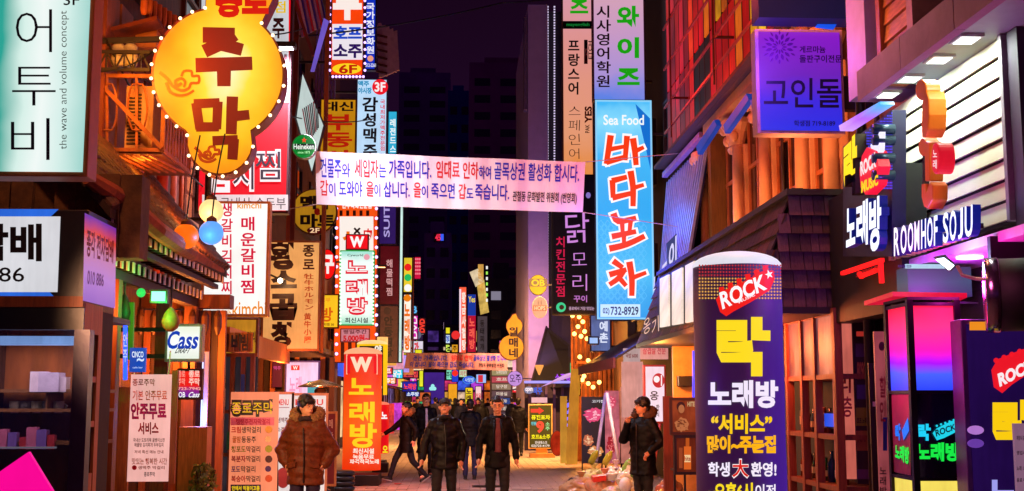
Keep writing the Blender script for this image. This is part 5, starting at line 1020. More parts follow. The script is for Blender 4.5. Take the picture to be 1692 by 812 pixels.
MB().box(bx0 - .02, bx0 + .33, 9.58, 9.6, PY(1500, 444, 9.6).z, PY(1500, 437, 9.6).z).build('name_strip', emi('#a0d8c8', .8), gs); put(SY(9.575), ('주류 안내 영업중', (1484, 438, 1506, 443), '#104040', {}), gs)
fl = T('floodlight', 'bright slim floodlight hung under the porch ceiling', 'lamp', PY(1562, 445, 8.9)); MB().slab([PY(1548, 428, 8.9), PY(1560, 426, 8.9), PY(1577, 439, 8.9), PY(1570, 446, 8.9)], (0, .03, 0)).build('lens', emi('#d8f0ff', 3.5, 0, False), fl); MB().slab([PY(1546, 424, 8.94), PY(1562, 421, 8.94), PY(1582, 440, 8.94), PY(1572, 448, 8.94)], (0, .05, 0)).build('housing', METAL, fl)
light('POINT', PY(1562, 440, 8.7), 5, '#a0e0ff', fl, .05)
ra = T('red_awning', 'flat red awning above the rainbow light column', 'awning', (3.2, 9, 2.4))
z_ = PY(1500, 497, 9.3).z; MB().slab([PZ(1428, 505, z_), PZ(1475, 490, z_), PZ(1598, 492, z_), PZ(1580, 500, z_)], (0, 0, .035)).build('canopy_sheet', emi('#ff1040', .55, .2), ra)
MB().bar(PZ(1570, 496, z_) - Vector((0, 0, .02)), PZ(1615, 501, z_), .015).build('arm', STEEL, ra)
rz = T('zigzag_neon', 'red angular neon outline left of the porch', 'neon sign', PX(1430, 470, 3.6)); s3 = SX(3.62)
for a, b in (((1392, 452), (1458, 430)), ((1455, 432), (1457, 468)), ((1420, 452), (1424, 458)), ((1424, 456), (1450, 446))): MB().bar(s3(*a), s3(*b), .035).build('tube', emi('#ff1818', 1.6, 0, False), rz)
text(SX(3.6), '노래타운', ((1414, 450), (1452, 438), (1452, 450), (1414, 460)), L('#c01010'), rz, .02)
MB().box(3.72, 3.95, 10.0, 11.96, 2.45, 3.7).build('backing', paint('#060406', .6), rz)
# rainbow light column
cY = 8.5; cX0, cX1 = PY(1508, 650, cY).x, PY(1586, 650, cY).x; cz = PY(1545, 503, cY).z; cyb = PX(1471, 650, cX0).y
lcx = T('light_column', 'glass light column fading red pink to blue above neon karaoke letters', 'light column', ((cX0 + cX1) / 2, cY + .2, 0))
zm, zl = PY(1545, 648, cY).z, PY(1545, 792, cY).z
upg = grad(((0, '#1838e8'), (.22, '#3858ff'), (.34, '#9a10f0'), (.5, '#ff18a8'), (.75, '#ff3078'), (1, '#ff1838')), 1.3)
MB().box(cX0, cX1, cY, cyb, zm, cz).build('upper_glass', upg, lcx); MB().box(cX0, cX1, cY + .004, cyb, zl, zm - .004).build('lower_glass', paint('#08082c', .12), lcx); MB().box(cX0, cX1, cY, cyb, .1, zl - .004).build('base_light', emi('#f8e060', .95, .15), lcx)
for (x, y) in ((cX0, cY), (cX1, cY), (cX0, cyb)): MB().box(x - .022, x + .022, y - .022, y + .022, 0, cz + .03).build('frame_post', paint('#18101c', .3, .6), lcx)
for z in (cz, zm, zl): MB().box(cX0 - .018, cX1 + .018, cY - .018, cyb, z - .012, z + .012).build('frame_bar', paint('#201828', .3, .6), lcx)
MB().box(cX0 - .02, cX1 + .02, cY - .02, cyb + .02, cz + .03, cz + .05).build('cap', paint('#100810', .7), lcx)
sc = SY(cY); cyan, grn = L('#20d8ff'), L('#18f048')
put(sc, ('락', (1514, 701, 1538, 728), cyan, dict(bold=.05, off=.012)), lcx); put(sc, ('노래방', (1513, 732, 1586, 762), grn, dict(bold=.05, off=.012)), lcx)
gbd = [(1541, 716), (1548, 708), (1572, 696), (1583, 694), (1585, 702), (1580, 714), (1560, 724), (1548, 728)]
patch(sc, gbd, L('#20d8f0'), lcx, .012, 'guitar_badge'); put(sc, ('ROCK', ((1545, 711), (1578, 700), (1580, 710), (1547, 722)), '#082040', dict(bold=.03, off=.02)), lcx)
for i in range(5): disc(sc, (1548 + i * 7, 704 - i * 2.4), 2, L('#20d8f0'), lcx, .013, 8, name='guitar_peg')
sl = SX(cX0); put(sl, ('락', ((1479, 703), (1488, 700), (1488, 728), (1479, 726)), L('#1878ff'), dict(bold=.05, off=.012)), lcx); put(sl, ('노래방', ((1479, 734), (1502, 740), (1502, 768), (1479, 758)), grn, dict(bold=.05, off=.012)), lcx)
patch(sl, [(1490, 712), (1500, 690), (1502, 712), (1493, 728)], L('#1878ff'), lcx, .012, 'guitar_badge')
patch(sl, ((1473, 652), (1503, 652), (1505, 786), (1477, 780)), paint('#a04868', .5), lcx, .004, 'side_print')
light('POINT', (cX0 - .35, cY + .1, 1.9), 8, '#ff2080', lcx, .15)
# far right purple billboard
rbx0, rbx1 = PY(1598, 660, 8.1).x, PY(1740, 660, 8.1).x
bb_ = sign('billboard', 'big dark purple billboard with yellow syllable at the right edge', 'sign', (1597, 528, 1735, 900), 8.1, .2, emi('#2a0e58', .55, .2), paint('#7040a0', .4, .3), (
    ('#rect', (1602, 532, 1732, 546), L('#f09020'), {}), ('락', (1640, 663, 1712, 745), L('#ffd010'), dict(bold=.06)), ('노', (1634, 790, 1680, 840), L('#a0a0f0'), dict(bold=.05))))
g2 = [(1638, 612), (1648, 594), (1688, 578), (1712, 572), (1716, 590), (1708, 612), (1672, 636), (1656, 650), (1642, 640)]
patch(SY(8.1), g2, L('#f01828'), bb_, .012, 'guitar_badge')
for i in range(5): disc(SY(8.1), (1646 + i * 13, 596 - i * 5), 4.5, L('#f01828'), bb_, .012, 10, name='guitar_peg')
put(SY(8.1), ('ROCK', ((1648, 618), (1706, 592), (1710, 612), (1652, 640)), L('#fff0f4'), dict(bold=.05, off=.02)), bb_)
pp = flat('leaflet', 'pinkish leaflet with tiny print at the right edge of the photo', 'poster', (1680, 700, 1720, 880), 7.6, emi('#a87898', .5), (('매장내 흡연실', (1680, 720, 1700, 728), '#301020', {}), ('영업시간', (1680, 745, 1700, 752), '#301020', {}), ('노래 1시간', (1680, 770, 1700, 778), '#301020', {}), ('음료 무료', (1680, 790, 1700, 797), '#301020', {})))
for i, (py, hh) in enumerate(((711, 8), (733, 7))):
    p = PY(1612, py, 8.0); MB().ball(p, .03, 12, 8, (1.9, .5, 1)).build('wall_lamp', emi('#c080e0' if i == 0 else '#7040b0', .8), bb_, True)
# round black sign drum
dr_ = T('drum_sign', 'big black round sign drum with chrome rim at the right edge', 'sign', (3.6, 7.6, PY(1680, 545, 7.6).z)); m = PY(1690, 487, 7.6)
rr_ = PY(1690, 427, 7.6).z - m.z
MB().lathe(m, ((rr_, -.2), (rr_, .2)), 40, (.93, -.36, 0)).build('drum', paint('#040304', .7), dr_, True)
MB().lathe(m + Vector((.93, -.36, 0)) * -.2, ((rr_ * .97, -.03), (rr_ * 1.03, -.025), (rr_ * 1.04, .05), (rr_ * .99, .06)), 40, (.93, -.36, 0)).build('rim', paint('#a08aa0', .2, .95, .2), dr_, True)
MB().tube([PY(1582, 440, 7.8), PY(1590, 455, 7.75), PY(1612, 461, 7.7), PY(1632, 462, 7.6)], .012, 6).build('cable', paint('#b09090', .4), dr_)
light('POINT', (3.0, 7.2, 2.6), 5, '#ff70b0', dr_, .1)
MB().box(PY(1616, 0, 8.3).x, 4.6, 8.3, 8.35, PY(0, 530, 8.3).z, 2.84).build('back_plate', paint('#0c080c'), dr_)
# ---- purple square hanging sign
pY = 12.5
ps = sign('box_sign', 'square violet to blue hanging sign with flower emblem', 'sign', (1250, 48, 1395, 221), pY, .22, grad(((0, '#1830f0'), (.3, '#3828e8'), (.55, '#7020c0'), (1, '#9018d0')), .85), paint('#b09090', .5), (  # violet-to-blue glow is put into the face gradient
    ('고인돌', (1262, 128, 1390, 180), '#0c0828', dict(bold=.012)), ('게르마늄', (1321, 76, 1364, 88), '#1c0838', dict(bold=.02)), ('돌판구이전문', (1321, 91, 1391, 104), '#1c0838', dict(bold=.02)), ('학생점 719-8189', (1312, 199, 1380, 209), '#0c1048', {})), arm=None)
pet = []
for k_ in range(12):
    a = k_ * math.pi / 6
    for rr_, dd in ():
        pet.append([2.2, (1288 + (rr_ - 3) * math.cos(a - dd * .2), 78 + (rr_ - 3) * math.sin(a - dd * .2)), (1288 + (rr_ + 4) * math.cos(a + dd * .5), 78 + (rr_ + 4) * math.sin(a + dd * .5)), (1288 + (rr_ + 8) * math.cos(a + dd * .2), 78 + (rr_ + 8) * math.sin(a + dd * .2))])
    pet.append([1.6, (1288 + 25 * math.cos(a + .25), 78 + 25 * math.sin(a + .25)), (1288 + 31 * math.cos(a + .25), 78 + 29 * math.sin(a + .25))])
def petal(a, r0, r1, w): return [(1288 + (r0 + (r1 - r0) * t) * math.cos(a) - w * math.sin(math.pi * t) * s_ * math.sin(a), 78 + ((r0 + (r1 - r0) * t) * math.sin(a) + w * math.sin(math.pi * t) * s_ * math.cos(a)) * .95) for s_, ts in ((1, (0, .25, .5, .75, 1)), (-1, (.75, .5, .25))) for t in ts]
plm = paint('#5a0c6c', .5, 0, .1, 5, 0)
for k_ in range(12):
    a = k_ * math.pi / 6; patch(SY(pY), petal(a, 4, 13, 1.7), plm, ps, .006, 'petal_print'); patch(SY(pY), petal(a + .26, 12, 24, 2.6), plm, ps, .006, 'petal_print'); patch(SY(pY), petal(a, 21, 30, 1.6), plm, ps, .006, 'petal_print')

xx = PY(1395, 130, pY).x; MB().box(xx - .01, 4.5, pY + .05, pY + .17, PY(0, 165, pY).z, PY(0, 108, pY).z).build('bracket', paint('#0e0a0c', .6), ps)
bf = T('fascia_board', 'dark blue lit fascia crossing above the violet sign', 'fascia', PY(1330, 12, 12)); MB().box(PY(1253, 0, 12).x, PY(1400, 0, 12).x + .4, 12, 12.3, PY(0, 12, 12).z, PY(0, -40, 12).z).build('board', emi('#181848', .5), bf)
MB().slab([PY(1348, 44, 12.2), PY(1378, 48, 12.2), PY(1398, 14, 12.2), PY(1366, 20, 12.2)], (0, .04, 0)).build('blue_panel', emi('#1858f0', .9), bf)
# ---- classical facade
XC = 4.5
clm = paint('#e0b088', .6, 0, .18, 5, .25); clm2 = paint('#c89870', .65, 0, .25, 5, .3)
gx = lambda px, X=XC: PX(px, 300, X).y
zb_, zt_ = 3.62, 6.15
cb_y = [gx(px) for px in (1180, 1236, 1282, 1345, 1395)]
MB().box(4.05, 4.49, 11.5, 20.0, zb_ - .12, zb_).build('sill_course', clm2, cb)
for i, yc in enumerate(cb_y):
    w = .24
    c = MB(); c.box(XC - .12, XC - .002, yc - w, yc + w, zb_, zt_ - .5); c.build('pilaster', clm, cb, bevel=.02)
    for k_ in range(8): MB().box(XC - .135, XC - .121, yc - w + .03, yc + w - .03, zb_ + .05 + k_ * .26, zb_ + .27 + k_ * .26).build('stone_block', clm2, cb)
    MB().tube([(XC - .2, yc - w + .06, zb_), (XC - .2, yc - w + .06, zt_ - .55)], [.1, .08], 14).build('column_shaft', clm, cb, True)
    cp = MB(); cp.lathe((XC - .16, yc, zt_ - .6), ((.13, 0), (.15, .06), (.12, .1), (.17, .3), (.24, .42), (.24, .5)), 16, sy=1.5); cp.build('capital', clm, cb)
    for (dx, dz) in ((-.34, .3), (-.28, .12)):
        for e_ in (-.22, 0, .22): MB().ball((XC + .02 + dx, yc + e_, zt_ - .5 + dz), .075, 10, 6, (1, .9, 1.2)).build('scroll', clm, cb, True)
MB().box(XC - .4, XC, 11.5, 20.0, zt_ + .0, zt_ + .16).build('cornice', clm2, cb); MB().box(XC - .5, XC, 11.5, 20.0, zt_ + .163, zt_ + .3).build('cornice', paint('#5a3028'), cb)
for i in range(len(cb_y) - 1):
    a, b = cb_y[i + 1] + .26, cb_y[i] - .26
    if b - a < .3: continue
    wn = MB()
    for y in (a, (a + b) / 2 - .025, b - .06): wn.box(XC - .06, XC - .003, y, y + .05, zb_, zt_ - .1)
    for z in (zb_ + .02, zb_ + .85, zb_ + 1.6, zt_ - .2): wn.box(XC - .055, XC - .003, a + .05, b - .06, z, z + .06)
    wo = wn.build('window', paint('#c07040', .5), cb); MB().box(XC - .03, XC - .02, a, b, zb_, zt_ - .1).build('pane', glass('#1c1420', .1, 1), wo)
for i, (px, py) in enumerate(((1150, 240), (1195, 205), (1240, 165))):
    fa = T('flag_awning', ['farthest', 'middle', 'nearest'][i] + ' of three small blue pennant awnings over the columns', 'awning', PX(px, py, 3.9), 'blue pennant awnings'); q_ = 8 * (i + 1)
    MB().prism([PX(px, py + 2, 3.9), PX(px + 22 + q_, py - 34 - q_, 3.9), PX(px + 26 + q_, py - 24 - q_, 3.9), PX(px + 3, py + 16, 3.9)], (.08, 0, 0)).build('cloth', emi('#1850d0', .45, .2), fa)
wl_ = T('wash_lights', 'row of warm wash lamps at the foot of the cream columns', 'lamp', (3.9, 15.5, zb_ - .1))
for y in (12.6, 14.2, 16, 18):
    MB().box(3.5, 3.62, y - .1, y + .1, zb_ + .21, zb_ + .3).build('housing', METAL, wl_); light('SPOT', (3.45, y, zb_ + .32), 48, '#ff9658', wl_, .1, to=(4.5, y + .2, 5.2), ang=150, blend=.9)
# ---- coloured glass facade
cg = T('coloured_glass_wall', 'upper wall of red orange and yellow glass panels behind a steel grid', 'facade', (4.4, 19, 6.5))
Xg = 4.2; ga, gb_ = 11.8, 24.0; ng = 26
pal = ['#d81808', '#e8a010', '#f0b818', '#b81008', '#f08010', '#a80c10', '#d83010', '#e86a10', '#f8c820', '#c01018']
rowz = (6.5, 7.9, 9.4, 11.0)
rnd = random.Random(3)
for i in range(ng):
    y0 = ga + (gb_ - ga) * i / ng; y1 = ga + (gb_ - ga) * (i + 1) / ng
    for j in range(3):
        hx = pal[(i * 3 + j * 5 + rnd.randrange(2)) % 10] if not (19.5 < y0 < 21 and j == 0) else '#1c1410'
        if y0 > 21.5: hx = ['#a01010', '#801018', '#c01828'][(i + j) % 3]
        MB().box(Xg, Xg + .05, y0 + .03, y1 - .03, rowz[j] + .02, rowz[j + 1] - .02).build('glass_panel', emi(hx, .9, .4, False, .9), cg)
gr_ = MB(); MBm = paint('#8a3028', .5, .3)
for i in range(ng + 1): y = ga + (gb_ - ga) * i / ng; gr_.box(Xg - .004, Xg + .06, y - .02, y + .02, 6.4, 11)
gr_.build('mullions', paint('#3a1010', .5), cg, kind='stuff')
for z in (6.75, 7.25, 8.0, 8.8, 9.6): MB().bar((Xg - .3, ga, z), (Xg - .3, gb_ - 1.4, z), .035).build('rail', paint('#c05040', .45, .4), cg)
for y in (14.2, 18, 21.8): MB().bar((Xg - .32, y, 6.5), (Xg - .32, y, 11), .03).build('rail_post', paint('#501818', .5), cg); MB().bar((Xg - .3, y, 7.25), (Xg, y, 7.25), .04).build('strut', paint('#501818', .5), cg)
MB().box(Xg - .3, Xg + .2, ga, gb_, 6.32, 6.38).build('ledge', paint('#4a2028'), cg)
light('POINT', (2.9, 15, 7), 70, '#ff5030', cg, .3); light('POINT', (2.9, 20.5, 7), 50, '#ff4020', cg, .3)
# ---- blue ribbed awning and dark side strip
ba = T('ribbed_awning', 'steep blue ribbed awning lit violet below the red glass wall', 'awning', (4, 22, 4))
P_ = lambda px, py, Y: PY(px, py, Y)
y_a, y_b = 20.2, 24.2; xt, xb = 4.25, 3.62; zt2, zb2 = 6.1, 3.6
MB().slab([(xt, y_a, zt2), (xt, y_b, zt2), (xb + .4, y_b, zb2), (xb + .16, y_a, zb2)], (.04, 0, 0)).build('sheet', paint('#0c1c60', .5, .2, .3), ba)
for i in range(17):
    y = y_a + (y_b - y_a) * i / 16; MB().bar((xt - .03, y, zt2), (xb + .16 - .03 + .24 * i / 16, y, zb2), .05, .07).build('rib', paint('#a8b8ff', .35, .4), ba)
light('POINT', (3.0, 21.5, 4.2), 60, '#3050ff', ba, .2); light('POINT', (3.0, 24.2, 3.2), 30, '#4060ff', ba, .2)
MB().bar((4.12, 20.2, 6.2), (4.12, 24.0, 6.2), .1).build('gutter', paint('#b080d0', .4), ba)
MB().box(4.2, 4.45, 19.9, 20.15, 2.6, 6.2).build('side_strip', WOOD('#8a6020'), ba)
wsg = T('script_sign', 'white slanted script letters on the awning beside the seafood sign', 'sign', PY(1090, 500, 21.5))
for ch, b in (('나', ((1081, 455), (1092, 445), (1092, 478), (1079, 490))), ('들', ((1093, 440), (1103, 428), (1104, 470), (1093, 480))), ('이', ((1106, 405), (1118, 388), (1118, 440), (1104, 452)))): text(SY(21.4), ch, b, L('#d8d8ff'), wsg, .03)
MB().prism([PY(a, b, 21.5) for a, b in ((1102, 402), (1118, 386), (1120, 442), (1104, 455))], (0, .08, 0)).build('backing', emi('#5060a0', .4), wsg)
# ---- shingled mansard awning
ms = T('shingled_awning', 'dark wood shingled mansard awning with three white panels', 'awning', (3.5, 16, 2.6))
mx0, mzb, mx1, mzt = 2.98, 2.62, 3.35, 3.74; my0, my1 = 12.0, 20.2; m2 = 4.4
shm = [paint(h, .75, 0, .45, 8, .5, (6, 6, 1)) for h in ('#4a3044', '#5a3a50', '#3c2838', '#64445a')]
brm = [paint(h, .75, 0, .45, 8, .5, (6, 6, 1)) for h in ('#3c1c10', '#52281a', '#2e150c')]
MB().slab([(mx0 + .03, my0 + .06, mzb), (mx0 + .03, my1, mzb), (mx1 + .03, my1, mzt), (mx1 + .03, my0 + .06, mzt)], (m2 - mx1, 0, 0)).build('frame', paint('#1c1014'), ms)
rows = 6
for r_ in range(rows):
    z0_ = mzb + (mzt - mzb) * r_ / rows; z1_ = mzb + (mzt - mzb) * (r_ + 1) / rows + .02; xL = mx0 + (mx1 - mx0) * r_ / rows
    x = xL - .01 + (r_ % 2) * .05; 
    while x < 4.3:
        w = random.uniform(.085, .15); MB().slab([(x, my0, z0_), (min(x + w - .008, 4.3), my0, z0_), (min(x + w - .008, 4.3), my0 + .045, z1_), (x, my0 + .045, z1_)], (0, .018, 0)).build('shingle', shm[random.randrange(4)], ms); x += w
    y = my0 + .02 + (r_ % 2) * .06; f0, f1 = r_ / rows, (r_ + 1) / rows + .02
    while y < my1 - .1 and r_ < 6:
        w = random.uniform(.16, .26); xa_, xb_ = mx0 + (mx1 - mx0) * f0 - .03, mx0 + (mx1 - mx0) * f1 - .005
        MB().slab([(xa_, y, z0_), (xa_, y + w - .01, z0_), (xb_, y + w - .01, z1_), (xb_, y, z1_)], (.018, 0, 0)).build('shingle', brm[random.randrange(3)], ms); y += w
MB().box(mx1 - .05, 4.4, my0 - .02, my1, mzt + .02, mzt + .08).build('coping', paint('#2a181c'), ms); MB().box(mx0 - .04, 4.2, my0 - .03, my1, mzb - .07, mzb - .005).build('fascia', paint('#241018'), ms)
for i, (px0, px1) in enumerate(((1090, 1104), (1110, 1126), (1132, 1147))):
    def on(px, py, off): 
        # hit the sloped face: plane through (mx0,*,mzb) and (mx1,*,mzt)
        n = Vector((mzt - mzb, 0, -(mx1 - mx0))).normalized(); d = ray(px, py); k2 = (Vector((mx0, 0, mzb)) - CAM).dot(n) - off; return CAM + d * (k2 / d.dot(n))
    yt = lambda x: 460 - (x - 1092) * .52; yb2 = lambda x: 541 - (x - 1092) * .18
    pq = [on(px0, yt(px0), .06), on(px1, yt(px1), .06), on(px1, yb2(px1), .06), on(px0, yb2(px0), .06)]
    MB().slab(pq, (.03, 0, 0)).build('white_panel', emi('#f8e8d8', .85, .15), ms)
bq_ = [on(1086, yt(1086) - 3, .03), on(1151, yt(1151) - 3, .03), on(1151, yb2(1151) + 3, .03), on(1086, yb2(1086) + 3, .03)]; MB().slab(bq_, (.03, 0, 0)).build('panel_backing', paint('#0a0608', .7), ms)
for px, ch in ((1063, '옹'), (1077, '기')): text(lambda a, b, off=0: on(a, b, .06 + off), ch, ((px, 530), (px + 11, 520), (px + 12, 548), (px, 556)), L('#e8c0a0'), ms, .0)
# ---- the ROCK column
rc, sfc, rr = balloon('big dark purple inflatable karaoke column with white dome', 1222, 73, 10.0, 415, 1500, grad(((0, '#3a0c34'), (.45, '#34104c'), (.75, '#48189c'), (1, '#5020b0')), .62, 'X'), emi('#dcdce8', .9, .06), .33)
dots = MB(); dots2 = MB(); rr0 = 73
for j in range(11):
    for i in range(30):
        px = 1151 + i * 4.95 + (j % 2) * 0; py = 439 + j * 5.4 + 0
        if 1188 < px < 1280 and abs((py - (500 - (px - 1188) * .5))) < 0: continue
        u = (px - 1222) / 71.5
        if abs(u) > .97: continue
        (dots if j < 4 else dots2).add([sfc(px + 1.6 * math.cos(a_), py + 1.6 * math.sin(a_), .006) for a_ in [k_ * math.pi / 3 for k_ in range(6)]], [tuple(range(6))])
dots.build('dot_print', L('#c03038'), rc, kind='stuff'); dots2.build('dot_print', L('#e8b050'), rc, kind='stuff')
def cyl_poly(pts, m, off, nm='guitar_badge', n=12):
    bm = bmesh.new(); vs = [bm.verts.new((a, b, 0)) for a, b in pts]; bm.faces.new(vs); x0, x1 = min(a for a, b in pts), max(a for a, b in pts)
    for t in range(1, n): bmesh.ops.bisect_plane(bm, geom=bm.verts[:] + bm.edges[:] + bm.faces[:], plane_co=(x0 + (x1 - x0) * t / n, 0, 0), plane_no=(1, 0, 0))
    bm.verts.index_update(); mb = MB(); mb.add([sfc(v.co.x, v.co.y, off) for v in bm.verts], [tuple(v.index for v in f.verts) for f in bm.faces]); bm.free(); return mb.build(nm, m, rc)
bd = [(1183, 495), (1194, 481), (1230, 465), (1262, 447), (1278, 447), (1280, 462), (1272, 480), (1240, 500), (1212, 515), (1200, 523), (1190, 516)]
cyl_poly(bd, L('#f02018'), .014)
for i in range(6): px, py = 1192 + i * 14.5, 481 - i * 7.2; cyl_poly([(px - 4, py - 6), (px + 4, py - 7), (px + 5, py), (px + 2, py + 5), (px - 2, py + 5), (px - 4, py)], L('#f02018'), .0145, 'guitar_peg', 2)
put(sfc, ('ROCK', ((1188, 484), (1262, 452), (1268, 478), (1194, 512)), L('#ffffff'), dict(bold=.03, off=.024, slices=10)), rc); put(sfc, ('★', ((1262, 448), (1275, 444), (1279, 458), (1266, 462)), L('#ffffff'), dict(off=.024)), rc)
put(sfc, ('MUSIC', ((1219, 497), (1246, 484), (1248, 489), (1221, 502)), L('#ffe8e8'), dict(off=.024, slices=3)), rc)
put(sfc, ('락', (1184, 526, 1273, 620), L('#ffe020'), dict(bold=.055, off=.016, slices=10)), rc)
put(sfc, ('노래방', (1170, 629, 1286, 674), L('#f4ecff'), dict(bold=.045, off=.016, slices=12)), rc)
put(sfc, ('“서비스”', (1175, 684, 1276, 717), L('#ffd010'), dict(bold=.04, off=.016, slices=12)), rc); put(sfc, ('많이~주는집', (1168, 720, 1282, 749), L('#ffb810'), dict(bold=.05, off=.016, slices=12)), rc)
put(sfc, ('학생', (1170, 764, 1206, 788), L('#f8f0ff'), dict(bold=.03, off=.016, slices=5)), rc); put(sfc, ('大', (1209, 759, 1238, 790), L('#fff0f0'), dict(bold=.05, off=.014, slices=5)), rc); put(sfc, ('大', (1210, 760, 1237, 789), L('#e02010'), dict(bold=.02, off=.02, slices=5)), rc); put(sfc, ('환영!', (1241, 764, 1283, 788), L('#f8f0ff'), dict(bold=.03, off=.016, slices=6)), rc)
put(sfc, ('~오후6시', (1168, 798, 1244, 826), L('#ffe020'), dict(bold=.04, off=.016, slices=8)), rc); put(sfc, ('이전', (1248, 800, 1282, 824), L('#f8f0ff'), dict(bold=.02, off=.016, slices=6)), rc)
light('POINT', (2.3 - .9, 9.6, 1.7), 8, '#7030ff', rc, .2)
# ---- ground floor right: shelf windows, banners, posters
XG = 3.72; sg = SX(XG)
wb2 = T('shelf_window', 'wooden shelf window with bottles beside the purple column', 'shop window', (XG + .3, 13.6, 0))
ywa, ywb = PX(1384, 650, XG).y, PX(1300, 650, XG).y; zw = 2.6
for px in (1304, 1328, 1350, 1384): y = PX(px, 650, XG).y; MB().box(XG - .03, XG + .05, y - .04, y + .04, 0, zw).build('frame_post', WOOD('#a0502c'), wb2)
for i, z in enumerate((.35, .8, 1.3, 1.9, zw - .06)): MB().box(XG - .02, XG + .35, ywa, ywb, z, z + .05).build('shelf', WOOD('#9a5030'), wb2)
MB().box(XG + .36, XG + .4, ywa, ywb, 0, zw).build('back_panel', paint('#4a2430', .8, 0, .5, 4, .3), wb2); MB().box(XG + .0, XG + .01, ywa, ywb, 1.95, zw - .05).build('pane', emi('#a06060', .5, .5, False, 2.5), wb2)
bc = ['#1a5030', '#402010', '#803020', '#204070', '#a0a090', '#602030', '#308040']; nbt = 0
ordn = ['first', 'second', 'third', 'fourth', 'fifth', 'sixth', 'seventh', 'eighth']
for si, z in enumerate((.4, .85, 1.35)):
    for i in range(8):
        y = ywb - .15 - i * (ywb - ywa - .25) / 8; h = random.uniform(.24, .36); r_ = random.uniform(.035, .05); b = MB().lathe((XG + .14, y, z), ((r_, 0), (r_, h * .6), (r_ * .35, h * .78), (r_ * .35, h)), 10)
        o = lone(b, 'bottle', paint(bc[(i * 3 + si * 2) % 7], .15), '%s bottle from the far end on the %s shelf of the wooden window' % (ordn[i], ('lowest', 'middle', 'upper')[si]), 'bottle', 'bottles in the shelf window', True)
        if z > .8 and i % 2 == 0: MB().lathe((XG + .14, y, z + h * .2), ((r_ * 1.05, 0), (r_ * 1.05, h * .25)), 10).build('bottle_label', paint('#d8c8b0'), None).parent = None if False else o; o.children[0].location = -o.location if o.children else Vector()
scr = T('blue_screen', 'small glowing blue screen between the shelf bottles', 'screen', PX(1370, 700, XG + .1)); p = PX(1362, 690, XG + .05); p2 = PX(1378, 690, XG + .05); MB().box(XG + .05, XG + .08, p2.y, p.y, PX(1370, 706, XG).z, PX(1370, 684, XG).z).build('display', emi('#2050e0', .9), scr); MB().box(XG + .081, XG + .1, p2.y - .02, p.y + .02, PX(1370, 706, XG).z - .02, PX(1370, 684, XG).z + .02).build('bezel', DARK, scr)
light('POINT', (3.3, 13.4, 2.3), 45, '#ff7040', wb2, .1); light('POINT', (2.7, 15.6, 2.35), 45, '#ff8a40', wb2, .1)
gw = T('side_panels', 'dark recessed wall panels behind the shelf window', 'wall', (4.3, 12, 0)); MB().box(4.28, 4.4, 8.0, 20, 0, 2.6).build('panel', paint('#1c1014', .8), gw)
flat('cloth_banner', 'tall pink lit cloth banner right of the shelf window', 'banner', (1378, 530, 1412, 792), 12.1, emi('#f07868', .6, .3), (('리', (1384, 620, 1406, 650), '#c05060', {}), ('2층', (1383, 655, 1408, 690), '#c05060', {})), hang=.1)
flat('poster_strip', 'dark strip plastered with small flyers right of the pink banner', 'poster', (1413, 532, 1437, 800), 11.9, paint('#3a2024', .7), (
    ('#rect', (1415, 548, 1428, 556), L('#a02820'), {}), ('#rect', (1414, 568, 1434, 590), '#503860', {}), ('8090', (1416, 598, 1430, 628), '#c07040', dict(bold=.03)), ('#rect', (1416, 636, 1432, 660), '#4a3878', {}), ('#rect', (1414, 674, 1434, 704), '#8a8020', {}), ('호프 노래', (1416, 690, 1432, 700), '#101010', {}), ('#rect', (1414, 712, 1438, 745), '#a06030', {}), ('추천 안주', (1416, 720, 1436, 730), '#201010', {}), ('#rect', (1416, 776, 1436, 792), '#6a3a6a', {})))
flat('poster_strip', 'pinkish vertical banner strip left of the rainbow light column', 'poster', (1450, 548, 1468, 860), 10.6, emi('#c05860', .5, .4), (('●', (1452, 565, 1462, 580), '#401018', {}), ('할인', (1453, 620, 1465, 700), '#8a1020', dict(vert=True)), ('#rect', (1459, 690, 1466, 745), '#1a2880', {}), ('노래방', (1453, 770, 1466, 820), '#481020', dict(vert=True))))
flat('poster_strip', 'thin dark strip with a tiny white notice', 'poster', (1440, 600, 1448, 860), 10.9, paint('#241418'), (('#rect', (1442, 664, 1447, 672), '#e0d0d0', {}),))
# poster rack
rk = T('poster_rack', 'black metal rack holding two beer posters', 'rack', (PY(1130, 0, 14.6).x, 14.6, 0)); rY = 14.6
for px in (1102, 1118, 1152): x = PY(px, 0, rY).x; MB().box(x - .012, x + .012, rY, rY + .03, 0, PY(0, 716, rY).z).build('leg', DARK, rk)
for py in (716, 722, 782): MB().box(PY(1102, 0, rY).x, PY(1152, 0, rY).x, rY - .01, rY + .3, PY(0, py, rY).z, PY(0, py, rY).z + .025).build('shelf', DARK, rk)
w1 = flat('poster', 'brown lit poster of a seated woman above the black rack', 'poster', (1111, 662, 1150, 714), 14.5, emi('#b05028', .45, .5, False, 3), (('#disc', (1126, 676, 5, 7), L('#a86840'), dict(off=.012)), ('#disc', (1125, 672, 7, 8), '#201010', dict(off=.008)), ('#blob', (1127, 702, 12, 11, '#6a3018'), L('#b06a40'), dict(off=.005)), ('HITE', (1136, 664, 1148, 672), L('#c8b080'), {})), frame=paint('#3a2018'))
w2 = flat('poster', 'amber lit beer bottle poster on the lower rack', 'poster', (1118, 724, 1150, 780), 14.5, emi('#803018', .45, .4, False, 3), (('#rect', (1130, 738, 1142, 776), L('#d06020'), {}), ('#rect', (1133, 724, 1139, 738), L('#b05018'), {}), ('#rect', (1131, 752, 1141, 764), L('#e8c890'), dict(off=.008)), ('hite', (1131, 754, 1141, 762), '#a02010', dict(off=.014)), ('#rect', (1122, 740, 1128, 774), L('#904020'), {})), frame=DARK)
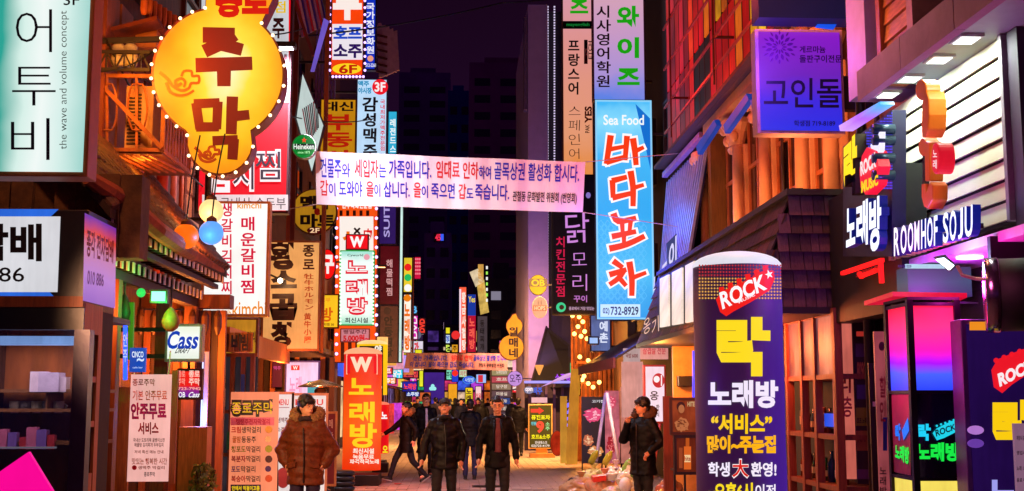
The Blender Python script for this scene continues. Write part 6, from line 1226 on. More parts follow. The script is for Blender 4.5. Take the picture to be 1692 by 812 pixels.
flat('wooden_board', 'tall reddish plank leaning beside the beer posters', 'board', (1097, 655, 1112, 812), 15.4, WOOD('#8a3a24'), th=.05)
# white utensils sign 옹
sign('box_sign', 'white restaurant sign with red bowl and spoon emblem', 'sign', (1064, 603, 1101, 700), 21.5, .12, emi('#f0d8e8', .95, .12), paint('#a02828'), (('#disc', (1088, 629, 10, 12), L('#c02830'), {}), ('#disc', (1085, 627, 5, 5.5), L('#fff0f4'), dict(off=.01)), ('#rect', (1092, 620, 1094, 638), L('#fff0f4'), dict(off=.01)), ('옹', (1074, 646, 1088, 662), '#301020', dict(bold=.02)), ('한식', (1084, 668, 1090, 690), '#301020', dict(vert=True))))
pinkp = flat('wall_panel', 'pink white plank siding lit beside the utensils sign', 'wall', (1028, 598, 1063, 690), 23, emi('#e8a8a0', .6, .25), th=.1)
sign('box_sign', 'pale lilac square sign with vertical white letters above the warm bulbs', 'sign', (975, 520, 1010, 582), 30, .15, emi('#6a7ab8', .7, .25), paint('#402848'), (('예촌', (990, 530, 1006, 568), L('#e0e8ff'), dict(vert=True, bold=.03)),), arm='R')
sign('box_sign', 'small white tilted shop plate near the seafood sign foot', 'sign', (972, 556, 990, 570), 29, .15, emi('#a8c8ff', .9), paint('#404060'))
flat('price_paper', 'white paper price lists pinned over the right shop entrance', 'poster', (1030, 576, 1058, 620), 24, emi('#d8b8b8', .6, .2), (('국밥 6000', (1034, 584, 1054, 592), '#802030', {}), ('냉면 5000', (1034, 598, 1054, 606), '#802030', {})))
flat('price_paper', 'pink paper strip sign above the utensils sign', 'poster', (1058, 566, 1104, 594), 22, emi('#f0a8a0', .6, .2), (('삼겹살 전문', (1062, 574, 1100, 586), '#a02838', {}),))
rf_ = T('warm_shop_wall', 'cream plaster wall lit orange behind the man at the shop', 'wall', (3.8, 19.5, 0)); MB().box(PY(1102, 0, 19.5).x, PY(1160, 0, 19.5).x + .3, 19.5, 19.6, 0, 2.62).build('wall', paint('#d89a58', .7), rf_)
b5 = PY(1130, 628, 19.4); MB().box(b5.x - .1, b5.x + .12, 19.3, 19.5, b5.z - .1, b5.z + .06).build('meter_box', paint('#201410'), rf_); nn_ = MB().tube([PY(1147, 580, 18.5), PY(1147, 700, 18.5)], .03, 8).build('blue_tube', emi('#4040ff', 1.5, 0, False), rf_)
light('POINT', (3.0, 18.7, 2.2), 70, '#ff9a40', rf_, .1); light('POINT', (2.5, 21.4, 2.2), 75, '#ffe0b0', rf_, .1)  # second light is added without a fixture to brighten the trash bags
# leaning boards, meat banners, dancer tubes
flat('meat_banner', 'dark banner with pink raw beef photo beside the trash bags', 'banner', (961, 656, 1000, 766), 26.5, paint('#141430', .5), (('#blob', (980, 686, 15, 12, '#f8b8c8'), L('#e04878'), {}), ('#blob', (972, 728, 9, 9, '#f0d0a0'), L('#c06848'), {}), ('#blob', (984, 746, 12, 9, '#f8e0b8'), L('#d88850'), {}), ('고기집', (978, 661, 998, 666), L('#e0e0e8'), {})), legs=.3)
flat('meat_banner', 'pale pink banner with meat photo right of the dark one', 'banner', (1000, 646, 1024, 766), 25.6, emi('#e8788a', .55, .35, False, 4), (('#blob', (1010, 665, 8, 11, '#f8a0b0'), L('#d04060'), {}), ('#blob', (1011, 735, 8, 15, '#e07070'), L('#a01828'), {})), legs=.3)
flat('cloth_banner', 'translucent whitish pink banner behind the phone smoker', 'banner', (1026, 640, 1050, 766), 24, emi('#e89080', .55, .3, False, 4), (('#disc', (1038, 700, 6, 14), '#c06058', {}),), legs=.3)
for i, (a, b, hx, lb) in enumerate((((1001, 650), (985, 762), '#c8b8e0', 'thin white leaning pole left of the pink banner'), ((1098, 650), (1076, 800), '#f06050', 'leaning red and pink pole behind the man'), ((1003, 650), (1022, 762), '#d8c0d0', 'second pale pole crossing the pink banner'))):
    lone(MB().tube([PY(*a, 24.5 - i), PY(*b, 24.0 - i)], .035, 8), 'banner_pole', paint(hx, .4), lb, 'pole', 'leaning banner poles', True)
for i, (r, hx, lb) in enumerate((((926, 655, 937, 768), '#f0a838', 'narrow upright yellow plank on the right pavement'), ((938, 610, 958, 770), '#e89830', 'wide yellow lit board standing on the right pavement'))):
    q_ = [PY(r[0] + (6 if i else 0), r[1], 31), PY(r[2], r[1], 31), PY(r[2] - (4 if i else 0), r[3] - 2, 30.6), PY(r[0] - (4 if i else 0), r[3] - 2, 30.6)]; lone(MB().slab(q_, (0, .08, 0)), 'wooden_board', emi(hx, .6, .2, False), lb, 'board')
round_sign('drum_sign', 'red lit round drum low behind the yellow boards', (921, 733), 11, 34, emi('#c83018', .5, .4, False, 4), paint('#501010'), (), ry=20)
# green menu board
mbd = sign('menu_board', 'green standing menu board with red arrow and big 9', 'board', (873, 668, 913, 742), 36, .12, emi('#58501c', .75, .15), paint('#f0d088', .4), (
    ('#rect', (877, 676, 893, 682), L('#f04030'), {}), ('▶', (890, 673, 899, 685), L('#f04030'), {}), ('퓨전포차', (878, 686, 909, 694), L('#f0f020'), dict(bold=.04)), ('9', (886, 696, 899, 716), L('#ff5038'), dict(bold=.05)), ('만원', (878, 697, 886, 703), L('#60e0f0'), {}), ('소주', (901, 697, 909, 712), L('#a0f0a0'), dict(vert=True)), ('호프&소주', (878, 718, 909, 726), L('#f0f020'), dict(bold=.03)), ('안내데스크', (884, 729, 904, 734), L('#f0e8e0'), {}), ('02)723-4179', (878, 735, 908, 740), L('#f0e8e0'), {})))
MB().box(PY(884, 0, 36).x, PY(902, 0, 36).x, 36.02, 36.1, 0, mbd.location.z).build('stand', paint('#d8a868'), mbd); MB().box(PY(874, 0, 36).x, PY(913, 0, 36).x, 35.8, 36.3, 0, .12).build('base', paint('#c89050'), mbd)
MB().box(PY(877, 0, 36).x, PY(902, 0, 36).x, 36.02, 36.08, PY(0, 666, 36).z, PY(0, 657, 36).z).build('top_plate', emi('#e0b8c8', .7), mbd)
# awnings and neon shop in the right middle distance
rm_ = T('dark_canopy', 'dark mesh canopy sloping down above the purple neon shop', 'awning', (3.4, 42, 3))
MB().slab([PY(877, 642, 42), PY(942, 640, 40), PY(942, 570, 44), PY(903, 540, 46)], (0, .1, .0)).build('cloth', paint('#14101c', .8), rm_); MB().bar(PY(875, 645, 42), PY(903, 540, 46), .06).build('frame_bar', paint('#3a2a38'), rm_)
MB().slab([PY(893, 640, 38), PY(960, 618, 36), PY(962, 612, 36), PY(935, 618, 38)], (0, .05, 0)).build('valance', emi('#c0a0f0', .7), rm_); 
nsh = T('neon_shop', 'shopfront with purple neon script under a blue lit ledge', 'shopfront', (3.6, 40, 0))
MB().box(PY(866, 0, 41).x, 4.4, 41, 41.1, 0, 2.3).build('wall', paint('#2a1430', .6), nsh); MB().box(PY(866, 0, 40).x, PY(943, 0, 40).x, 39.9, 40.3, PY(0, 633, 40).z, PY(0, 629, 40).z).build('lit_ledge', emi('#9090ff', 1.2, 0, False), nsh)
text(SY(40.5), '소주방', (918, 618, 942, 629), L('#a040ff'), nsh, .03, jit=.1); text(SY(40.8), '맥주', (880, 640, 896, 652), L('#3060e0'), nsh, .03)
for i in range(40):
    p = PY(935 + (i * 37 % 17), 662 + (i * 53 % 44), 40.7); 
    if i == 0: bb0 = bulb(nsh, p, .05, '#6060ff', 1.6, 6)
    else: o = bb0.copy(); COL.objects.link(o); o.location = p - PY(935, 662, 40.7)
for i in range(5): MB().box(PY(872 + i * 13, 0, 40.9).x, PY(876 + i * 13, 0, 40.9).x, 40.85, 40.95, 0, 2.2).build('door_frame', paint('#584068'), nsh)
wf = T('bulb_lit_eatery', 'eatery front strung with warm bulbs right of the neon shop', 'shopfront', (3.9, 33, 0))
MB().box(PY(940, 0, 34).x, 4.6, 34, 34.1, 0, 4.4).build('wall', paint('#a8622c', .7, 0, .6, 4, .4), wf)
for i in range(9): x = PY(944 + i * 7, 0, 33.9).x; MB().box(x, x + .05, 33.9, 34, 1.6, 3.9).build('slat', WOOD('#6a3414'), wf)
for r_ in ((948, 596, 975, 600), (948, 630, 978, 634)): MB().box(PY(r_[0], 0, 33.6).x, PY(r_[2], 0, 33.6).x, 33.5, 33.9, PY(0, r_[3], 33.6).z, PY(0, r_[1], 33.6).z).build('shelf', WOOD('#8a4a1c'), wf)
for i, (px, py) in enumerate(((957, 524), (963, 532), (955, 540), (966, 548), (960, 556), (949, 552), (970, 560), (946, 522), (958, 590), (972, 596), (965, 622), (972, 634), (955, 640), (980, 640), (990, 632), (962, 628), (950, 644))):
    p = PY(px, py, 33.2)
    if i == 0: b1 = bulb(wf, p, .06, '#ffc060', 5, 8); q0 = p
    else: o = b1.copy(); COL.objects.link(o); o.location = p - q0
light('POINT', PY(960, 545, 32.6), 90, '#ffa040', wf, .15); light('POINT', PY(965, 640, 32.4), 130, '#ff9a40', wf, .15)
sign('box_sign', 'yellow lit vertical sign hung in front of the warm eatery', 'sign', (944, 622, 960, 655), 32, .12, emi('#f0b030', .8), paint('#6a3a10'), (('주점', (948, 628, 956, 650), '#7a3808', dict(vert=True)),))
aws = T('slat_awning', 'dark slatted awning above the right shop doorway', 'awning', (3.7, 27.5, 2.6)); 
for i in range(16): y = 23.5 + i * .42; MB().slab([(3.0, y, 2.45), (3.0, y + .34, 2.45), (4.4, y + .34, 3.3), (4.4, y, 3.3)], (0, 0, .05)).build('slat', WOOD(['#3a2014', '#4c2a1a'][i % 2]), aws)
MB().box(2.95, 3.0, 23.4, 30.3, 2.3, 2.5).build('valance', paint('#701820', .6), aws)
spf = T('pennant_light', 'small orange cone lamp at the left end of the neon ledge', 'lamp', PY(891, 620, 39)); MB().lathe(PY(891, 620, 39), ((.02, 0), (.14, .28), (.14, .32)), 10).build('shade', emi('#f0a050', 1), spf)
round_sign('round_sign', 'small blue white placard beside the neon shop door', (874, 645), 8, 39, emi('#8090c0', .6), paint('#304060'), (('open', (868, 641, 880, 649), L('#f0f0ff'), {}),), ry=6)
# trash bags
TBP = []
def bag(px, py, Y, r, hx, label, sc=(1, 1, .9)):
    c = PZ(px, py, 0) if Y is None else Vector((PY(px, 0, Y).x, Y, 0)); rr = r; b = MB(); b.ball((0, 0, rr * sc[2] * .92), rr, 40, 28, sc); rr0 = random.random() * 9
    for i, v in enumerate(b.v):
        n_ = noise.noise(v * 7 + Vector((rr0, 0, 0))) * .3 * rr - abs(noise.noise(v * 14 + Vector((rr0, 3, 0)))) * .32 * rr - abs(noise.noise(v * 30 + Vector((rr0, 7, 0)))) * .12 * rr; d_ = (v - Vector((0, 0, rr))).normalized(); v = v + d_ * n_; v.z = max(v.z, .0); b.v[i] = v + c
    t = T('trash_bag', label, 'trash bag', c, 'trash bags piled on the right pavement'); b.build('bag', paint(hx, .2, 0, .35, 9, .4, h2='#a08c70'), t, True)
    top = c + Vector((0, 0, rr * sc[2] * 1.9)); k_ = MB(); k_.lathe(top - Vector((0, 0, .05)), ((.07, 0), (.025, .05), (.05, .09), (.08, .14)), 9); k_.build('knot', paint(hx, .3), t)
bag(975, 0, 21.2, .3, '#e8e090', 'yellowish translucent trash bag at the back of the pile'); bag(1010, 0, 21.6, .32, '#f0d8d8', 'pink tinted trash bag behind the others'); bag(1032, 0, 20.4, .34, '#e8ecd8', 'pale trash bag right beside the man in black')
bag(955, 0, 20.2, .3, '#c8a070', 'tan trash bag at the front left of the pile', (1.2, 1, .75)); bag(992, 0, 19.6, .3, '#f0a078', 'orange pink trash bag at the front of the pile'); bag(1092, 0, 17.8, .26, '#c04a20', 'orange brown sack behind the man in black', (.9, .9, 1.2)); bag(1015, 0, 19.2, .28, '#e0e0c8', 'beige trash bag lying nearest the camera', (1.2, 1, .7))
for i, (px, Y, z, hx) in enumerate(((968, 20.9, .62, '#a8b030'), (990, 21, .6, '#c8c040'), (1020, 20.6, .5, '#90c060'), (1034, 20, .45, '#80b050'))):
    x = PY(px, 0, Y).x; lone(MB().lathe((x, Y - .15, z), ((.05, 0), (.06, .04), (.06, .18), (.02, .26)), 8, (.4, -.3, .8)), 'plastic_bottle', paint(hx, .25), ['leftmost', 'second from left', 'third from left', 'rightmost'][i] + ' green plastic bottle poking out of the trash pile', 'bottle', 'bottles in the trash pile', True)
# plants at the menu banner foot
pl = T('potted_plant', 'small bushy plant at the foot of the menu banner', 'plant', (PY(360, 0, 15).x, 15, 0)); x0_ = pl.location.x
MB().lathe((x0_, 15, 0), ((.12, 0), (.16, .25), (.17, .27)), 14).build('pot', paint('#6a3418'), pl); lf = MB()
for i in range(520):
    a = random.uniform(0, 6.28); h_ = random.random(); r_ = .24 * math.sqrt(random.random()) * (1.15 - h_ * .7); c = Vector((x0_ + r_ * math.cos(a), 15 + r_ * math.sin(a), .3 + h_ * .62)); u = Vector((random.gauss(0, 1), random.gauss(0, 1), random.gauss(0, 1))).normalized() * .04; w_ = u.orthogonal().normalized() * .018
    lf.add([c - u, c + w_, c + u, c - w_], [(0, 1, 2, 3)])
lf.build('foliage', paint('#4a5a1c', .5, h2='#7a7420'), pl, kind='stuff')
for i in range(7): MB().tube([(x0_, 15, .25), (x0_ + .06 * math.cos(i), 15 + .06 * math.sin(i), .5), (x0_ + .15 * math.cos(i * 2.2), 15 + .15 * math.sin(i * 2.2), .85)], .008, 5).build('stem', paint('#3a2a14'), pl)
# pink cardboard at the lower left
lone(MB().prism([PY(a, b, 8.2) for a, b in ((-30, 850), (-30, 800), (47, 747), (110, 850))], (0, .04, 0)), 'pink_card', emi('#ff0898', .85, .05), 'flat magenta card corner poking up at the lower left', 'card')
light('SPOT', (0, 22, 8), 900, '#ff9a50', None, .4, to=(0, 26, 0), ang=110) if False else None
# street lamps over the crowd (unseen or hidden; near ones added to light banner and faces)
def street_lamp(x, y, z, pw, h, label):
    t = T('street_lamp', label, 'lamp', (x, y, 0), 'street lamps along the pavement'); d = 1 if x < 0 else -1
    MB().tube([(x, y, 0), (x, y, z - .3), (x + .15 * d, y, z - .02), (x + .9 * d, y, z)], .05, 10).build('pole', paint('#2a2428', .4, .6), t, True)
    MB().box(min(x + .8 * d, x + 1.3 * d), max(x + .8 * d, x + 1.3 * d), y - .1, y + .1, z - .03, z + .05).build('lamp_head', METAL, t); MB().box(min(x + .85 * d, x + 1.25 * d), max(x + .85 * d, x + 1.25 * d), y - .08, y + .08, z - .04, z - .031).build('lens', emi(h, 6, 0, False), t)
    light('SPOT', (x + 1.05 * d, y, z - .06), pw, h, t, .12, to=(x + 2.4 * d, y + 3.5, 0), ang=155, blend=.8)
street_lamp(-3.9, 18.6, 7.2, 1000, '#f2e8ff', 'added near left street lamp lighting the banner, hidden among the hanging signs')
street_lamp(4.1, 35.0, 6.6, 4600, '#ffb46c', 'right street lamp beside the chicken restaurant sign')
street_lamp(-4.0, 44.0, 6.5, 3200, '#ffb46c', 'far left street lamp behind the karaoke signs')
street_lamp(4.1, 60, 6.0, 3000, '#ffb080', 'far right street lamp before the concrete building')
street_lamp(-3.9, 9.0, 7.5, 420, '#ffa070', 'added unseen street lamp above the corner shop at the near left')
street_lamp(3.9, 11.42, 7.6, 420, '#ff8a50', 'added unseen street lamp lighting faces, above the near right shops')

# lit shopfronts down both sides toward the far end
def far_shop(side, Y0, Y1, wh, sh_, st, label):
    X = WL if side == 'L' else WR; d = 1 if side == 'L' else -1
    t = T('shopfront', label, 'shopfront', (X, (Y0 + Y1) / 2, 0), 'lit shopfronts further down the street'); bx_ = lambda a, b: (min(X + a * d, X + b * d), max(X + a * d, X + b * d))
    MB().box(*bx_(.001, .1), Y0, Y1, 0, .35).build('plinth', paint('#4a3838'), t); MB().box(*bx_(.001, .05), Y0 + .2, Y1 - .2, .36, 2.35).build('window', emi(wh, .85, .5, True, 1.3), t)
    for i in range(5): y = Y0 + (Y1 - Y0) * i / 4; MB().box(*bx_(.001, .12), y - .05, y + .05, .36, 2.5).build('frame_post', WOOD('#5a3420'), t)
    MB().box(*bx_(.001, .35), Y0, Y1, 2.52, 3.1).build('shop_sign', emi(sh_, .95, .3, True, 1.5), t); MB().slab([(X + .36 * d, Y0, 2.45), (X + .36 * d, Y1, 2.45), (X + 1.0 * d, Y1, 2.25), (X + 1.0 * d, Y0, 2.25)], (0, 0, .04)).build('awning', paint(st, .7), t)
    x = X + .7 * d; w = .5
    MB().box(min(x, x + w * d), max(x, x + w * d), Y0 + .4, Y0 + .5, .1, 1.5).build('standing_sign', emi(sh_, .9, .4, False, 3), t)
    MB().box(*bx_(.3, 1.25), Y0 + 1, Y0 + 1.15, 3.3, 4.3).build('projecting_sign', emi(wh, .95, .3, False, 2), t)
hues = [('#ffb050', '#f04040', '#8a2020'), ('#ffd8a0', '#4060f0', '#203060'), ('#e08040', '#f0d040', '#604020'), ('#f0a0c0', '#d040e0', '#401848'), ('#ffc070', '#30b070', '#204030'), ('#ffe0c0', '#f07020', '#803010'), ('#c0a0ff', '#e04080', '#301030')]
wc = ['red', 'blue', 'yellow', 'magenta', 'green', 'orange', 'pink']
for i in range(9):
    a = 43 + i * 7.2; k_ = (i * 3 + 1) % 7; far_shop('L', a, a + 6.4, *hues[k_], '%s signed shopfront number %s along the left kerb from the dark doors' % (wc[k_], ordn[i % 8] if i < 8 else 'last'))
for i in range(8):
    a = 47 + i * 7.6; k_ = (i * 2 + 4) % 7; far_shop('R', a, a + 6.8, *hues[k_], '%s signed shopfront %s in line beyond the neon shop on the right' % (wc[k_], ordn[i]))

# cables and pipes cluttering both sides
rc_ = random.Random(11)
for i in range(4):
    a = PX(rc_.uniform(160, 330), rc_.uniform(-10, 240), -4.2); b_ = PX(rc_.uniform(340, 480), rc_.uniform(60, 380), -4.1)
    mb = MB(); mb.tube([a.lerp(b_, t / 8) - Vector((0, 0, 1.2 * (t / 8) * (1 - t / 8))) for t in range(9)], rc_.uniform(.008, .018), 5); lone(mb, 'cable', paint('#140a08', .6), ['highest', 'second highest', 'second lowest', 'lowest'][i] + ' of the black cables sagging behind the gourd sign', 'cable', 'cables sagging on the left building')
for i in range(5):
    y = 20.6 + i * 1.1; mb = MB().tube([(-4.22, y, 2.8), (-4.22, y, 9), (-4.26, y + .3, 9.3)], .05, 8); lone(mb, 'downpipe', paint(['#c05828', '#8a5040', '#d88850'][i % 3], .5), ['rusty', 'grey brown', 'tan', 'orange', 'brown'][i] + ' vertical pipe between the tan sign and the hof sign', 'pipe', 'pipes between the left signs', True)

rf = random.Random(5); cn_ = {'red': '#f02830', 'white': '#f4e8ff', 'cyan': '#30d0f0', 'yellow': '#f8d828', 'magenta': '#e838c0', 'green': '#38e070', 'orange': '#ff8820', 'violet': '#8050f8'}
wd = ['호프', '치킨', '주점', '노래', '국밥', '포차', '당구', '미용', '갈비', '커피']; seen_ = set()
for i in range(34):
    nm = list(cn_)[(i * 3 + i // 8) % 8]; L_ = i % 2 == 0; Y = 62 + (i // 2) * 3.3; e_px = 760 + (-1 if L_ else 1) * 8200 / Y; w = 1500 / Y * rf.uniform(.7, 1.0); py = rf.uniform(530, 634) if L_ else rf.uniform(560, 634); h = rf.choice((10, 16, 26, 34)) * 75 / Y
    r = (e_px, py, e_px + w, py + h) if L_ else (e_px - w, py, e_px, py + h)
    lb = '%s lit %s sign, number %s hanging outward on the far %s side' % (nm, 'tall' if h > w * 1.3 else 'squat', ordn[(i // 2) % 8] if i < 16 else ('next ' + ordn[(i // 2) % 8] if i < 32 else 'very last'), 'left' if L_ else 'right')
    far(lb, r, Y, cn_[nm], ((wd[i % 10], (r[0] + w * .15, py + h * .1, r[2] - w * .15, py + h * .9), L('#fff8f0') if nm not in ('white', 'yellow') else '#301020', dict(vert=h > w * 1.3, bold=.04)),), 1.0)
dc = T('drain_cover', 'square cast iron drain cover set in the pavers', 'drain cover', (.55, 24.2, 0)); MB().box(.25, .85, 23.95, 24.45, -.03, .004).build('rim', paint('#2a2422', .5, .5), dc)
for i in range(7): MB().box(.29, .81, 23.99 + i * .062, 24.03 + i * .062, .0, .012).build('grate_bar', paint('#3a3230', .45, .6), dc)
for i, (x, y, hx, lb) in enumerate(((-.9, 22.6, '#e8e0d8', 'crumpled white receipt on the pavers near the walkers'), (1.5, 23.4, '#f0d0a0', 'folded flyer lying right of the open coat man'), (-1.3, 24.8, '#d04040', 'small red flyer near the karaoke column base'), (.2, 28.5, '#e0e0e8', 'tiny pale flyer on the pavement ahead of the crowd'))):
    lone(MB().slab([(x, y, .004), (x + .14, y + .03, .012), (x + .12, y + .2, .006), (x - .02, y + .17, .016)], (0, 0, .002)), 'flyer', paint(hx, .7), lb, 'litter', 'flyers dropped on the pavement')

for i, (px, Y, z, hx, lb) in enumerate(((948, 20.6, .5, '#181214', 'small black bin bag on the far left of the trash pile'), (1002, 19.4, .42, '#f4f0e8', 'white takeaway tub on the trash pile'), (984, 19.3, .4, '#e04030', 'red snack box lying in front of the trash pile'), (1024, 19.0, .38, '#f0f0f8', 'white plastic cup bag in front of the man smoking'))):
    x = PY(px, 0, Y).x; mb = MB()
    if i == 0: mb.ball((x, Y, .2), .2, 22, 14, (1.1, 1, .95)); mb.v = [v + Vector((0, 0, noise.noise(v * 11) * .05)) for v in mb.v]
    elif i == 1: mb.lathe((x, Y, z), ((.07, 0), (.1, .1), (.105, .11), (.02, .115)), 14)
    elif i == 2: mb.slab([(x - .1, Y, z), (x + .1, Y, z + .03), (x + .08, Y + .12, z + .05), (x - .12, Y + .12, z + .02)], (0, 0, .08))
    else: mb.ball((x, Y, z), .1, 14, 10, (1, 1, 1.2))
    lone(mb, ['trash_bag', 'food_tub', 'snack_box', 'plastic_bag'][i], paint(hx, .35, 0, .3, 9, .3), lb, ['trash bag', 'tub', 'box', 'bag'][i], None, i != 2)
for i in range(6):
    y = 12.5 + i * 1.25; mb = MB().tube([(4.44, y, 3.7), (4.44, y, 6.1)], .03, 6)
    lone(mb, 'downpipe', paint('#2a1a18', .5), ['nearest', 'second nearest', 'third nearest', 'third farthest', 'second farthest', 'farthest'][i] + ' thin dark conduit between the cream columns', 'pipe', 'dark conduits on the classical facade', True)

eb_ = T('street_end_block', 'taller block with scattered lit windows closing the street behind the small shops', 'building', (1, 130, 0))
MB().box(-12, 13, 128, 136, 0, 9.5).build('wall', paint('#5a3a70', .7), eb_)
re_ = random.Random(2)
for i in range(15):
    for j in range(4):
        x = -11.6 + i * 1.64; z = 2.6 + j * 1.7
        MB().box(x, x + 1.1, 127.9, 127.99, z, z + 1.15).build('window', emi(re_.choice(['#e0a050', '#c04878', '#4848c0', '#50308a', '#201838', '#3a2050', '#e8d0a0']), .7, .4, False), eb_)

wl2 = T('fill_lantern', 'tall added off-frame lantern lighting the walkers, left of the camera side shops', 'lamp', (-3.6, 7.4, 0))  # unseen lantern, added to throw warm light on the people's faces
MB().tube([(-3.6, 7.4, 0), (-3.6, 7.4, 2.6)], .05, 10).build('pole', METAL, wl2, True); MB().lathe((-3.6, 7.4, 2.6), ((.08, 0), (.16, .05), (.2, .4), (.22, .42), (.05, .55)), 12).build('shade', emi('#ffc890', 3, 0, False), wl2)
light('SPOT', (-3.3, 7.6, 2.75), 950, '#ffb684', wl2, .12, to=(.6, 17, 1.3), ang=46, blend=.7)
# ================================================================== PEOPLE
def fuse(mb, name, mat, parent, vox, it=3, disp=None, sub=0):
    me = bpy.data.meshes.new(name); me.from_pydata(mb.v, [], mb.f)
    bm = bmesh.new(); bm.from_mesh(me); bmesh.ops.recalc_face_normals(bm, faces=bm.faces); bm.to_mesh(me); bm.free()
    o = bpy.data.objects.new('tmp', me); m = o.modifiers.new('r', 'REMESH'); m.mode = 'VOXEL'; m.voxel_size = vox
    s_ = o.modifiers.new('s', 'SMOOTH'); s_.iterations = it; s_.factor = .5
    m2 = evaluated(o)
    if disp:
        vn = [v.normal.copy() for v in m2.vertices]
        for v, n in zip(m2.vertices, vn): v.co += n * disp(v.co)
    m2.name = name; m2.materials.clear()
    m2.materials.append(mat); m2.shade_smooth(); m2.update(); r_ = bpy.data.objects.new(name, m2); COL.objects.link(r_); r_.parent = parent; return r_
SKIN = paint('#dc9e78', .5, 0, .12, 12, .05); HAIR = paint('#0a0706', .45, 0, .3, 30, .4, (1, 1, 1))
def fold(a=.012, f=9, q=0, qf=0):
    def d(c):
        v = noise.noise(Vector((c.x * f, c.y * f, c.z * f * 1.6))) * a + noise.noise(Vector((c.x * f * 2.3, c.y * f * 2.3, c.z * f * 3.2 + 5))) * a * .5
        if q: v += q * (abs(math.sin(c.z * qf + .5 * math.sin(c.x * 6))) - .5)
        return v
    return d
def person(label, px, Y, h, face=0, head_yaw=0, head_pitch=0, legs=None, arms=None, coat=None, trou='#060508', shoe='#0a0808', hair='short', hairm=None, hood=None, cap_=None, glasses=False, shirt=None, scarf=None, vox=.013, group=None, far_=False, x=None, beanie=None, quilt=False, detail=None, skin=None):
    """figure facing -Y when face = 0; local x to the picture's right"""
    sk = skin or SKIN
    root = T('person', label, 'person', (0, 0, 0), group); k = h / 1.75
    lg = dict(kL=(-.10, -.01, .5), aL=(-.10, .02, .09), kR=(.10, -.01, .5), aR=(.10, .02, .09)); lg.update(legs or {})
    ar = dict(eL=(-.24, .03, 1.13), wL=(-.255, -.03, .88), eR=(.24, .03, 1.13), wR=(.255, -.03, .88)); ar.update(arms or {})
    V = lambda t: Vector(t) * k
    hipL, hipR, shL, shR = V((-.09, 0, .93)), V((.09, 0, .93)), V((-.155, .0, 1.41)), V((.155, .0, 1.41))
    # ---- head frame
    Mh = Matrix.Translation(V((0, -.01, 1.53))) @ Matrix.Rotation(R(head_yaw), 4, 'Z') @ Matrix.Rotation(R(head_pitch), 4, 'X')
    H = lambda p: Mh @ (Vector(p) * k * 1.06)
    def hball(mb, c, r, sc=(1, 1, 1), n=16):
        t = MB(); t.ball((0, 0, 0), 1, n, 12, sc); mb.add([H(Vector(c) + v * r) for v in t.v], t.f)
    b = MB()
    hball(b, (0, .012, .125), .1, (.76, .93, 1.05)); hball(b, (0, -.022, .062), .062, (.92, .95, 1.05)); hball(b, (0, -.05, .025), .03, (1.1, .9, .8))
    if not far_:
        hball(b, (0, -.098, .088), .014, (.9, 1.2, 1.0)); b.cap(H((0, -.084, .125)), H((0, -.1, .092)), .007 * k, .011 * k, 8)
        hball(b, (-.03, -.078, .132), .017, (1.6, .5, .55)); hball(b, (.03, -.078, .132), .017, (1.6, .5, .55)); hball(b, (0, -.082, .055), .014, (1.7, .8, .7))
        hball(b, (-.078, .005, .1), .022, (.35, .8, 1.3)); hball(b, (.078, .005, .1), .022, (.35, .8, 1.3))
    b.cap(V((0, .01, 1.4)), V((0, -.002, 1.56)), .058 * k, .052 * k)
    b.loft([(0, 0, .86 * k, .13 * k, .09 * k), (0, 0, .95 * k, .15 * k, .1 * k), (0, 0, 1.08 * k, .13 * k, .09 * k), (0, 0, 1.25 * k, .155 * k, .1 * k), (0, 0, 1.38 * k, .165 * k, .095 * k), (0, 0, 1.46 * k, .1 * k, .06 * k)])
    for hp, s in ((hipL, 'L'), (hipR, 'R')):
        b.cap(hp, V(lg['k' + s]), .08 * k, .055 * k); b.cap(V(lg['k' + s]), V(lg['a' + s]), .052 * k, .038 * k); a = V(lg['a' + s]); b.cap(a, a + V((0, -.1, -.045)), .035 * k, .03 * k)
    for sp, s in ((shL, 'L'), (shR, 'R')):
        e, w = V(ar['e' + s]), V(ar['w' + s]); b.cap(sp, e, .052 * k, .04 * k); b.cap(e, w, .04 * k, .028 * k)
        d = (w - e).normalized(); sg_ = -1 if s == 'L' else 1
        side = Vector((0, -1, 0)); side = (side - d * side.dot(d)).normalized(); 
        nrm = d.cross(side)
        pc = w + d * .05 * k; b.cap(w + d * .01 * k, pc + d * .02 * k, .03 * k, .034 * k)
        if not far_:
            for i in range(4):
                o_ = side * (.026 - i * .0175) * k; ln = (.072, .082, .076, .058)[i] * k; p0 = pc + d * .03 * k + o_; cv = nrm * (-sg_) * (.014 + .004 * i) * k
                b.cap(p0, p0 + d * ln * .5 + cv * .4, .0105 * k, .010 * k, 8); b.cap(p0 + d * ln * .5 + cv * .4, p0 + d * ln * .92 + cv * 1.7, .010 * k, .0085 * k, 8)
            p0 = pc - d * .02 * k + side * .028 * k; b.cap(p0, p0 + side * .03 * k + d * .035 * k, .012 * k, .0105 * k, 8); b.cap(p0 + side * .03 * k + d * .035 * k, p0 + side * .034 * k + d * .065 * k, .0105 * k, .009 * k, 8)
    fuse(b, 'body', sk, root, .0085 if not far_ else .02, 2)
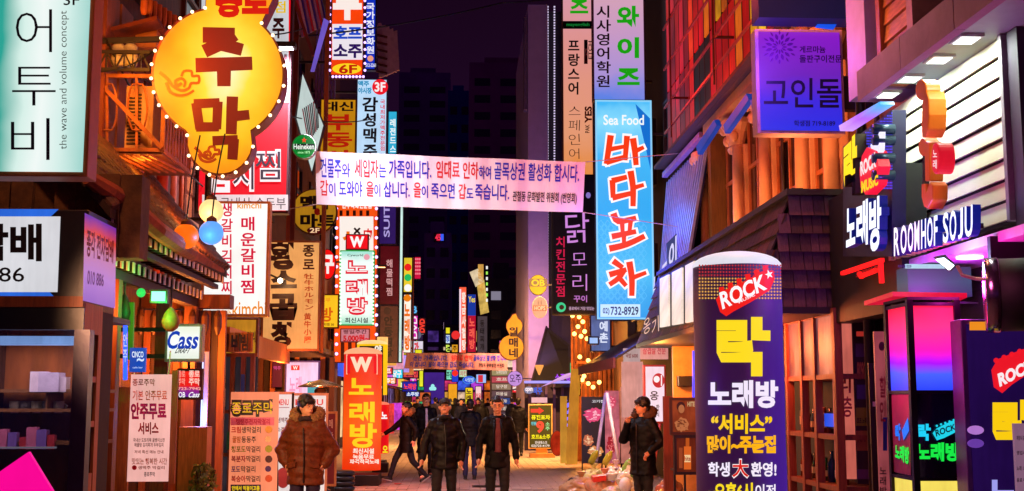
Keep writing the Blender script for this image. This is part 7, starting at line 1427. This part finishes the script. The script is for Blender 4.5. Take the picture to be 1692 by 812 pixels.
    # ---- face details
    if not far_:
        ink = paint('#140a08', .4); wh = paint('#d8ccc0', .3)
        for s in (-1, 1):
            e = MB(); t = MB().ball((0, 0, 0), 1, 10, 6, (1.5, .5, .6)); e.add([H(Vector((s * .03, -.0865, .112)) + v * .009) for v in t.v], t.f); eo = e.build('eye', wh, root, True)
            e = MB(); t = MB().ball((0, 0, 0), 1, 8, 6); e.add([H(Vector((s * .03, -.0905, .112)) + v * .0052) for v in t.v], t.f); e.build('iris', ink, eo, True)
            MB().tube([H((s * .014, -.093, .13)), H((s * .03, -.093, .135)), H((s * .048, -.083, .129))], .0042 * k, 6).build('eyebrow', HAIR, root)
        MB().tube([H((-.02, -.092, .05)), H((0, -.0975, .052)), H((.02, -.092, .05))], .0045 * k, 6).build('mouth', paint('#7a3028', .5), root)
    if glasses:
        g_ = MB()
        for s in (-1, 1): g_.tube([H((s * .031 + .021 * math.cos(a_), -.1, .112 + .016 * math.sin(a_))) for a_ in [i * math.pi / 6 for i in range(13)]], .0028 * k, 5, False); g_.tube([H((s * .052, -.098, .116)), H((s * .079, .0, .118))], .0026 * k, 5)
        g_.tube([H((-.01, -.101, .116)), H((.01, -.101, .116))], .0026 * k, 5); g_.build('glasses', paint('#0a0a0c', .3), root)
    # ---- hair
    hm = hairm or HAIR; hb = MB()
    if cap_ or beanie:
        cm = paint(cap_ or beanie, .7, 0, .3, 20, .3)
        c = MB(); hball(c, (0, .012, .15), .106, (.8, .96, .84)); 
        if cap_: 
            hball(c, (0, -.1, .148), .06, (.95, .85, .16))
        fuse(c, 'cap', cm, root, .009, 2); hball(hb, (0, .04, .09), .088, (.9, .8, .8)); hb.v = hb.v
    elif hair == 'short': hball(hb, (0, .028, .148), .105, (.82, .93, .9)); hball(hb, (0, .06, .09), .08, (.88, .6, .9)); hball(hb, (0, -.045, .188), .055, (1.15, .95, .55)); hball(hb, (-.066, .0, .14), .03, (.5, 1.1, 1.1)); hball(hb, (.066, .0, .14), .03, (.5, 1.1, 1.1))
    elif hair == 'bowl': hball(hb, (0, .022, .155), .112, (.82, .97, .88)); hball(hb, (0, .06, .09), .088, (.92, .62, .9)); hball(hb, (0, -.062, .17), .058, (1.3, .7, .62)); hball(hb, (-.072, -.01, .13), .036, (.5, 1.2, 1.1)); hball(hb, (.072, -.01, .13), .036, (.5, 1.2, 1.1))
    elif hair == 'long': hball(hb, (0, .03, .145), .11, (.85, .95, .92)); hball(hb, (0, .065, .04), .095, (.95, .55, 1.5)); hball(hb, (0, -.045, .188), .055, (1.15, .95, .55))
    if hb.v: fuse(hb, 'hair', hm, root, .009 if not far_ else .02, 2, fold(.005, 40) if not far_ else None)
    # ---- trousers and shoes
    t = MB(); t.loft([(0, 0, .82 * k, .14 * k, .1 * k), (0, 0, .9 * k, .165 * k, .115 * k), (0, 0, 1.0 * k, .15 * k, .11 * k)])
    for hp, s in ((hipL, 'L'), (hipR, 'R')): kn, an = V(lg['k' + s]), V(lg['a' + s]); t.cap(hp - Vector((0, 0, .02)), kn, .098 * k, .072 * k); t.cap(kn, an + Vector((0, 0, .01)), .07 * k, .056 * k)
    fuse(t, 'trousers', paint(trou, .75, 0, .3, 14, .3), root, vox, 3, fold(.008, 12) if not far_ else None)
    for s in 'LR':
        an = V(lg['a' + s]); kn = V(lg['k' + s]); tilt = (an - kn).normalized(); s_ = MB(); fwd = Vector((0, -1, 0)); fwd = (fwd - tilt * fwd.dot(tilt) * .8).normalized(); dn = tilt
        s_.cap(an + dn * .035 * k - fwd * .03 * k, an + dn * .045 * k + fwd * .15 * k, .045 * k, .038 * k, 12); s_.cap(an, an + dn * .04 * k, .05 * k, .045 * k); fuse(s_, 'shoe', paint(shoe, .45), root, .012, 2)
        so = MB(); so.slab([an + dn * .085 * k - fwd * .07 * k + Vector((-.04, 0, 0)), an + dn * .085 * k - fwd * .07 * k + Vector((.04, 0, 0)), an + dn * .085 * k + fwd * .185 * k + Vector((.035, 0, 0)), an + dn * .085 * k + fwd * .185 * k + Vector((-.035, 0, 0))], dn * -.02)
        if not far_: so.build('sole', paint('#b0a8a0' if detail == 'sneaker' else '#0c0a0a', .6), root)
    # ---- coat
    c = coat or {}; cmx = paint(c.get('c', '#100d12'), c.get('rough', .6), 0, .2, 26, .15, h2=c.get('c2')); cmx.node_tree.nodes['Principled BSDF'].inputs['Specular IOR Level'].default_value = .18; bot = c.get('bot', .8); f = c.get('f', 1.0)
    cb2 = MB(); rg = [(0, .005, bot * k, (.185 * f + c.get('flare', .02)) * k, (.14 * f + c.get('flare', .02)) * k), (0, .005, (bot + .08) * k, .19 * f * k, .142 * f * k), (0, .0, 1.05 * k, .18 * f * k, .132 * f * k), (0, 0, 1.22 * k, .195 * f * k, .135 * f * k), (0, 0, 1.36 * k, .188 * f * k, .125 * f * k), (0, .005, 1.44 * k, .125 * f * k, .1 * k), (0, .01, 1.5 * k, .085 * k, .075 * k)]
    cb2.loft(rg, 28); sl_ = c.get('sleeve', 1.0)
    for sp, s in ((shL, 'L'), (shR, 'R')):
        e, w = V(ar['e' + s]), V(ar['w' + s]); cb2.cap(sp * 1.0 + Vector((0, 0, -.005)), e, .078 * k * sl_, .062 * k * sl_); cb2.cap(e, w - (w - e).normalized() * .0, .064 * k * sl_, .047 * k * sl_)
    co = fuse(cb2, 'coat', cmx, root, vox, 3 if not quilt else 2, (fold(.014, 6, .008, 27) if quilt else fold(.011, 8)) if not far_ else None)
    if not far_:
        cl = MB(); cl.tube([V((.10 * math.cos(a_) * (1 if not quilt else 1.1), .012 + .085 * math.sin(a_), 1.475 + .03 * math.sin(a_))) for a_ in [R(-70 + i * 320 / 14) for i in range(15)]], .028 * k, 8); fuse(cl, 'collar', cmx, root, .011, 2)
        yf = -(.135 * f + .012)
        if shirt:
            sb = MB()
            for i in range(8):
                z0_, z1_ = .98 + i * .06, 1.04 + i * .06; w0, w1 = shirt[1] * (1 if z0_ < 1.3 else .7), shirt[1] * (1 if z1_ < 1.3 else .6); yy = lambda z: yf + .004 - (.004 if z < 1.3 else -.03 * (z - 1.3) / .15)
                sb.slab([V((-w0, yy(z0_), z0_)), V((w0, yy(z0_), z0_)), V((w1, yy(z1_), z1_)), V((-w1, yy(z1_), z1_))], (0, .03, 0))
            fuse(sb, 'shirt', paint(shirt[0], .7, 0, .2, 14, .2), root, .01, 3, fold(.006, 14))
            for s in (-1, 1): MB().tube([V((s * (shirt[1] + .005), yf - .012, 1.0)), V((s * (shirt[1] + .004), yf - .014, 1.2)), V((s * .045, yf + .03, 1.44))], .018 * k, 8).build('lapel', cmx, root, True)
        else:
            MB().tube([V((.02, yf - .004 if quilt else yf - .001, bot + .03)), V((.022, yf - .006, 1.05)), V((.015, yf - .004, 1.22)), V((.0, yf + .02, 1.4))], .009 * k, 6).build('placket', paint('#1a0c08' if quilt else '#040304', .4), root)
        for s in (-1, 1): MB().tube([V((s * .09, yf + .002, 1.04)), V((s * .16, yf + .045, .96))], .008 * k, 6).build('pocket_welt', cmx, root)
        if quilt:
            for s in (-1, 1): MB().slab([V((s * .07, yf - .015, 1.02)), V((s * .19, yf + .03, .99)), V((s * .2, yf + .035, .93)), V((s * .08, yf - .012, .95))], (0, .02, 0)).build('pocket_flap', cmx, root, bevel=.006)
    if scarf: sc_ = MB(); sc_.tube([V((.075 * math.cos(a_), .0 + .075 * math.sin(a_), 1.5 + .01 * math.sin(3 * a_))) for a_ in [i * math.pi / 8 for i in range(17)]], .035 * k, 8); fuse(sc_, 'scarf', paint(scarf, .8), root, .012, 2, fold(.008, 20))
    if hood:
        hd = MB(); pts = [V((.155 * math.cos(a_), .045 + .085 * math.sin(a_), 1.53 + .035 * math.sin(a_) + (.03 if math.sin(a_) > 0 else 0))) for a_ in [R(-62 + i * 304 / 16) for i in range(17)]]
        hd.tube(pts, .055 * k, 10); fo = fuse(hd, 'fur_trim', paint(hood, .9, 0, .6, 40, .8, h2='#4a2a14'), root, .011, 1, lambda c_: abs(noise.noise(c_ * 55)) * .035 + noise.noise(c_ * 120) * .012)
        h2 = MB(); h2.ball(V((0, .12, 1.45)), .12 * k, 14, 10, (1.1, .7, .9)); fuse(h2, 'hood', cmx, root, .014, 3, fold(.012, 12))
    X = x if x is not None else PY(px, 660, Y).x
    root.location = (X, Y, 0); root.rotation_euler = (0, 0, R(face))
    return root
# the man in the brown parka
pk_ = person('man in a quilted brown parka with fur hood looking to the right', 507, 14.2, 1.72, face=-6, head_yaw=48, head_pitch=2, arms=dict(eL=(-.305, .07, 1.14), wL=(-.225, .0, .985), eR=(.305, .07, 1.14), wR=(.225, .0, .985)),
    coat=dict(c='#6e3216', c2='#48200e', rough=.5, bot=.74, f=1.16, sleeve=1.3, flare=.0), trou='#241238', hair='bowl', hood='#a87848', quilt=True, vox=.011, scarf='#2a1620')
# two men walking toward the camera
person('man in black puffer jacket with flat cap and glasses walking forward', 735, 17.0, 1.70, face=0, head_yaw=-4, head_pitch=-12, arms=dict(eL=(-.275, .0, 1.15), wL=(-.31, -.10, .92), eR=(.26, .03, 1.13), wR=(.24, -.06, .90)), legs=dict(kL=(-.11, -.08, .5), aL=(-.11, -.02, .09), kR=(.10, .02, .5), aR=(.11, .14, .13)),
    coat=dict(c='#050406', bot=.77, f=1.03, sleeve=1.08, rough=.45), cap_='#0c0a0c', glasses=True, scarf='#0a080a')
person('man in open black coat over a plum shirt looking down at his walk', 822, 17.3, 1.72, face=2, head_yaw=-6, head_pitch=10, arms=dict(eL=(-.25, .03, 1.14), wL=(-.27, -.06, .90), eR=(.25, .05, 1.14), wR=(.27, .02, .9)), legs=dict(kL=(-.10, .02, .5), aL=(-.10, .08, .1), kR=(.1, -.07, .5), aR=(.1, -.05, .09)),
    coat=dict(c='#040305', bot=.76, f=.94), shirt=('#6a3038', .055), trou='#08070a')
# woman striding, fur hood, seen from the side
person('striding figure in black coat with fur hood, arm swung to the left', 672, 25.3, 1.62, face=-72, head_yaw=0, hair='long', hood='#b87838', arms=dict(eL=(-.25, -.22, 1.2), wL=(-.25, -.42, 1.08), eR=(.24, .16, 1.16), wR=(.24, .12, .95)), legs=dict(kL=(-.09, -.22, .52), aL=(-.09, -.34, .13), kR=(.09, .12, .48), aR=(.09, .42, .16)),
    coat=dict(c='#050408', bot=.66, f=1.02), detail='sneaker', trou='#0e0a18')
# man in long coat with glasses behind them
person('man in long dark coat and pale shirt with glasses, hands at his sides', 704, 27.0, 1.80, face=8, head_yaw=-8, glasses=True, coat=dict(c='#07060a', bot=.52, f=.98, flare=.03), shirt=('#c8b8c8', .04), trou='#0c0a10', legs=dict(kL=(-.09, .05, .5), aL=(-.09, .2, .14), kR=(.1, -.08, .5), aR=(.1, -.04, .09)))
person('man seen from behind in a dark jacket and blue jeans between the two walkers', 777, 26.3, 1.68, face=178, coat=dict(c='#06060a', bot=.74, f=1.16, sleeve=1.15), trou='#1c1c4a', legs=dict(kL=(-.1, -.05, .5), aL=(-.1, .02, .09), kR=(.1, -.0, .5), aR=(.1, .06, .1)))
person('man smoking with his hand raised to his mouth beside the trash bags', 1061, 17.3, 1.70, face=-48, head_yaw=-22, hair='bowl', hood='#4a2c18', arms=dict(eL=(-.27, -.12, 1.16), wL=(-.10, -.22, 1.40), eR=(.30, .04, 1.14), wR=(.22, -.1, 1.0)), legs=dict(kL=(-.07, -.03, .5), aL=(-.05, .02, .09), kR=(.09, .0, .5), aR=(.08, .03, .09)),
    coat=dict(c='#040305', c2='#010102', bot=.66, f=1.12, sleeve=1.15, rough=.55), trou='#060508')
person('lone figure in black walking away by the green menu board', 856, 37, 1.72, face=175, coat=dict(c='#0c0a10', bot=.7, f=1.05), vox=.02)
# far crowd
cr_ = [('bareheaded figure in grey coat', '#504858'), ('figure in black coat', '#0e0c12'), ('figure in dark brown jacket', '#2a1814'), ('figure in navy jacket', '#141830')]
protos = [person('x', 0, 60, 1.72, coat=dict(c=cr_[i][1], bot=(.6, .75, .7, .8)[i], f=1.05), hair=('short', 'long', 'bowl', 'short')[i], far_=True, vox=.024, face=(0, 180, 4, 176)[i]) for i in range(4)]
crowd = [(762, 50, 3, 'just right of the capped man, half hidden'), (719, 58, 0, 'left of the capped man in the crowd'), (728, 64, 1, 'behind the capped man'), (744, 66, 2, 'below the orange pagoda sign'), (752, 56, 1, 'left of the yellow karaoke sign'), (766, 70, 3, 'at the foot of the yellow karaoke sign'), (790, 54, 2, 'right of the yellow karaoke sign'),
         (797, 46, 1, 'left of the man in the open coat'), (812, 52, 0, 'with pale back right of the karaoke sign'), (738, 80, 3, 'deep in the street below the pagoda sign'), (757, 84, 0, 'deep in the street centre'), (775, 90, 1, 'farthest, near the blue oval sign'), (700, 72, 2, 'in front of the orange shop window glow'), (690, 60, 1, 'beside the lit green sign'), (806, 78, 2, 'deep in the street at the right'), (845, 58, 3, 'in front of the floor name plates'), (684, 92, 0, 'farthest at the left kerb'), (722, 96, 1, 'farthest in the middle of the street')]
used_ = set()
for i, (px, Y, k_, w) in enumerate(crowd):
    src = protos[k_]
    if k_ in used_:
        r_ = src.copy(); COL.objects.link(r_)
        for c_ in src.children: d_ = c_.copy(); COL.objects.link(d_); d_.parent = r_
    else: r_ = src; used_.add(k_)
    r_.location = (PY(px, 660, Y).x, Y, 0); s_ = random.uniform(.95, 1.04); r_.scale = (s_, s_, s_); r_['group'] = 'crowd far down the street'; r_['label'] = cr_[k_][0] + ' ' + w; r_.rotation_euler.z = random.choice((0, 0, math.pi)) + random.uniform(-.4, .4)

bpy.data.scenes.remove(TS)
